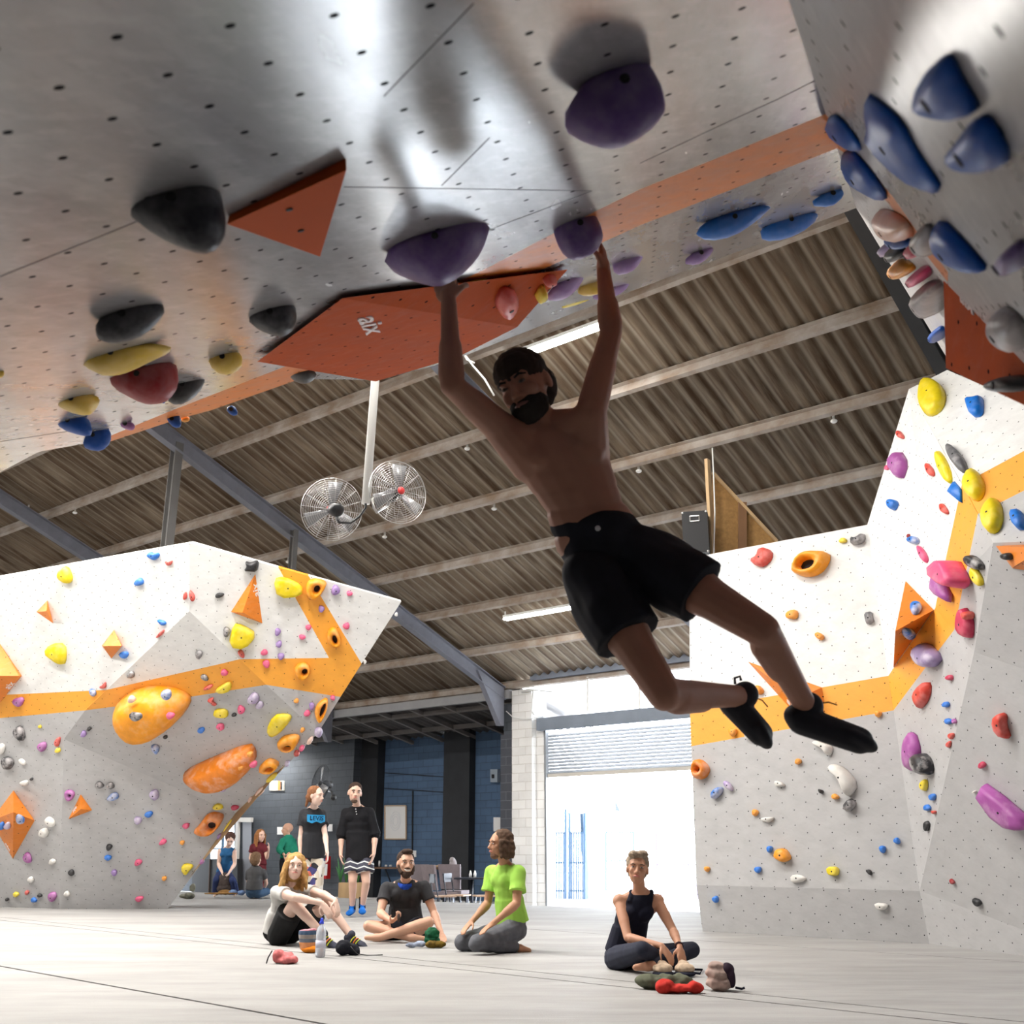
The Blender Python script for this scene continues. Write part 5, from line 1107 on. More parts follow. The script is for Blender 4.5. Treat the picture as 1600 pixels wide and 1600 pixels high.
def hand(M, wrist, d, pn, side, s=1.0, curl=.35, spread=1.0):
    """palm, five fingers. d: wrist to knuckles, pn: palm normal (the way the fingers curl), side: thumb direction"""
    d = d.normalized(); pn = (pn - d * pn.dot(d)).normalized(); sd = (side - d * side.dot(d) - pn * side.dot(pn)).normalized()
    R = RM(sd, d, pn); pc = wrist + d * .048 * s
    M.ell(pc, (.040 * s, .052 * s, .017 * s), R, 12, 8); M.cap(wrist, wrist + d * .03 * s, .026 * s, .026 * s, 8)
    for i, (off, ln) in enumerate(((.030, .94), (.010, 1.03), (-.011, .97), (-.030, .78))):
        b = wrist + d * .088 * s + sd * off * s * spread; M.cap(wrist + d * .03 * s + sd * off * s * .8, b, .0105 * s, .0105 * s, 8)
        cur = b; ang = curl * .5
        for k, l in enumerate((.042, .026, .021)):
            dr = (d * math.cos(ang) + pn * math.sin(ang)).normalized(); nx = cur + dr * l * ln * s
            M.cap(cur, nx, (.0095 - .0008 * k) * s, (.0088 - .0009 * k) * s, 8); cur = nx; ang += curl
    a = wrist + d * .02 * s + sd * .022 * s; b = a + (d * .6 + sd * .75 + pn * .2).normalized() * .042 * s; M.cap(a, b, .015 * s, .0115 * s, 8)
    c = b + (d * .85 + sd * .35 + pn * (.2 + curl * .5)).normalized() * .032 * s; M.cap(b, c, .011 * s, .010 * s, 8)
    M.cap(c, c + (d * .9 + pn * (.2 + curl)).normalized() * .022 * s, .010 * s, .008 * s, 8)
def head(M, c, f, u, s=1.0):
    r, f, u = frame3(f, u); R = RM(r, f, u); P = lambda x, y, z: c + (r * x + f * y + u * z) * s
    M.ell(P(0, -.012, .028), (.076 * s, .097 * s, .090 * s), R); M.ell(P(0, .018, -.035), (.060 * s, .070 * s, .075 * s), R)
    M.ell(P(0, .045, -.088), (.032 * s, .028 * s, .024 * s), R, 12, 8); M.ell(P(0, .066, .030), (.052 * s, .022 * s, .028 * s), R, 12, 8)
    for q in (-1, 1):
        M.ell(P(.038 * q, .058, -.018), (.024 * s, .022 * s, .022 * s), R, 10, 6); M.ell(P(.077 * q, -.008, -.008), (.010 * s, .019 * s, .030 * s), R, 10, 6)
        M.ell(P(.034 * q, .078, .026), (.020 * s, .010 * s, .008 * s), R, 8, 6)
    M.cap(P(0, .082, .012), P(0, .106, -.026), .008 * s, .0125 * s, 8); M.ell(P(.012, .092, -.030), (.009 * s, .010 * s, .008 * s), R, 8, 6); M.ell(P(-.012, .092, -.030), (.009 * s, .010 * s, .008 * s), R, 8, 6)
    M.ell(P(0, .080, -.058), (.026 * s, .014 * s, .014 * s), R, 10, 6)
    return r, f, u, P
def face_parts(c, f, u, s, parent, brow, lip, iris=(.05, .04, .03), smile=False, whites=True):
    s = s * HS['k']
    r, f, u = frame3(f, u); R = RM(r, f, u); P = lambda x, y, z: c + (r * x + f * y + u * z) * s
    EW = plain('eye_white', (.50, .46, .44), .4) if whites else plain('shaded_eye', (.10, .06, .05), .4); EI = plain('dark_iris', iris, .2)
    for q in (-1, 1):
        M = MB(); M.ell(P(.032 * q, .0835, .008), (.0125 * s, .007 * s, .0050 * s), R, 12, 8); e = M.build('eye', EW, parent, True)
        M = MB(); M.ell(P(.032 * q, .0895, .008), (.0060 * s, .003 * s, .0050 * s), R, 10, 6); M.build('iris', EI, e, True)
        M = MB(); M.tube([P(.016 * q, .093, .025), P(.034 * q, .091, .031), P(.052 * q, .078, .024)], [.0035 * s, .0042 * s, .0025 * s], 6); M.build('eyebrow', brow, parent, True)
    M = MB()
    if smile: M.tube([P(-.027, .080, -.050), P(-.012, .091, -.060), P(.012, .091, -.060), P(.027, .080, -.050)], [.004 * s, .008 * s, .008 * s, .004 * s], 8)
    else: M.tube([P(-.024, .084, -.057), P(-.008, .0935, -.055), P(.008, .0935, -.055), P(.024, .084, -.057)], [.003 * s, .0058 * s, .0058 * s, .003 * s], 8)
    M.build('teeth' if smile else 'lips', plain('teeth_white', (.8, .78, .72), .4) if smile else lip, parent, True)
LIP = plain('lip_rose', (.55, .20, .17), .5)
def orient(a, b):  # frame for the trunk
    return (b - a).normalized()
def person(label, J, head_f, head_u=UP, sk=None, s=1.0, vox=.009, chest_r=None, hands=None, feet=None, width=1.0, kids=None, neck_r=.052, female=False, skip=()):
    """J: named joints in world space; body is one skin, returned with its root"""
    base = V((J['pel'].x, J['pel'].y, 0)) if 'base' not in J else J['base']
    root = empty('person', base, label, 'person', None)
    M = MB(); sr = (J['shR'] - J['shL']).normalized(); sp = (J['neck'] - J['pel']).normalized()
    fw = sp.cross(sr); fw = fw if True else -fw
    # fw must face the way the chest faces
    if fw.dot(J['face']) < 0: fw = -fw
    R = RM(sr, fw, sp); mid = J.get('mid', (J['neck'] + J['pel']) / 2)
    ch = J['neck'] * .68 + mid * .32 - sp * .03 * s; J['_R'] = R; J['_ch'] = ch; J['_mid'] = mid; J['_sp'] = sp; J['_fw'] = fw; J['_sr'] = sr
    w = width * s
    M.ell(ch, (.160 * w, .108 * s, .165 * s), R); M.ell(mid, (.135 * w, .098 * s, .15 * s), R); M.ell(J['pel'] + sp * .03 * s, (.158 * w, .105 * s, .125 * s), R)
    M.ell((ch + mid) / 2, (.148 * w, .103 * s, .16 * s), R); M.ell((J['pel'] + mid) / 2, (.140 * w, .098 * s, .14 * s), R)
    if not female:
        for q in (-1, 1): M.ell(ch + sr * .075 * q * w + fw * .055 * s + sp * .01 * s, (.078 * s, .055 * s, .062 * s), R)
    else:
        for q in (-1, 1): M.ell(ch + sr * .07 * q * w + fw * .075 * s - sp * .02 * s, (.062 * s, .058 * s, .060 * s), R)
    hc = J['head']; M.cap(J['neck'] - sp * .02 * s, hc - (hc - J['neck']).normalized() * .05 * s, neck_r * s * 1.1, neck_r * s)
    for q in 'LR': M.cap(J['neck'] - sp * .02 * s, J['sh' + q], .058 * s, .050 * s)
    for q in 'LR': M.cap(J['neck'] + sp * .035 * s, J['neck'].lerp(J['sh' + q], .55), .042 * s, .052 * s)
    arm = .90 if female else 1.0
    for q in 'LR':
        if 'arm' + q in skip: continue
        sh, el, wr = J['sh' + q], J['el' + q], J['wr' + q]
        M.cap(sh, el, .058 * s * arm, .040 * s * arm); m2 = sh.lerp(el, .4); M.cap(sh.lerp(el, .15), sh.lerp(el, .6), .056 * s * arm, .050 * s * arm)
        M.cap(el, wr, .041 * s * arm, .027 * s * arm); M.cap(el.lerp(wr, .12), el.lerp(wr, .45), .046 * s * arm, .040 * s * arm)
        # armpit and shoulder blend
        M.cap(sh, ch + sr * (-.09 if q == 'L' else .09) * w, .062 * s, .085 * s)
    for q in 'LR':
        if 'leg' + q in skip: continue
        hp, kn, an = J['hip' + q], J['kn' + q], J['an' + q]
        M.cap(hp, kn, .092 * s, .058 * s); M.cap(hp.lerp(kn, .1), hp.lerp(kn, .55), .094 * s, .078 * s); M.cap(kn, an, .056 * s, .038 * s)
        cb = J.get('calf' + q, -fw); M.cap(kn.lerp(an, .15) + cb * .012 * s, kn.lerp(an, .45) + cb * .012 * s, .058 * s, .050 * s)
        if 'toe' + q in J:
            to = J['toe' + q]; M.cap(an, an.lerp(to, .35), .040 * s, .040 * s); M.cap(an.lerp(to, .2), to, .038 * s, .026 * s)
    HS['c'] = hc; HS['k'] = J.get('hk', 1.14); head(M, hc, head_f, head_u, s * HS['k'])
    for h in hands or []: hand(M, *h)
    body = remeshed(M, 'body', sk, root, vox, 3)
    return root, J, M
def legs_cloth(J, s, parts, off, base_pel=True, flare=0.0, mb=None, upto=1.0, belt=0.0):
    M = mb or MB(); R = J['_R']; sp = J['_sp']
    if base_pel:
        M.ell(J['pel'] + sp * .03 * s, ((.158 + off) * s * J.get('_w', 1), (.105 + off) * s, (.115 + off) * s), R); M.ell(J['pel'] + sp * (.07 + belt) * s, ((.150 + off) * s * J.get('_w', 1), (.100 + off) * s, (.085 + off) * s), R)
    for q in 'LR':
        hp, kn, an = J['hip' + q], J['kn' + q], J['an' + q]
        if parts == 'long':
            M.cap(hp, kn, (.094 + off) * s, (.062 + off) * s); M.cap(kn, kn.lerp(an, .93), (.062 + off) * s, (.045 + off + flare) * s); M.cap(hp.lerp(kn, .1), hp.lerp(kn, .55), (.096 + off) * s, (.080 + off) * s)
        else:
            e = hp.lerp(kn, upto); M.tube([hp, hp.lerp(kn, upto * .5), e], [(.098 + off) * s, (.096 + off + flare * .5) * s, (.082 + off + flare) * s], 16); M.ell(hp, ((.098 + off) * s,) * 3)
    return M
def shirt(J, s, off=.014, sleeve=.5, low=0.0, w=1.0, neck=True, flare=.012, female=False, extra=None, sl_r=.054):
    M = MB(); R = J['_R']; sp, fw, sr = J['_sp'], J['_fw'], J['_sr']; ch, mid = J['_ch'], J['_mid']; w_ = w * s
    M.ell(ch, ((.163 + off) * w_, (.108 + off) * s, (.165 + off * .4) * s), R); M.ell(mid, ((.142 + off) * w_, (.102 + off) * s, .16 * s), R); M.ell((ch + mid) / 2, ((.152 + off) * w_, (.105 + off) * s, .16 * s), R)
    pl_ = J['pel'] + sp * .06 * s; M.ell((pl_ + mid) / 2, ((.150 + off) * w_, (.108 + off) * s, .13 * s), R)
    e = pl_ - sp * low * s; a0 = mid
    # open lower hem: elliptical tube
    n = 20; base = len(M.v)
    for p, k in ((mid, 1.0), ((mid + e) / 2, 1.06), (e, 1.12 + flare)):
        for i in range(n): t = 2 * math.pi * i / n; M.v.append(p + sr * math.cos(t) * (.150 + off) * w_ * k + fw * math.sin(t) * (.106 + off) * s * k)
    for j in range(2):
        for i in range(n): M.f.append((base + j * n + i, base + j * n + (i + 1) % n, base + (j + 1) * n + (i + 1) % n, base + (j + 1) * n + i)); M.mi.append(0)
    M.f.append(tuple(base + i for i in reversed(range(n)))); M.f.append(tuple(base + 2 * n + i for i in range(n))); M.mi += [0, 0]
    for q in (-1, 1): M.ell(ch + sr * .072 * q * w_ + fw * (.075 if female else .055) * s - sp * (.02 if female else -.01) * s, ((.068 + off) * s, (.056 + off) * s, (.062 + off) * s), R)
    if neck:
        for q in 'LR': M.cap(J['neck'] - sp * .045 * s, J['sh' + q], (.060 + off) * s, (.044 + off) * s)
    if sleeve:
        for q in 'LR':
            sh, el = J['sh' + q], J['el' + q]; en = sh.lerp(el, min(sleeve, 1.0))
            M.cap(sh, ch + sr * (-.09 if q == 'L' else .09) * w_, (.052 + off) * s, (.085 + off) * s); M.ell(sh, ((sl_r + off) * s,) * 3)
            M.tube([sh, sh.lerp(en, .6), en], [(sl_r + off) * s, (sl_r + off) * s, (sl_r + off + min(flare, .03) * .35) * s], 14)
            if sleeve > 1.0:
                M.ell(el, ((.050 + off) * s,) * 3); wr = J['wr' + q]; e2 = el.lerp(wr, sleeve - 1); M.tube([el, e2], [(.049 + off) * s, (.044 + off) * s], 14)
    return M
def shoe(a, toe, s, sole=UP, fat=1.0):
    """slipper-shaped climbing shoe from heel/ankle a to toe"""
    M = MB(); d = (toe - a).normalized(); up = (sole - d * sole.dot(d)).normalized(); sd = d.cross(up); R = RM(sd, d, up)
    M.ell(a - up * .035 * s - d * .012 * s, (.038 * s * fat, .046 * s, .038 * s), R); M.cap(a - up * .038 * s, toe - d * .04 * s - up * .012 * s, .038 * s * fat, .034 * s * fat)
    M.ell(toe - d * .045 * s - up * .012 * s, (.046 * s * fat, .062 * s, .027 * s), R); M.cap(a + up * .01 * s, a - up * .03 * s, .043 * s, .040 * s)
    return M
# ---- the hanging climber
def JJ(d):
    out = {}
    for k, v in d.items(): out[k] = onY(*v) if len(v) == 3 and not isinstance(v, V) else v
    return out
SKD = skin('climber_skin', (.36, .165, .105))
J = JJ(dict(head=(821, 606, 3.42), neck=(852, 672, 3.50), pel=(950, 862, 3.62), mid=(902, 770, 3.56), shL=(781, 668, 3.42), shR=(922, 650, 3.42), elL=(706, 602, 3.22), elR=(955, 520, 3.44), wrL=(701, 470, 3.22), wrR=(943, 424, 3.46),
            hipL=(925, 905, 3.60), hipR=(1000, 868, 3.60), knL=(1038, 1084, 3.48), knR=(1192, 985, 3.42), anL=(1160, 1088, 3.82), anR=(1262, 1108, 3.66)))
J['face'] = V((-.1, -1, .0)); J['base'] = J['pel'].copy(); J['_w'] = 1.0
fw0 = V((-.50, -1, -.45)); 
hu = (J['head'] - J['neck']).normalized() * .5 + UP * .6 + V((-.25, 0, 0))
hL = (J['wrL'], onY(689, 424, 3.28) - J['wrL'], V((.25, 1, .2)), V((1, 0, 0)), 1.05, .9)
hR = (J['wrR'], onY(940, 372, 3.44) - J['wrR'], V((-1, .3, .1)), V((0, -1, .2)), 1.0, .75)
J['calfL'] = (V((0, .4, -.6))).normalized(); J['calfR'] = V((-.5, .5, -.3)).normalized()
cl, J, _ = person('shirtless climber in dark shorts hanging by both arms from purple holds', J, fw0, hu, SKD, 1.0, .0065, hands=[hL, hR], width=1.09)
# muscle relief is in the body; dark navel line of hair
BEARD = cloth('dark_beard', (.022, .017, .015)); r, f, u = frame3(fw0, hu); P = lambda x, y, z: J['head'] + r * x + f * y + u * z
M = MB(); R = RM(r, f, u); M.ell(P(0, .030, -.062), (.062, .064, .052), R); M.ell(P(0, .050, -.092), (.036, .032, .028), R); remeshed(M, 'beard', BEARD, cl, .006, 2, noise_amt=.003, noise_scale=80)
M = MB(); M.ell(P(0, -.012, .050), (.083, .104, .082), R); M.ell(P(0, -.06, .0), (.080, .066, .08), R); remeshed(M, 'hair', cloth('dark_hair', (.03, .02, .016)), cl, .006, 2, noise_amt=.004, noise_scale=70)
face_parts(J['head'], fw0, hu, 1.0, cl, BEARD, plain('dark_lip', (.16, .06, .05), .5), whites=False)
SHORT = cloth('navy_black_shorts', (.014, .015, .022), .35, 12)
M = legs_cloth(J, 1.0, 'short', .012, flare=.026, upto=.52, belt=.02); sh_ = remeshed(M, 'shorts', SHORT, cl, .008, 5, noise_amt=.016, noise_scale=9)
M = MB(); c = J['pel'] + J['_sp'] * .09 + J['_fw'] * .135 - J['_sr'] * .01; M.ell(c, (.010, .006, .010)); M.build('drawstring_bead', plain('bead_white', (.6, .6, .62), .4), sh_, True)
SHOE = cloth('black_climbing_shoe', (.010, .010, .016), .3, 20, .6)
tL, tR = onY(1203, 1160, 3.86), onY(1366, 1162, 3.62)
for a, t, so, lc in ((J['anL'], tL, V((1, 0, .45)), 'L'), (J['anR'], tR, V((.2, 0, 1)), 'R')):
    M = shoe(a, t, 1.15, so, 1.18); so_ = remeshed(M, 'climbing_shoe', SHOE, cl, .006, 2)
    M = MB(); d = (t - a).normalized(); up = (so - d * so.dot(d)).normalized()
    hb = a - d * .05 + up * .0; M.tube([hb, hb - d * .02 + up * .01, hb - d * .015 + up * .03, hb + up * .025], .005, 6); M.build('pull_tab', SHOE, so_, True)
    M = MB(); k = a + d * .03 + up * .04; M.tube([k, k + up * .015 + d * .02, k + up * .02 + d * .05], .0025, 5); M.build('lace', SHOE, so_, True)
# ---- seated woman, dark tank top
SKT = skin('tan_skin', (.56, .28, .17)); SKF = skin('fair_skin', (.74, .47, .36)); SKP = skin('pale_skin', (.80, .56, .46)); SKM = skin('warm_skin', (.62, .35, .24)); SKB = skin('sunned_skin', (.50, .25, .14))
J = JJ(dict(head=(996, 1358, 8.86), neck=(1001, 1397, 8.96), pel=(973, 1494, 9.05), mid=(985, 1445, 9.0), shL=(968, 1408, 8.96), shR=(1027, 1408, 8.96), elL=(981, 1465, 8.76), elR=(1052, 1455, 8.82), wrL=(1034, 1478, 8.55), wrR=(1062, 1480, 8.6),
            hipL=(962, 1498, 8.98), hipR=(987, 1498, 9.0), knL=(1004, 1484, 8.5), knR=(1081, 1484, 8.85), anL=(1050, 1508, 8.75), anR=(1020, 1509, 8.5)))
J['toeL'] = J['anL'] + V((.12, .06, -.0)); J['toeR'] = J['anR'] + V((-.13, -.02, -.01)); J['face'] = V((.2, -1, 0)); J['_w'] = 1
fw1 = V((-.12, -1, .08))
wo, J, _ = person('seated barefoot woman with short hair, dark tank top and leggings', J, fw1, V((.1, 0, 1)), SKT, .93, .007, female=True, width=.92, neck_r=.050,
    hands=[(J['wrL'], onY(1050, 1500, 8.5) - J['wrL'], V((0, .3, -1)), V((.4, -1, 0)), .93, .35), (J['wrR'], onY(1066, 1500, 8.55) - J['wrR'], V((-.2, .8, -.5)), V((-1, -.2, 0)), .93, .35)])
face_parts(J['head'], fw1, V((.1, 0, 1)), .93, wo, cloth('ash_brown_brow', (.16, .10, .07)), LIP)
r, f, u = frame3(fw1, V((.1, 0, 1))); R = RM(r, f, u); P = lambda x, y, z: J['head'] + (r * x + f * y + u * z) * .93
M = MB(); M.ell(P(0, -.024, .050), (.084, .088, .074), R); M.ell(P(0, -.055, .0), (.076, .062, .075), R); M.ell(P(.02, .045, .100), (.055, .045, .026), R); M.ell(P(-.03, .02, .11), (.045, .05, .025), R)
remeshed(M, 'short_hair', cloth('ash_blonde_hair', (.40, .31, .23), .4, 40), wo, .006, 2, noise_amt=.007, noise_scale=45)
TANK = cloth('navy_black_tank', (.012, .013, .028), .25)
def tank(J, s, w, mat, root, off=.011, scoop=.0):
    c0 = J['_ch']; J['_ch'] = c0 - J['_sp'] * .018 * s; M = shirt(J, s, off + .006, 0, .0, w, neck=False, female=True); J['_ch'] = c0; sr, sp, fw = J['_sr'], J['_sp'], J['_fw']
    for q in (-1, 1):
        a = J['_ch'] + sr * .085 * q * s + fw * .08 * s + sp * .06 * s; b = J['neck'] + sr * .085 * q * s - sp * .0 * s + fw * .005; c = J['_ch'] + sr * .08 * q * s - fw * .07 * s + sp * .07 * s
        M.tube([a, a.lerp(b, .6) + fw * .02, b + sp * .022 * s, c.lerp(b, .6) - fw * .02, c], .024 * s, 10)
    return remeshed(M, 'tank_top', mat, root, .007, 3)
tank(J, .93, .92, TANK, wo)
M = legs_cloth(J, .93, 'long', .006); remeshed(M, 'leggings', cloth('charcoal_leggings', (.030, .034, .055), .3), wo, .007, 3)
M = MB(); d = (J['wrR'] - J['elR']).normalized(); M.tube([J['wrR'] - d * .03, J['wrR'] - d * .015], .032, 14); M.build('wristband', cloth('dark_band', (.05, .02, .02)), wo, True)
# ---- blond seated man
J = JJ(dict(head=(461, 1355, 11.15), neck=(455, 1386, 11.28), pel=(434, 1459, 11.36), mid=(441, 1424, 11.34), shL=(432, 1393, 11.12), shR=(478, 1391, 11.38), elL=(462, 1402, 10.88), elR=(503, 1397, 11.2), wrL=(503, 1411, 10.85), wrR=(524, 1407, 11.05),
            hipL=(436, 1462, 11.22), hipR=(450, 1461, 11.42), knL=(459, 1411, 10.98), knR=(512, 1412, 11.25), anL=(505, 1461, 10.9), anR=(548, 1462, 11.1)))
J['face'] = V((.8, -.6, 0)); J['_w'] = 1
fw2 = V((.28, -1, .12))
bl, J, _ = person('blond long-haired man sitting with arms crossed over his raised knees', J, fw2, V((.05, 0, 1)), SKP, .97, .008, width=.95,
    hands=[(J['wrL'], onY(513, 1426, 10.82) - J['wrL'], V((.1, .6, -.6)), V((0, -1, .3)), .97, .3), (J['wrR'], onY(529, 1427, 11.0) - J['wrR'], V((-.5, .3, -.6)), V((-.4, -1, 0)), .97, .4)])
face_parts(J['head'], fw2, V((.05, 0, 1)), .97, bl, cloth('blond_brow', (.30, .17, .08)), LIP)
r, f, u = frame3(fw2, V((.05, 0, 1))); R = RM(r, f, u); P = lambda x, y, z: J['head'] + (r * x + f * y + u * z) * .97
M = MB(); M.ell(P(0, -.022, .046), (.090, .094, .082), R); M.ell(P(0, -.055, -.02), (.088, .07, .10), R)
for q in (-1, 1):
    for k in range(7):
        t = k / 6; yy = .035 - .10 * t; M.cap(P(.078 * q, yy, .03), P((.092 + .012 * math.sin(k * 2)) * q, yy - .01, -.075), .020, .022, 8); M.cap(P((.092 + .012 * math.sin(k * 2)) * q, yy - .01, -.075), P((.10 + .02 * math.cos(k * 3)) * q, yy - .012, -.165 - .015 * math.sin(k * 5)), .022, .012, 8)
for k in range(6): M.cap(P(-.07 + .028 * k, -.085, 0), P(-.09 + .035 * k, -.10, -.17), .03, .016, 8)
remeshed(M, 'long_hair', cloth('golden_blond_hair', (.62, .36, .13), .45, 30), bl, .007, 1, noise_amt=.016, noise_scale=24, stretch=(1, 1, .6))
M = shirt(J, .97, .014, .5, .04, .98, flare=.02, sl_r=.050); remeshed(M, 'tee_shirt', cloth('pale_grey_tee', (.60, .59, .57), .12), bl, .008, 3, noise_amt=.008, noise_scale=10)
M = legs_cloth(J, .97, 'short', .016, flare=.03, upto=.72); remeshed(M, 'shorts', cloth('black_shorts', (.012, .012, .013)), bl, .008, 4, noise_amt=.012, noise_scale=9)
GSH = cloth('grey_climbing_shoe', (.065, .07, .10), .3); YEL = cloth('lime_strap', (.55, .60, .06)); ORS = cloth('orange_strap', (.8, .2, .05))
for a, t in ((J['anL'], onY(532, 1483, 10.86)), (J['anR'], onY(573, 1479, 11.05))):
    M = shoe(a, t, 1.0, UP, 1.05); so_ = remeshed(M, 'climbing_shoe', GSH, bl, .007, 2)
    d = (t - a).normalized(); sd = d.cross(UP).normalized(); up = sd.cross(d)
    for k, mm in ((.045, YEL), (.075, ORS), (.10, YEL)):
        c = a + d * k - up * .028 * 1; M = MB(); M.tube([c + (sd * math.cos(t2) * .046 + up * math.sin(t2) * .044) for t2 in [i * math.pi / 8 for i in range(-1, 10)]], .006, 6); M.build('strap', mm, so_, True)
# ---- bearded cross-legged man
J = JJ(dict(head=(634, 1350, 11.75), neck=(634, 1381, 11.9), pel=(634, 1449, 12.0), mid=(633, 1416, 11.97), shL=(604, 1388, 11.9), shR=(663, 1386, 11.9), elL=(594, 1427, 11.75), elR=(678, 1426, 11.85), wrL=(612, 1439, 11.5), wrR=(690, 1459, 11.62),
            hipL=(624, 1455, 11.92), hipR=(645, 1455, 11.92), knL=(576, 1447, 11.6), knR=(670, 1441, 11.55), anL=(640, 1465, 11.45), anR=(593, 1465, 11.35)))
J['toeL'] = J['anL'] + V((.14, .02, -.01)); J['toeR'] = J['anR'] + V((-.13, 0, 0)); J['face'] = V((0, -1, 0)); J['_w'] = 1.04
fw3 = V((.35, -1, .05))
be, J, _ = person('smiling bearded man sitting cross-legged in a dark grey tee and blue neck gaiter', J, fw3, V((.05, 0, 1)), SKM, 1.0, .008, width=1.04,
    hands=[(J['wrL'], onY(623, 1433, 11.42) - J['wrL'], V((.2, -.3, .9)), V((-.2, -1, 0)), 1, .7), (J['wrR'], onY(693, 1468, 11.5) - J['wrR'], V((0, 0, -1)), V((-1, 0, 0)), 1, .1)])
face_parts(J['head'], fw3, V((.05, 0, 1)), 1, be, cloth('dark_brown_hair', (.055, .033, .024)), LIP, smile=True)
r, f, u = frame3(fw3, V((.05, 0, 1))); R = RM(r, f, u); P = lambda x, y, z: J['head'] + (r * x + f * y + u * z)
DBH = cloth('dark_brown_hair', (.055, .033, .024), .3, 40)
M = MB(); M.ell(P(0, -.025, .052), (.084, .090, .078), R); M.ell(P(0, -.055, 0), (.077, .062, .075), R); M.ell(P(0, .035, .108), (.055, .05, .026), R); remeshed(M, 'short_hair', DBH, be, .006, 2, noise_amt=.005, noise_scale=50)
M = MB(); M.ell(P(0, .046, -.092), (.046, .044, .040), R)
for q in (-1, 1): M.tube([P(.074 * q, .015, -.01), P(.066 * q, .03, -.05), P(.045 * q, .055, -.085)], [.008, .016, .022], 8)
M.tube([P(-.030, .084, -.045), P(0, .100, -.041), P(.030, .084, -.045)], [.005, .0065, .005], 8); remeshed(M, 'beard', DBH, be, .005, 1, noise_amt=.003, noise_scale=70)
M = shirt(J, 1.0, .016, .52, .02, 1.04); remeshed(M, 'tee_shirt', cloth('charcoal_tee', (.040, .040, .045), .25), be, .008, 3, noise_amt=.006, noise_scale=10)
M = legs_cloth(J, 1.0, 'short', .012, flare=.015, upto=.45); remeshed(M, 'shorts', cloth('black_blue_shorts', (.016, .018, .026)), be, .008, 4)
M = MB(); n_ = J['neck'] + UP * .005; M.lathe(n_ - UP * .02, [(.082, -.03), (.105, .0), (.100, .03), (.082, .055), (.074, .05)], 18, (J['head'] - J['neck'] + UP * .1)); remeshed(M, 'neck_gaiter', cloth('royal_blue_gaiter', (.02, .08, .50), .5, 30), be, .006, 1, noise_amt=.006, noise_scale=30)
M = MB(); c = onY(623, 1434, 11.38); M.ell(c, (.016, .022, .040)); remeshed(M, 'dark_brush', cloth('dark_brush', (.06, .04, .035)), be, .005, 0)
# tattoos on his right arm
# ---- kneeling man in green
J = JJ(dict(head=(781, 1320, 10.42), neck=(790, 1354, 10.52), pel=(801, 1446, 10.6), mid=(795, 1403, 10.56), shL=(770, 1363, 10.72), shR=(810, 1364, 10.38), elL=(762, 1412, 10.68), elR=(807, 1412, 10.28), wrL=(737, 1440, 10.52), wrR=(770, 1443, 10.15),
            hipL=(795, 1453, 10.68), hipR=(806, 1453, 10.5), knL=(722, 1472, 10.5), knR=(745, 1474, 10.15), anL=(800, 1479, 10.66), anR=(806, 1480, 10.42)))
J['toeL'] = J['anL'] + V((.13, .05, -.03)); J['toeR'] = J['anR'] + V((.12, .02, -.03)); J['face'] = V((-1, -.5, 0)); J['_w'] = .95; J['calfL'] = J['calfR'] = V((0, 0, 1))
fw4 = V((-1, -.55, .03))
kn, J, _ = person('kneeling man with chin-length brown hair in a lime green tee and grey trousers', J, fw4, UP, SKB, .97, .008, width=.95,
    hands=[(J['wrL'], onY(722, 1456, 10.42) - J['wrL'], V((.1, 0, -1)), V((0, -1, 0)), .97, .2), (J['wrR'], onY(752, 1456, 10.05) - J['wrR'], V((.1, 0, -1)), V((0, 1, 0)), .97, .2)])
BRH = cloth('brown_hair', (.12, .07, .045), .4, 35); face_parts(J['head'], fw4, UP, .97, kn, BRH, LIP)
r, f, u = frame3(fw4, UP); R = RM(r, f, u); P = lambda x, y, z: J['head'] + (r * x + f * y + u * z) * .97
M = MB(); M.ell(P(0, -.03, .05), (.088, .092, .082), R); M.ell(P(0, -.065, -.02), (.088, .065, .10), R)
for q in (-1, 1):
    for k in range(5): M.cap(P(.080 * q, .03 - .026 * k, .02), P(.086 * q, .025 - .026 * k, -.10), .022, .014, 8)
remeshed(M, 'chin_length_hair', BRH, kn, .007, 1, noise_amt=.012, noise_scale=28)
M = MB(); M.ell(P(0, .048, -.088), (.040, .036, .030), R); remeshed(M, 'stubble', cloth('stubble_brown', (.20, .11, .07)), kn, .006, 1, noise_amt=.003, noise_scale=70)
M = shirt(J, .97, .020, .62, .03, .95, flare=.03, sl_r=.058); remeshed(M, 'tee_shirt', cloth('lime_green_tee', (.36, .66, .10), .1), kn, .008, 3, noise_amt=.009, noise_scale=10)
M = legs_cloth(J, .97, 'long', .016); remeshed(M, 'trousers', cloth('slate_grey_trousers', (.14, .145, .165), .35, 14), kn, .008, 3, noise_amt=.008, noise_scale=14)
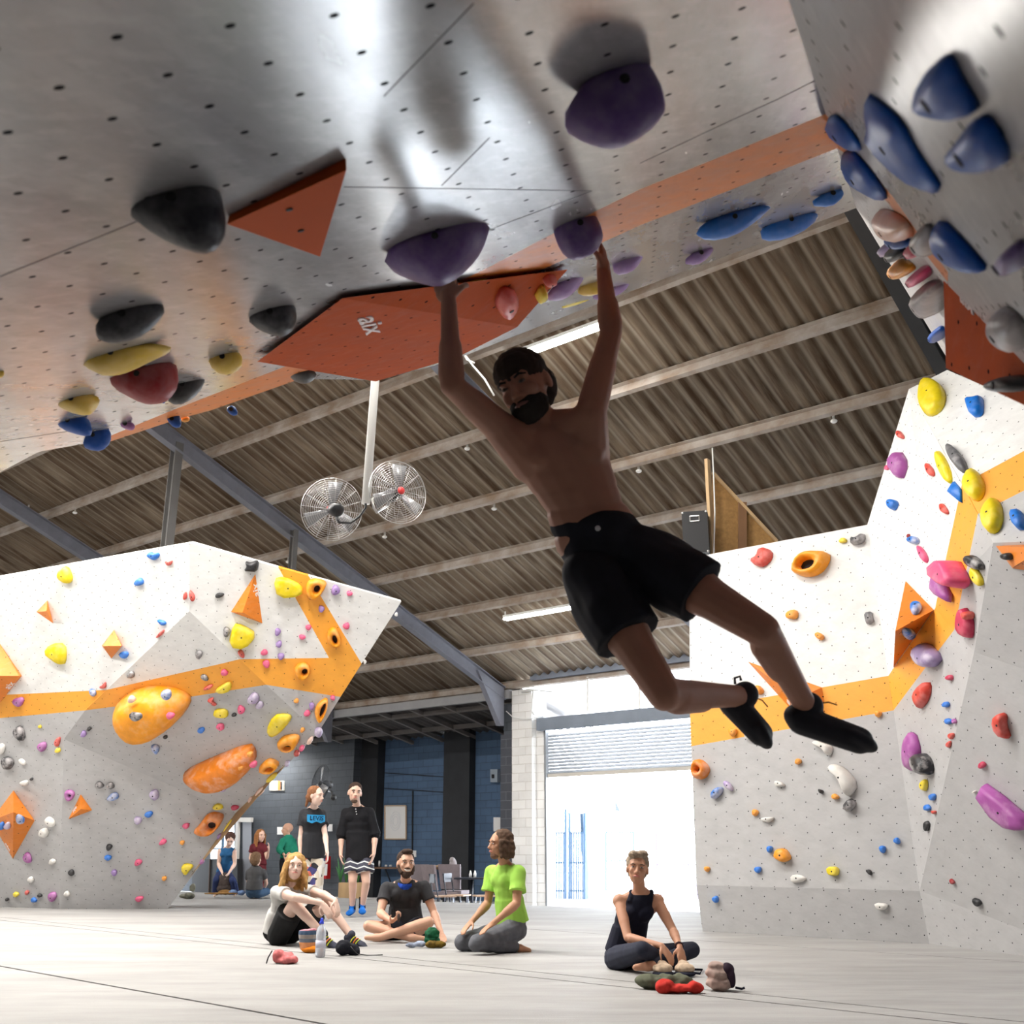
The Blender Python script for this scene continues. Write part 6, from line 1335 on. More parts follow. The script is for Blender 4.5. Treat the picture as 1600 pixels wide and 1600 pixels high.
# ---- standing man in black
J = JJ(dict(head=(554.5, 1239, 15.8), neck=(558, 1262, 15.95), pel=(561, 1338, 15.95), mid=(560, 1300, 15.95), shL=(541, 1271, 15.95), shR=(577, 1270, 15.95), elL=(533.5, 1306, 15.95), elR=(586, 1304, 15.95), wrL=(532.5, 1335, 15.85), wrR=(584, 1334, 15.85),
            hipL=(553, 1341, 15.95), hipR=(569, 1341, 15.95), knL=(551, 1377, 15.85), knR=(572, 1378, 15.85), anL=(550.5, 1419, 15.95), anR=(566, 1417, 15.95)))
tsL = J['anL'] + V((-.02, -.19, -.075)); tsR = J['anR'] + V((.03, -.19, -.075)); J['face'] = V((0, -1, 0)); J['_w'] = 1.0; J['hk'] = 1.2
fw5 = V((.3, -1, -.02))
sm, J, _ = person('standing man in a black henley top and striped shorts', J, fw5, V((.1, 0, 1)), SKF, 1.03, .010, width=1.0,
    hands=[(J['wrL'], onY(534, 1346, 15.8) - J['wrL'], V((1, 0, 0)), V((0, -1, 0)), 1.05, .3), (J['wrR'], onY(581, 1345, 15.8) - J['wrR'], V((-1, 0, 0)), V((0, -1, 0)), 1.05, .3)])
face_parts(J['head'], fw5, V((.1, 0, 1)), 1.03, sm, DBH, LIP)
r, f, u = frame3(fw5, V((.1, 0, 1))); R = RM(r, f, u); P = lambda x, y, z: J['head'] + (r * x + f * y + u * z) * 1.03
M = MB(); M.ell(P(0, -.018, .052), (.083, .094, .078), R); M.ell(P(0, -.05, 0), (.080, .064, .07), R); remeshed(M, 'short_hair', DBH, sm, .008, 2, noise_amt=.003, noise_scale=50)
M = MB(); M.ell(P(0, .046, -.092), (.040, .036, .028), R); remeshed(M, 'short_beard', cloth('dark_stubble', (.12, .075, .055)), sm, .007, 1)
M = shirt(J, 1.03, .022, 1.12, .12, 1.02, flare=.05); tp = remeshed(M, 'henley_top', cloth('black_henley', (.010, .010, .013)), sm, .010, 3, noise_amt=.010, noise_scale=9)
for k in range(3): M = MB(); M.ell(J['_ch'] + J['_fw'] * .165 + J['_sp'] * (.115 - .035 * k) + J['_sr'] * .005 * k, (.009, .006, .009)); M.build('button', plain('bead_white', (.6, .6, .62), .4), tp, True)
M = MB(); M.lathe(J['neck'] - UP * .01, [(.078, -.02), (.088, 0), (.080, .04), (.066, .05)], 16, J['head'] - J['neck'] + UP * .1); remeshed(M, 'neck_gaiter', cloth('taupe_gaiter', (.22, .17, .13), .5, 40), sm, .008, 1, noise_amt=.005, noise_scale=30)
m, nt, b = newmat('striped_shorts'); tc = N(nt, 'ShaderNodeTexCoord'); sx = N(nt, 'ShaderNodeSeparateXYZ'); nt.links.new(tc.outputs['Object'], sx.inputs[0])
wv = mth(nt, 'FRACT', mth(nt, 'ADD', mth(nt, 'MULTIPLY', sx.outputs[2], 15.0), mth(nt, 'MULTIPLY', mth(nt, 'ABSOLUTE', mth(nt, 'SUBTRACT', mth(nt, 'ABSOLUTE', sx.outputs[0]), .1)), 5.0)))
nt.links.new(mixc(nt, mth(nt, 'LESS_THAN', wv, .24), (.05, .052, .08), (.72, .76, .74)), b.inputs[0]); b.inputs['Roughness'].default_value = .8
M = legs_cloth(J, 1.03, 'short', .016, flare=.034, upto=.62); remeshed(M, 'shorts', m, sm, .010, 3, noise_amt=.006, noise_scale=12)
SOCK = cloth('black_sock', (.012, .012, .016)); BSH = cloth('bright_blue_shoe', (.01, .16, .62), .4)
for a, t in ((J['anL'], tsL), (J['anR'], tsR)):
    M = MB(); M.tube([a + UP * .13, a + UP * .05, a - UP * .02], [.052, .046, .050], 12); M.build('sock', SOCK, sm, True)
    M = shoe(a + UP * .01, t + UP * .015, 1.1, UP, 1.1); remeshed(M, 'shoe', BSH, sm, .009, 2)
# ---- standing person with ponytail
J = JJ(dict(head=(493.5, 1244, 14.7), neck=(490, 1264, 14.85), pel=(489, 1342, 14.9), mid=(490, 1303, 14.88), shL=(475, 1272, 14.85), shR=(502, 1273, 14.95), elL=(470, 1306, 14.85), elR=(508, 1305, 14.8), wrL=(469, 1337, 14.8), wrR=(511, 1330, 14.6),
            hipL=(482, 1345, 14.9), hipR=(495, 1345, 14.9), knL=(481, 1385, 14.85), knR=(495, 1385, 14.85), anL=(482, 1425, 14.95), anR=(496, 1424, 14.95)))
J['toeL'] = J['anL'] + V((.08, -.15, -.06)); J['toeR'] = J['anR'] + V((.10, -.14, -.06)); J['face'] = V((.35, -1, 0)); J['_w'] = .95
fw6 = V((1, -.45, -.05))
po, J, _ = person('standing person with auburn ponytail in a charcoal tee with a blue logo patch', J, fw6, UP, SKP, .97, .010, width=.92, female=True,
    hands=[(J['wrL'], V((0, -.02, -.1)), V((1, 0, 0)), V((0, -1, 0)), .95, .3), (J['wrR'], V((.02, -.04, -.08)), V((-1, 0, 0)), V((0, -1, 0)), .95, .3)])
AUB = cloth('auburn_hair', (.28, .12, .055), .35, 35); face_parts(J['head'], fw6, UP, .97, po, AUB, LIP)
r, f, u = frame3(fw6, UP); R = RM(r, f, u); P = lambda x, y, z: J['head'] + (r * x + f * y + u * z) * .97
M = MB(); M.ell(P(0, -.026, .046), (.083, .090, .078), R); M.ell(P(0, -.055, 0), (.078, .062, .075), R); M.cap(P(0, -.11, -.02), P(0, -.13, -.12), .026, .014, 8); M.ell(P(0, -.115, -.01), (.03, .03, .03)); remeshed(M, 'ponytail_hair', AUB, po, .008, 2, noise_amt=.004, noise_scale=50)
M = shirt(J, .97, .020, .55, .05, .93, female=True, flare=.03); tp = remeshed(M, 'tee_shirt', cloth('charcoal_black_tee', (.026, .027, .032)), po, .010, 3, noise_amt=.006, noise_scale=10)
c = J['_ch'] + J['_fw'] * .150 + J['_sp'] * .005; M = MB(); R = J['_R']
pts = [(-.12, .055), (.12, .055), (.12, -.03), (.06, -.05), (0, -.03), (-.06, -.055), (-.12, -.035)]; cv = lambda x: -1.1 * x * x
vs = [c + J['_sr'] * x + J['_sp'] * y + J['_fw'] * (cv(x) + .008) for x, y in pts] + [c + J['_sr'] * x + J['_sp'] * y + J['_fw'] * (cv(x) - .01) for x, y in pts]
M.add(vs, [tuple(range(7)), tuple(reversed(range(7, 14)))] + [(i, (i + 1) % 7, 7 + (i + 1) % 7, 7 + i) for i in range(7)]); pt = M.build('logo_patch', cloth('sky_blue_print', (.04, .36, .70), .1), tp)
text_mesh('LEVIS', 'lettering', cloth('navy_print', (.01, .03, .09)), c + J['_fw'] * .012 + J['_sp'] * .01, J['_sr'], J['_fw'], .082, pt, gap=.003)
m, nt, b = newmat('patchwork_trousers'); tc = N(nt, 'ShaderNodeTexCoord'); vr = N(nt, 'ShaderNodeTexVoronoi'); vr.inputs['Scale'].default_value = 15; nt.links.new(tc.outputs['Object'], vr.inputs['Vector'])
cr_ = N(nt, 'ShaderNodeValToRGB'); cr_.color_ramp.interpolation = 'CONSTANT'; e = cr_.color_ramp.elements; e[0].color = (.62, .55, .45, 1); e[1].position = .35; e[1].color = (.045, .045, .16, 1)
for p_, c_2 in ((.5, (.62, .15, .10, 1)), (.66, (.015, .015, .02, 1)), (.8, (.72, .70, .66, 1))): x = e.new(p_); x.color = c_2
sx = N(nt, 'ShaderNodeSeparateColor'); nt.links.new(vr.outputs['Color'], sx.inputs[0]); nt.links.new(sx.outputs[0], cr_.inputs[0]); nt.links.new(cr_.outputs[0], b.inputs[0]); b.inputs['Roughness'].default_value = .8
M = legs_cloth(J, .97, 'long', .024, flare=.012); remeshed(M, 'patchwork_trousers', m, po, .010, 3, noise_amt=.01, noise_scale=10)
# ---- far group
def far(label, j, fw, sk, s, shirt_m, leg_m, hair_m, hair_kind, sleeve=.5, legs='long', width=.95, female=False, hs=None, low=.03):
    J = JJ(j); J['face'] = fw; J['_w'] = width; J['hk'] = 1.22
    for q in 'LR':
        if 'toe' + q not in J: J['toe' + q] = J['an' + q] + V((.02, -.16, -.05))
    ro, J, _ = person(label, J, j.get('hf', fw) if False else fw, UP if 'hu' not in globals() else UP, sk, s, .013, female=female, width=width,
        hands=[(J['wrL'], (hs or {}).get('L', V((.02, -.05, -.09))), V((1, 0, 0)), V((0, -1, 0)), s, .3), (J['wrR'], (hs or {}).get('R', V((-.02, -.05, -.09))), V((-1, 0, 0)), V((0, -1, 0)), s, .3)])
    r, f, u = frame3(fw, UP); R = RM(r, f, u); P = lambda x, y, z: J['head'] + (r * x + f * y + u * z) * s
    face_parts(J['head'], fw, UP, s, ro, hair_m or DBH, LIP)
    if hair_kind != 'bald':
        M = MB(); M.ell(P(0, -.026, .046), (.086, .090, .080), R); M.ell(P(0, -.058, -.005), (.082, .062, .085), R)
        if hair_kind == 'long':
            for q in (-1, 1):
                for k in range(4): M.cap(P(.078 * q, .02 - .03 * k, .02), P(.085 * q, .015 - .03 * k, -.24), .024, .016, 8)
        remeshed(M, 'hair', hair_m, ro, .010, 1, noise_amt=.008, noise_scale=30)
    if shirt_m: M = shirt(J, s, .018, sleeve, low, width, female=female, neck=(sleeve > 0)); 
    if shirt_m and sleeve == 0:
        for q in 'LR': M.cap(J['neck'] - J['_sp'] * .03, J['neck'].lerp(J['sh' + q], .7), .066 * s, .062 * s)
    if shirt_m: remeshed(M, 'top', shirt_m, ro, .012, 2, noise_amt=.006, noise_scale=10)
    if leg_m: M = legs_cloth(J, s, 'long' if legs == 'long' else 'short', .014, flare=.02, upto=1.0); remeshed(M, 'trousers' if legs == 'long' else 'skirt', leg_m, ro, .012, 2)
    return ro, J
Y = 22.6
far('stooping person in a blue sleeveless top and navy trousers by the pale door frame', dict(head=(359.5, 1312, Y - .25), neck=(356, 1325, Y - .1), pel=(350, 1364, Y + .15), mid=(353, 1345, Y), shL=(344, 1330, Y - .1), shR=(366, 1331, Y - .1), elL=(341.5, 1350, Y - .1), elR=(367, 1350, Y - .1), wrL=(348, 1365, Y - .3), wrR=(357, 1365, Y - .3),
    hipL=(345, 1367, Y + .1), hipR=(354, 1367, Y + .1), knL=(338, 1375, Y - .35), knR=(364, 1376, Y - .35), anL=(337, 1395, Y - .2), anR=(368, 1394, Y - .25)), V((.25, -1, -.7)), SKP, .92, cloth('blue_singlet', (.03, .14, .33)), cloth('navy_trousers', (.025, .04, .12)), cloth('dark_red_brown_hair', (.08, .04, .03)), 'short', sleeve=0)
Y = 24.6
far('person with long auburn hair in a maroon dress gesturing with one hand', dict(head=(407.5, 1306, Y), neck=(405, 1318, Y + .05), pel=(405, 1353, Y), mid=(405, 1335, Y), shL=(395, 1323, Y), shR=(414, 1324, Y), elL=(391, 1341, Y), elR=(417, 1341, Y - .1), wrL=(398, 1351, Y - .2), wrR=(420, 1328, Y - .3),
    hipL=(401, 1356, Y), hipR=(409, 1356, Y), knL=(401, 1382, Y), knR=(409, 1382, Y), anL=(401, 1408, Y), anR=(409, 1408, Y)), V((.8, -.9, 0)), SKF, .95, cloth('maroon_dress', (.13, .018, .025)), cloth('maroon_dress', (.13, .018, .025)), cloth('auburn_long_hair', (.33, .14, .05)), 'long', sleeve=.5, female=True, hs={'R': V((.0, -.02, .1))})
Y = 25.2
far('bald person in a green long-sleeved top facing left', dict(head=(449, 1296, Y), neck=(450, 1308, Y), pel=(448, 1343, Y), mid=(450, 1325, Y), shL=(442, 1314, Y - .15), shR=(458, 1314, Y + .15), elL=(436, 1328, Y - .25), elR=(461, 1330, Y), wrL=(444, 1335, Y - .3), wrR=(450, 1334, Y - .2),
    hipL=(444, 1346, Y), hipR=(452, 1346, Y), knL=(443, 1372, Y), knR=(452, 1372, Y), anL=(443, 1400, Y), anR=(452, 1400, Y)), V((-1, -.25, 0)), SKM, 1.0, cloth('green_long_sleeve', (.02, .24, .15)), cloth('black_trousers', (.02, .02, .025)), None, 'bald', sleeve=1.8)
Y = 21.6
far('person in a grey tee sitting on the mat with back to the camera', dict(head=(400.5, 1343, Y), neck=(399, 1357, Y), pel=(397, 1392, Y + .05), mid=(398, 1375, Y), shL=(389, 1363, Y), shR=(411, 1363, Y), elL=(388, 1380, Y + .2), elR=(416, 1379, Y + .15), wrL=(396, 1384, Y + .35), wrR=(413, 1388, Y + .35),
    hipL=(393, 1395, Y + .1), hipR=(402, 1395, Y + .1), knL=(389, 1392, Y + .45), knR=(417, 1393, Y + .4), anL=(398, 1396, Y + .6), anR=(408, 1396, Y + .6)), V((.2, 1, .1)), SKF, .95, cloth('dark_grey_tee', (.085, .085, .09)), cloth('blue_jeans', (.05, .10, .18)), cloth('light_brown_hair', (.20, .12, .07)), 'short', sleeve=.55)
# ------------------------------------------------------------------ fans on the hanging pole
WIRE = plain('chrome_wire', (.62, .61, .60), .3, .7); BLK = plain('black_plastic', (.02, .02, .022), .4); POLEW = plain('white_pole', (.86, .85, .82), .5)
def guard(root, c, n, R_, depth, wire, rings=15, spokes=16, rw=.0017, hub_c=None):
    n = n.normalized(); a = n.cross(UP).normalized(); b = n.cross(a)
    for side, nm in ((1, 'front_guard'), (-1, 'rear_guard')):
        M = MB(); prof = lambda r: c + n * side * (depth * (1 - (r / R_) ** 2) + .004)
        for k in range(1, rings + 1):
            r = R_ * k / rings; pts = [prof(r) + (a * math.cos(t) + b * math.sin(t)) * r for t in [i * 2 * math.pi / 36 for i in range(37)]]; M.tube(pts, rw * (2.2 if k == rings else 1), 5, cap=False)
        for k in range(spokes):
            t = 2 * math.pi * k / spokes; M.tube([prof(R_ * x) + (a * math.cos(t) + b * math.sin(t)) * R_ * x for x in (.1, .4, .7, 1)], rw * 1.2, 5)
        M.build(nm, wire, root, True)
    return a, b
def fan(px, py, Y, n, R_, label, group, wire=WIRE, badge=True):
    c = onY(px, py, Y); n = V(n).normalized(); root = empty('fan', c, label, 'fan', group)
    a, b = guard(root, c, n, R_, .07, wire)
    M = MB(); M.lathe(c - n * .24, [(.05, 0), (.075, .02), (.075, .15), (.05, .18)], 18, n); M.build('motor', BLK, root, True)
    M = MB(); M.lathe(c - n * .04, [(.045, 0), (.045, .07), (.02, .08)], 14, n); hb = M.build('hub', BLK, root, True)
    if badge: M = MB(); M.lathe(c + n * .078, [(.042, 0), (.040, .008)], 16, n); M.build('badge', plain('red_badge', (.7, .05, .05), .4), root, True)
    for k in range(3):
        t = 2 * math.pi * k / 3 + .4; u = a * math.cos(t) + b * math.sin(t); w_ = n.cross(u); M = MB()
        q = [c + u * .04 + w_ * .03 - n * .01, c + u * R_ * .86 + w_ * R_ * .34 - n * .02, c + u * R_ * .9 - w_ * R_ * .12 + n * .02, c + u * .04 - w_ * .03 + n * .01]
        M.hexa(q, [p + n * .004 for p in q]); M.build('blade', plain('grey_blade', (.30, .30, .31), .35, .3), root, True)
    return root, c, n
FG = 'twin fans on the white hanging pole'
f1, c1, n1 = fan(518.5, 796, 10.9, (-.42, .85, .30), .34, 'left fan of the hanging pair, seen from behind with its black motor', FG)
f2, c2, n2 = fan(621.5, 769, 10.9, (.55, -.8, -.05), .35, 'right fan of the hanging pair, facing front with a red badge', FG)
pt, pb = onY(590, 560, 10.9), onY(571.5, 787, 10.9); pt = V((pb.x + .05, pb.y, 0)); pt.z = roofz(pt.dot(E2)) + .1
pt = V((onY(586, 597, 10.9).x, 10.9, onY(586, 597, 10.9).z)); dv = (pt - pb).normalized(); zt = roofz(pb.dot(E2)) + .1; ptop = pb + dv * ((zt - pb.z) / dv.z)
root = empty('hanging_pole', ptop, 'thick white pole hanging from the roof and carrying two fans', 'pole')
M = MB(); M.tube([pb, ptop], .048, 14); M.build('pole', POLEW, root, True)
M = MB(); M.tube([pb + dv * .1, pb - dv * .05, pb - dv * .12 + V((-.06, 0, -.03)), pb + V((-.16, 0, -.22)), c1 - n1 * .20 + V((.03, 0, -.14)), c1 - n1 * .2 - UP * .08], .014, 8); M.build('fan_arm', BLK, root, True)
M = MB(); M.tube([pb + dv * .06 + V((.06, 0, 0)), pb + V((.09, 0, -.05)), pb + V((.12, 0, -.10)), c2 - n2 * .2 + V((-.02, 0, -.12)), c2 - n2 * .2 - UP * .07], .014, 8); M.build('fan_arm', WIRE, root, True)
r_, c_f, n_f = fan(501, 1224, 20.6, (-.75, -.6, .1), .34, 'dark wall fan behind the ponytail person', None, plain('dark_wire', (.05, .055, .065), .4, .5), False)
M = MB(); M.tube([c_f - n_f * .15, onY(514, 1222, 20.7), onY(516, 1222, 21.6)], .02, 8); M.build('wall_bracket', BLK, r_, True)
M = MB(); pts = [onY(513, 1236, 21.6), onY(518, 1237, 21.3), onY(521, 1246, 21.3)]; M.tube(pts, .02, 8); M.ell(pts[2], (.06, .06, .06)); thing(M, 'wall_bracket', BLK, 'black curved wall bracket below the dark wall fan', 'bracket', smooth=True)
# small white fittings on the purlins
for x, y, lab in ((730, 701, 'small white dome on a purlin left of the climber\'s ribs'), (1303, 658, 'small white dome on the purlin highest at the right'), (772, 795, 'small white dome on a purlin beside the climber\'s waist'),
                  (601, 839, 'small white dome under the right-hand hanging fan'), (450, 878, 'small white dome beside the short grey post'), (998, 736, 'small white dome right of the climber\'s ribs'), (44, 797, 'small white dome on the leftmost rafter'), (117, 801, 'small white dome on a purlin near the tall grey post')):
    p = lowroof(x, y, .0); M = MB(); M.ell(p, (.05, .05, .03)); M.tube([p + UP * .01, p + UP * .12], .02, 8); thing(M, 'roof_fitting', POLEW, lab, 'fitting', 'small white domes under the roof', True)
# speaker and plywood fin behind the right wall's top
WD = surf('pale_timber', (.62, .42, .22), .7, 5, .3, stretch=(1, 1, .2)); OSB = surf('osb_board', (.42, .23, .075), .8, 14, .35)
YS = 14.6
M = MB(); M.box(onY(1088, 836, YS), (.36, .34, .62), Matrix.Rotation(-.25, 3, 'Z')); sp_ = M.v[:]; o = thing(M, 'loudspeaker', plain('black_speaker_box', (.018, .018, .02), .6), 'black loudspeaker box beside the timber stud', 'loudspeaker'); bpy.context.view_layer.update()
Rz = Matrix.Rotation(-.25, 3, 'Z'); cs = onY(1088, 836, YS)
M = MB()
for a, b_ in (((-.065, .16), (.065, .16)), ((.065, .16), (.065, .235)), ((.065, .235), (-.065, .235)), ((-.065, .235), (-.065, .16))): M.bar(cs + Rz @ V((a[0], -.175, a[1])), cs + Rz @ V((b_[0], -.175, b_[1])), .014, .012, V((0, 1, 0)))
M.build('handle_recess', WIRE, o)
for sx_ in (-1, 1):
    for sz in (-1, 1): M = MB(); M.ell(cs + Rz @ V((.165 * sx_, -.16, .295 * sz)), (.02, .02, .02)); M.build('corner_cap', WIRE, o, True)
M = MB(); M.bar(cs + V((0, .05, -.31)), cs + V((0, .05, -1.9)), .05, .05); M.build('stand_pole', BLK, o)
M = MB(); a, b_ = onY(1105, 718, YS + .1), onY(1112, 866, YS + .1); M.bar(a, b_ - UP * 1.0, .09, .05, E1); thing(M, 'timber_stud', WD, 'pale timber stud standing above the right wall\'s left corner', 'stud')
M = MB(); t = [onY(1113, 738, YS + .2), onY(1212, 845, YS + .2), onY(1212, 900, YS + .2), onY(1112, 900, YS + .2)]; M.hexa(t, [p + V((0, .02, 0)) for p in t]); o = thing(M, 'plywood_fin', OSB, 'brown triangular board behind the timber stud above the right wall', 'board'); bpy.context.view_layer.update()
M = MB(); M.bar(onY(1160, 785, YS + .16), onY(1160, 880, YS + .16), .12, .05, V((0, 1, 0))); M.build('brace', surf('dark_timber', (.22, .11, .05), .8), o)
M = MB(); M.bar(onY(1113, 738, YS + .15), onY(1214, 846, YS + .15), .04, .05, V((0, 1, 0))); M.build('edge_batten', WD, o)
M = MB(); M.tube([onY(1113, 700, YS), onY(1115, 740, YS), onY(1117, 800, YS - .02), onY(1115, 872, YS)], .010, 6); thing(M, 'white_cable', POLEW, 'white cable running down beside the timber stud', 'cable', smooth=True)
M = MB(); M.tube([onY(728, 556, 12.5), onY(738, 570, 12.4), onY(757, 592, 12.3), onY(772, 618, 12.3)], .012, 6); M.tube([onY(724, 550, 12.5), onY(730, 562, 12.45), onY(741, 567, 12.4)], .014, 6); thing(M, 'white_cable', POLEW, 'loose white cable at the rafter left of the climber\'s head', 'cable', smooth=True)
# ------------------------------------------------------------------ things on the mat
def lump(pts_r, name, mat, label, cat, vox=.006, noise_amt=.006, ns=30, group=None, sm=2):
    M = MB()
    for p in pts_r: M.ell(p[0], p[1] if isinstance(p[1], tuple) else (p[1],) * 3)
    lo = min(v.z for v in M.v)
    o = remeshed(M, name, mat, None, vox, sm, noise_amt=noise_amt, noise_scale=ns); return tag(o, label, cat, group)
def G0(x, y, up=0.0): p = onz(x, y, 0); return V((p.x, p.y, up))
g = G0(500, 1496); bt = empty('water_bottle', g, 'clear plastic water bottle with a blue sports cap on the mat', 'bottle')
CLEAR = plain('clear_plastic', (.80, .84, .92), .08); CLEAR.node_tree.nodes['Principled BSDF'].inputs['Transmission Weight'].default_value = .55
M = MB(); M.lathe(g, [(.030, 0), (.043, .01), (.044, .07), (.041, .11), (.044, .15), (.044, .21), (.032, .245), (.017, .262), (.016, .275)], 20); M.build('bottle_body', CLEAR, bt, True)
M = MB(); M.lathe(g, [(.019, .272), (.019, .292), (.013, .297), (.012, .315), (.008, .322)], 14); M.build('bottle_cap', plain('blue_cap', (.02, .05, .60), .4), bt, True)
M = MB(); M.lathe(g, [(.0450, .08), (.0450, .14)], 20); M.build('bottle_label', plain('lilac_label', (.6, .6, .72), .5), bt, True)
g = G0(443, 1506); PK = cloth('pink_cloth', (.80, .22, .22), .5, 22)
o = lump([(g + V((.03, 0, .03)), (.085, .06, .035)), (g + V((-.05, .02, .06)), (.05, .05, .05)), (g + V((.02, .02, .06)), (.06, .05, .03)), (g + V((.07, -.01, .03)), (.05, .045, .03))], 'chalk_bag', PK, 'pink and white crumpled chalk bag lying on the mat, nearest left', 'bag', noise_amt=.014, ns=22)
M = MB(); M.tube([g + V((-.10, -.0, .10)), g + V((-.125, -.02, .05)), g + V((-.135, -.03, .005))], .006, 6); adopt(M.build('toggle_cord', BLK, None), o)
g = G0(482, 1488); M = MB(); M.lathe(g + UP * .03, [(.075, 0), (.082, .04), (.080, .09), (.085, .13), (.078, .17), (.06, .165)], 20, V((-.12, 0, 1)));
m, nt, b = newmat('woven_stripes'); tc = N(nt, 'ShaderNodeTexCoord'); sx = N(nt, 'ShaderNodeSeparateXYZ'); nt.links.new(tc.outputs['Object'], sx.inputs[0])
cr_ = N(nt, 'ShaderNodeValToRGB'); cr_.color_ramp.interpolation = 'CONSTANT'; e = cr_.color_ramp.elements; e[0].color = (.62, .25, .10, 1); e[1].position = .3; e[1].color = (.12, .14, .18, 1)
for p_, c_2 in ((.45, (.30, .26, .24, 1)), (.62, (.05, .09, .16, 1)), (.8, (.55, .22, .26, 1))): x = e.new(p_); x.color = c_2
mr = N(nt, 'ShaderNodeMapRange'); mr.inputs[1].default_value = -.10; mr.inputs[2].default_value = .10; nt.links.new(sx.outputs[2], mr.inputs[0]); nt.links.new(mr.outputs[0], cr_.inputs[0]); nt.links.new(cr_.outputs[0], b.inputs[0]); b.inputs['Roughness'].default_value = .9
o = remeshed(M, 'chalk_bag', m, None, .007, 2, noise_amt=.006, noise_scale=30); tag(o, 'striped woven chalk bag with an orange base left of the water bottle', 'bag')
M = MB(); M.ell(g + V((.02, -.03, .03)), (.085, .06, .035)); adopt(remeshed(M, 'orange_base', cloth('orange_fabric', (.85, .26, .02)), None, .007, 1), o)
g = G0(538, 1493); o = lump([(g + V((-.01, 0, .065)), (.075, .07, .065)), (g + V((.06, .02, .05)), (.07, .05, .05)), (g + V((.1, .0, .03)), (.04, .03, .03))], 'dark_chalk_bag', cloth('black_fleece', (.012, .013, .02), .3), 'round black chalk bag on the mat right of the water bottle', 'bag')
M = MB(); M.tube([g + V((.06, -.06, .08)), g + V((.09, -.07, .05)), g + V((.12, -.06, .02)), g + V((.20, -.05, .006)), g + V((.34, .0, .006))], .004, 6); adopt(M.build('cord', BLK, None, True), o)
g = G0(676, 1481); o = lump([(g + V((-.01, .03, .12)), (.075, .06, .06)), (g + V((-.01, .03, .06)), (.08, .06, .05))], 'chalk_bag', cloth('dark_green_bag', (.01, .12, .05), .6, 20), 'dark green chalk bag in front of the bearded man', 'bag', noise_amt=.012)
o = lump([(g + V((.0, -.05, .035)), (.07, .035, .035)), (g + V((.07, -.04, .035)), (.06, .035, .032))], 'climbing_shoe', cloth('yellow_black_shoe', (.22, .14, .02), .8, 24), 'dark yellow climbing shoe leaning on the dark green chalk bag', 'shoe')
g = G0(651, 1481); o = lump([(g + V((-.05, 0, .025)), (.06, .03, .022)), (g + V((.03, .0, .035)), (.06, .035, .03))], 'climbing_shoe', cloth('blue_white_shoe', (.42, .48, .62), .7, 22), 'pale blue and black climbing shoe left of the dark green chalk bag', 'shoe')
g = G0(1052, 1526)
CR = cloth('cream_shoe', (.66, .50, .36), .35, 26); NV = cloth('navy_sole', (.012, .014, .03))
for dx, lab in ((-.075, 'left cream and black climbing shoe in front of the seated woman'), (.085, 'right cream and black climbing shoe in front of the seated woman')):
    o = lump([(g + V((dx, 0, .055)), (.075, .075, .040)), (g + V((dx, .05, .07)), (.05, .05, .04))], 'climbing_shoe', CR, lab, 'shoe', group='cream climbing shoes')
    M = MB(); M.ell(g + V((dx, -.01, .022)), (.082, .085, .022)); adopt(remeshed(M, 'sole', NV, None, .007, 1), o)
M = MB(); M.tube([g + V((.13, -.03, .03)), g + V((.19, -.05, .025)), g + V((.21, -.03, .05)), g + V((.15, .0, .05))], .008, 8); thing(M, 'strap_loop', NV, 'black strap loop right of the cream shoes', 'strap', smooth=True)
g = G0(1036, 1546); o = lump([(g + V((-.08, .02, .045)), (.11, .07, .045)), (g + V((.07, .03, .05)), (.14, .07, .04)), (g + V((0, .0, .03)), (.16, .06, .03))], 'fabric_bag', cloth('olive_bag', (.14, .15, .10), .45, 18), 'crumpled olive green bag under the cream climbing shoes', 'bag', noise_amt=.022, ns=16)
g = G0(1062, 1552); o = lump([(g + V((-.09, 0, .035)), (.07, .05, .045)), (g + V((0, 0, .028)), (.13, .055, .028)), (g + V((.10, 0, .035)), (.06, .05, .04))], 'shoe_bag', cloth('red_bag', (.62, .035, .025), .35, 20), 'red shoe bag lying nearest in front of the seated woman', 'bag', noise_amt=.014, ns=22)
g = G0(1128, 1548); o = lump([(g + V((-.01, 0, .05)), (.10, .085, .05)), (g + V((-.02, 0, .11)), (.085, .075, .045)), (g + V((-.03, 0, .15)), (.06, .055, .03))], 'chalk_bag', cloth('cream_pink_chalk_bag', (.52, .38, .33), .35, 14), 'cream and pinkish chalk bag standing alone right of the seated woman', 'bag', noise_amt=.012, ns=22)
M = MB(); M.ell(g + V((.045, -.02, .13)), (.045, .05, .045)); M.ell(g + V((.06, -.04, .08)), (.03, .045, .06)); adopt(remeshed(M, 'dark_flap', cloth('plum_black', (.03, .015, .03)), None, .007, 1, noise_amt=.005), o)
M = MB(); M.tube([g + V((.09, 0, .02)), g + V((.13, -.01, .012)), g + V((.15, -.01, .02))], .008, 6); adopt(M.build('buckle', NV, None, True), o)
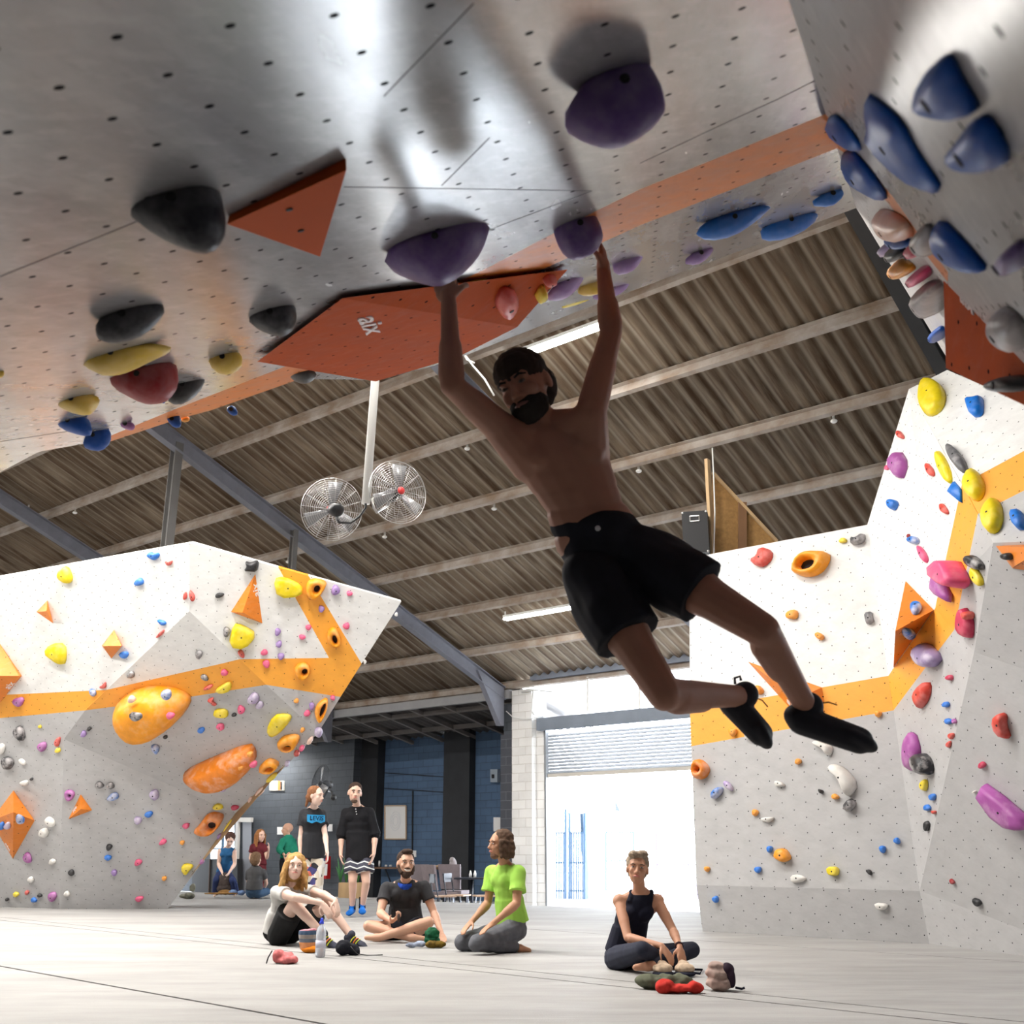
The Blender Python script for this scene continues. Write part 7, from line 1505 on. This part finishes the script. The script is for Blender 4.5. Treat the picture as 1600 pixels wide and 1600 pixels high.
# far mat edge: bags and shoes by the stooping person
Yb = 22.3
lump([(onY(350, 1378, Yb), (.13, .10, .18)), (onY(350, 1388, Yb), (.15, .10, .10))], 'backpack', cloth('brown_grey_pack', (.085, .065, .06), .4), 'brown grey backpack held open by the stooping person', 'bag', vox=.012)
lump([(onY(364, 1394, Yb - .3), (.08, .08, .05)), (onY(360, 1395, Yb - .3), (.07, .06, .04))], 'trainer', cloth('blue_white_trainer', (.18, .28, .50), .6), 'left blue trainer at the stooping person\'s feet', 'shoe', vox=.011, group='blue trainers')
lump([(onY(377, 1395, Yb - .3), (.08, .08, .05))], 'trainer', cloth('blue_white_trainer', (.18, .28, .50), .6), 'right blue trainer beside the pale door frame', 'shoe', vox=.011, group='blue trainers')
lump([(onY(345, 1396, Yb - .4), (.35, .05, .02)), (onY(352, 1394, Yb - .3), (.14, .06, .05))], 'jacket', cloth('ochre_jacket', (.30, .16, .05), .5), 'flat ochre jacket on the mat edge below the backpack', 'jacket', vox=.011)
lump([(onY(295, 1400, Yb - .6), (.12, .07, .06)), (onY(288, 1400, Yb - .6), (.10, .06, .04)), (onY(301, 1387, Yb - .4), (.06, .05, .08))], 'gear_pile', cloth('mixed_gear', (.25, .25, .20), .8), 'small pile of gear under the left wall\'s slanting edge', 'gear', vox=.012)
# black padded wall under the window
M = MB(); pts = [DB2.at(300, 1400, .3), DB2.at(371, 1400, .3), DB2.at(371, 1342, .3), DB2.at(300, 1342, .3)]; M.hexa(pts, [p + E2 * .2 for p in pts]); o = thing(M, 'black_bench', plain('black_panel', (.012, .012, .014), .6), 'black panelled bench below the bright far window', 'bench')
M = MB(); M.bar(DB2.at(326, 1400, .31), DB2.at(328, 1342, .31), .04, .03, E1); adopt(M.build('panel_strip', plain('brown_strip', (.06, .035, .025), .6), None), o)
# fire extinguisher cabinet, planter
EX = qpl(21.7); M = MB(); pts = [EX.at(503, 1373), EX.at(516, 1373), EX.at(517, 1338), EX.at(504, 1338)]; M.hexa(pts, [p - E2 * .16 for p in pts]); o = thing(M, 'fire_hose_cabinet', plain('fire_red', (.62, .015, .015), .4), 'red fire equipment box on the charcoal wall behind the ponytail person', 'fire equipment'); bpy.context.view_layer.update()
M = MB(); pts = [EX.at(504, 1368, .17), EX.at(511, 1368, .17), EX.at(512, 1350, .17), EX.at(505, 1350, .17)]; M.hexa(pts, [p - E2 * .01 for p in pts]); M.build('notice_label', PAPER, o)
M = MB(); M.tube([EX.at(508, 1338, .08), EX.at(509, 1334, .08), EX.at(513, 1336, .08)], .02, 8); M.build('valve', plain('fire_red', (.62, .015, .015), .4), o, True)
Yp = 22.8
root = empty('planter', V((onY(550, 1400, Yp).x, Yp, -.39)), 'wooden planter box with green plants behind the standing man\'s legs', 'planter')
M = MB(); x0, x1 = onY(530, 1400, Yp).x, onY(572, 1400, Yp).x; zt = onY(550, 1379, Yp).z; M.box(((x0 + x1) / 2, Yp, (zt - .39) / 2), (x1 - x0, .3, zt + .39)); M.build('planter_box', WD, root)
LEAF = plain('leaf_green', (.05, .22, .06), .5, var=.4); rnd = random.Random(3)
for k in range(5):
    px = 532 + k * 9; b0 = V((onY(px, 1380, Yp).x, Yp, zt)); M = MB()
    for j in range(6):
        t = b0 + V((rnd.uniform(-.12, .12), rnd.uniform(-.08, .08), rnd.uniform(.25, .5))); M.tube([b0, b0.lerp(t, .5) + V((0, 0, .05)), t], [.012, .022, .004], 5)
    M.build('plant', LEAF, root, True)
# ------------------------------------------------------------------ nook furniture
GU = cloth('mauve_grey_upholstery', (.26, .22, .235), .15); CW = plain('chair_pine', (.60, .42, .30), .6); CM = plain('pale_tube_metal', (.45, .50, .60), .35, .6); DMt = plain('dark_tube_metal', (.03, .035, .05), .4, .3)
fz = -.39
def upchair(px, Y, rz, label):
    b0 = V((onY(px, 1400, Y).x, Y, fz)); r = Matrix.Rotation(rz, 3, 'Z'); T_ = lambda x, y, z: b0 + r @ V((x, y, z))
    root = empty('dining_chair', b0, label, 'chair', 'upholstered chairs in the nook')
    M = MB(); M.box(T_(0, 0, .48), (.44, .44, .07), r); M.build('seat', GU, root)
    M = MB(); a = [T_(-.21, .20, .55), T_(.21, .20, .55), T_(.24, .30, 1.02), T_(-.24, .30, 1.02)]; M.hexa(a, [p + r @ V((0, .05, 0)) for p in a]); M.build('backrest', GU, root)
    for x in (-.19, .19):
        for y in (-.19, .19): M = MB(); M.bar(T_(x, y, 0), T_(x * .9, y * .9, .46), .03, .03, E1); M.build('leg', DMt, root)
    return root
upchair(655.5, 22.5, 3.0, 'upholstered chair right behind the bearded man\'s head'); upchair(690, 21.9, 2.2, 'upholstered chair left of the one with the jacket'); upchair(711, 22.7, 2.8, 'upholstered chair with a jacket hung over its back')
p = onY(708, 1352, 22.5); lump([(p + V((0, 0, .0)), (.08, .05, .14)), (p + V((-.02, 0, .10)), (.06, .05, .06)), (p + V((-.05, -.02, -.15)), (.045, .04, .12))], 'jacket', cloth('pale_grey_jacket', (.40, .37, .38), .3), 'pale grey jacket hung over an upholstered chair\'s back', 'jacket', vox=.012)
def metalchair(px, Y, rz, label, panel=None):
    b0 = V((onY(px, 1400, Y).x, Y, fz)); r = Matrix.Rotation(rz, 3, 'Z'); T_ = lambda x, y, z: b0 + r @ V((x, y, z))
    root = empty('metal_chair', b0, label, 'chair', 'metal framed chairs in the nook')
    M = MB(); M.box(T_(0, 0, .46), (.38, .38, .025), r); M.build('seat', CW, root)
    for x in (-.18, .18):
        M = MB(); M.tube([T_(x, -.17, 0), T_(x, -.12, .45)], .012, 8); M.build('leg', CM, root, True)
        M = MB(); M.tube([T_(x, .22, 0), T_(x, .17, .45), T_(x, .25, .86)], .013, 8); M.build('back_leg', DMt, root, True)
    M = MB(); M.box(T_(0, .235, .78), (.36, .02, .16), r); M.build('backrest', panel or DMt, root)
metalchair(694, 21.2, 1.9, 'dark metal chair with a blue black back left of the pine-seated one', DMt); metalchair(716, 21.7, 1.2, 'metal chair with a pine seat left of the small table'); metalchair(757, 21.4, -1.3, 'metal chair with a pine seat right of the small table')
Yt = 22.1; b0 = V((onY(737, 1400, Yt).x, Yt, fz)); root = empty('cafe_table', b0, 'small dark table with bottles between two metal chairs', 'table')
M = MB(); M.box(b0 + UP * .76, (.68, .6, .03)); M.build('tabletop', DMt, root); M = MB(); M.tube([b0, b0 + UP * .75], .03, 10); M.build('table_leg', DMt, root, True); M = MB(); M.lathe(b0, [(.22, 0), (.21, .02), (.03, .04)], 18); M.build('table_base', DMt, root, True)
for dx, lab in ((-.03, 'left white bottle on the small nook table'), (.06, 'right white bottle on the small nook table')): M = MB(); M.lathe(b0 + V((dx, 0, .777)), [(.025, 0), (.028, .06), (.018, .10), (.010, .13)], 10); thing(M, 'white_bottle', PAPER, lab, 'bottle', 'white bottles on the nook table', True)
# wall counter
SB = qpl(22.3); WT = surf('walnut_counter', (.16, .08, .04), .6, 5, .3)
root = empty('wall_counter', SB.at(650, 1356), 'narrow brown wall counter along the blue wall', 'counter')
M = MB(); a = [SB.at(588, 1356), SB.at(700, 1357)]; M.bar(a[0], a[1], .35, .045); M.build('counter_top', WT, root)
for px in (602, 690): M = MB(); M.bar(SB.at(px, 1358), SB.at(px, 1378) + E2 * .2, .03, .03, E1); M.build('bracket', DMt, root)
for px, w_, h_, mt_, lab, nm, ct in ((592.5, .05, .16, PAPER, 'white bottle at the left end of the wall counter', 'white_bottle', 'bottle'), (603, .07, .05, PAPER, 'small white tub left on the wall counter', 'tub', 'tub'), (610, .07, .05, PAPER, 'second small white tub on the wall counter', 'tub', 'tub'), (668, .05, .05, WD, 'tan jar right on the wall counter', 'jar', 'jar'), (675, .05, .06, PAPER, 'white cup right on the wall counter', 'cup', 'cup'), (683, .10, .05, WD, 'tan box at the right end of the wall counter', 'small_box', 'box')):
    M = MB(); c = SB.at(px, 1357) ; c.z = SB.at(650, 1356).z + .024; M.lathe(c, [(w_ * .5, 0), (w_ * .55, h_ * .7), (w_ * .35, h_)], 12); thing(M, nm, mt_, lab, ct, None, True)
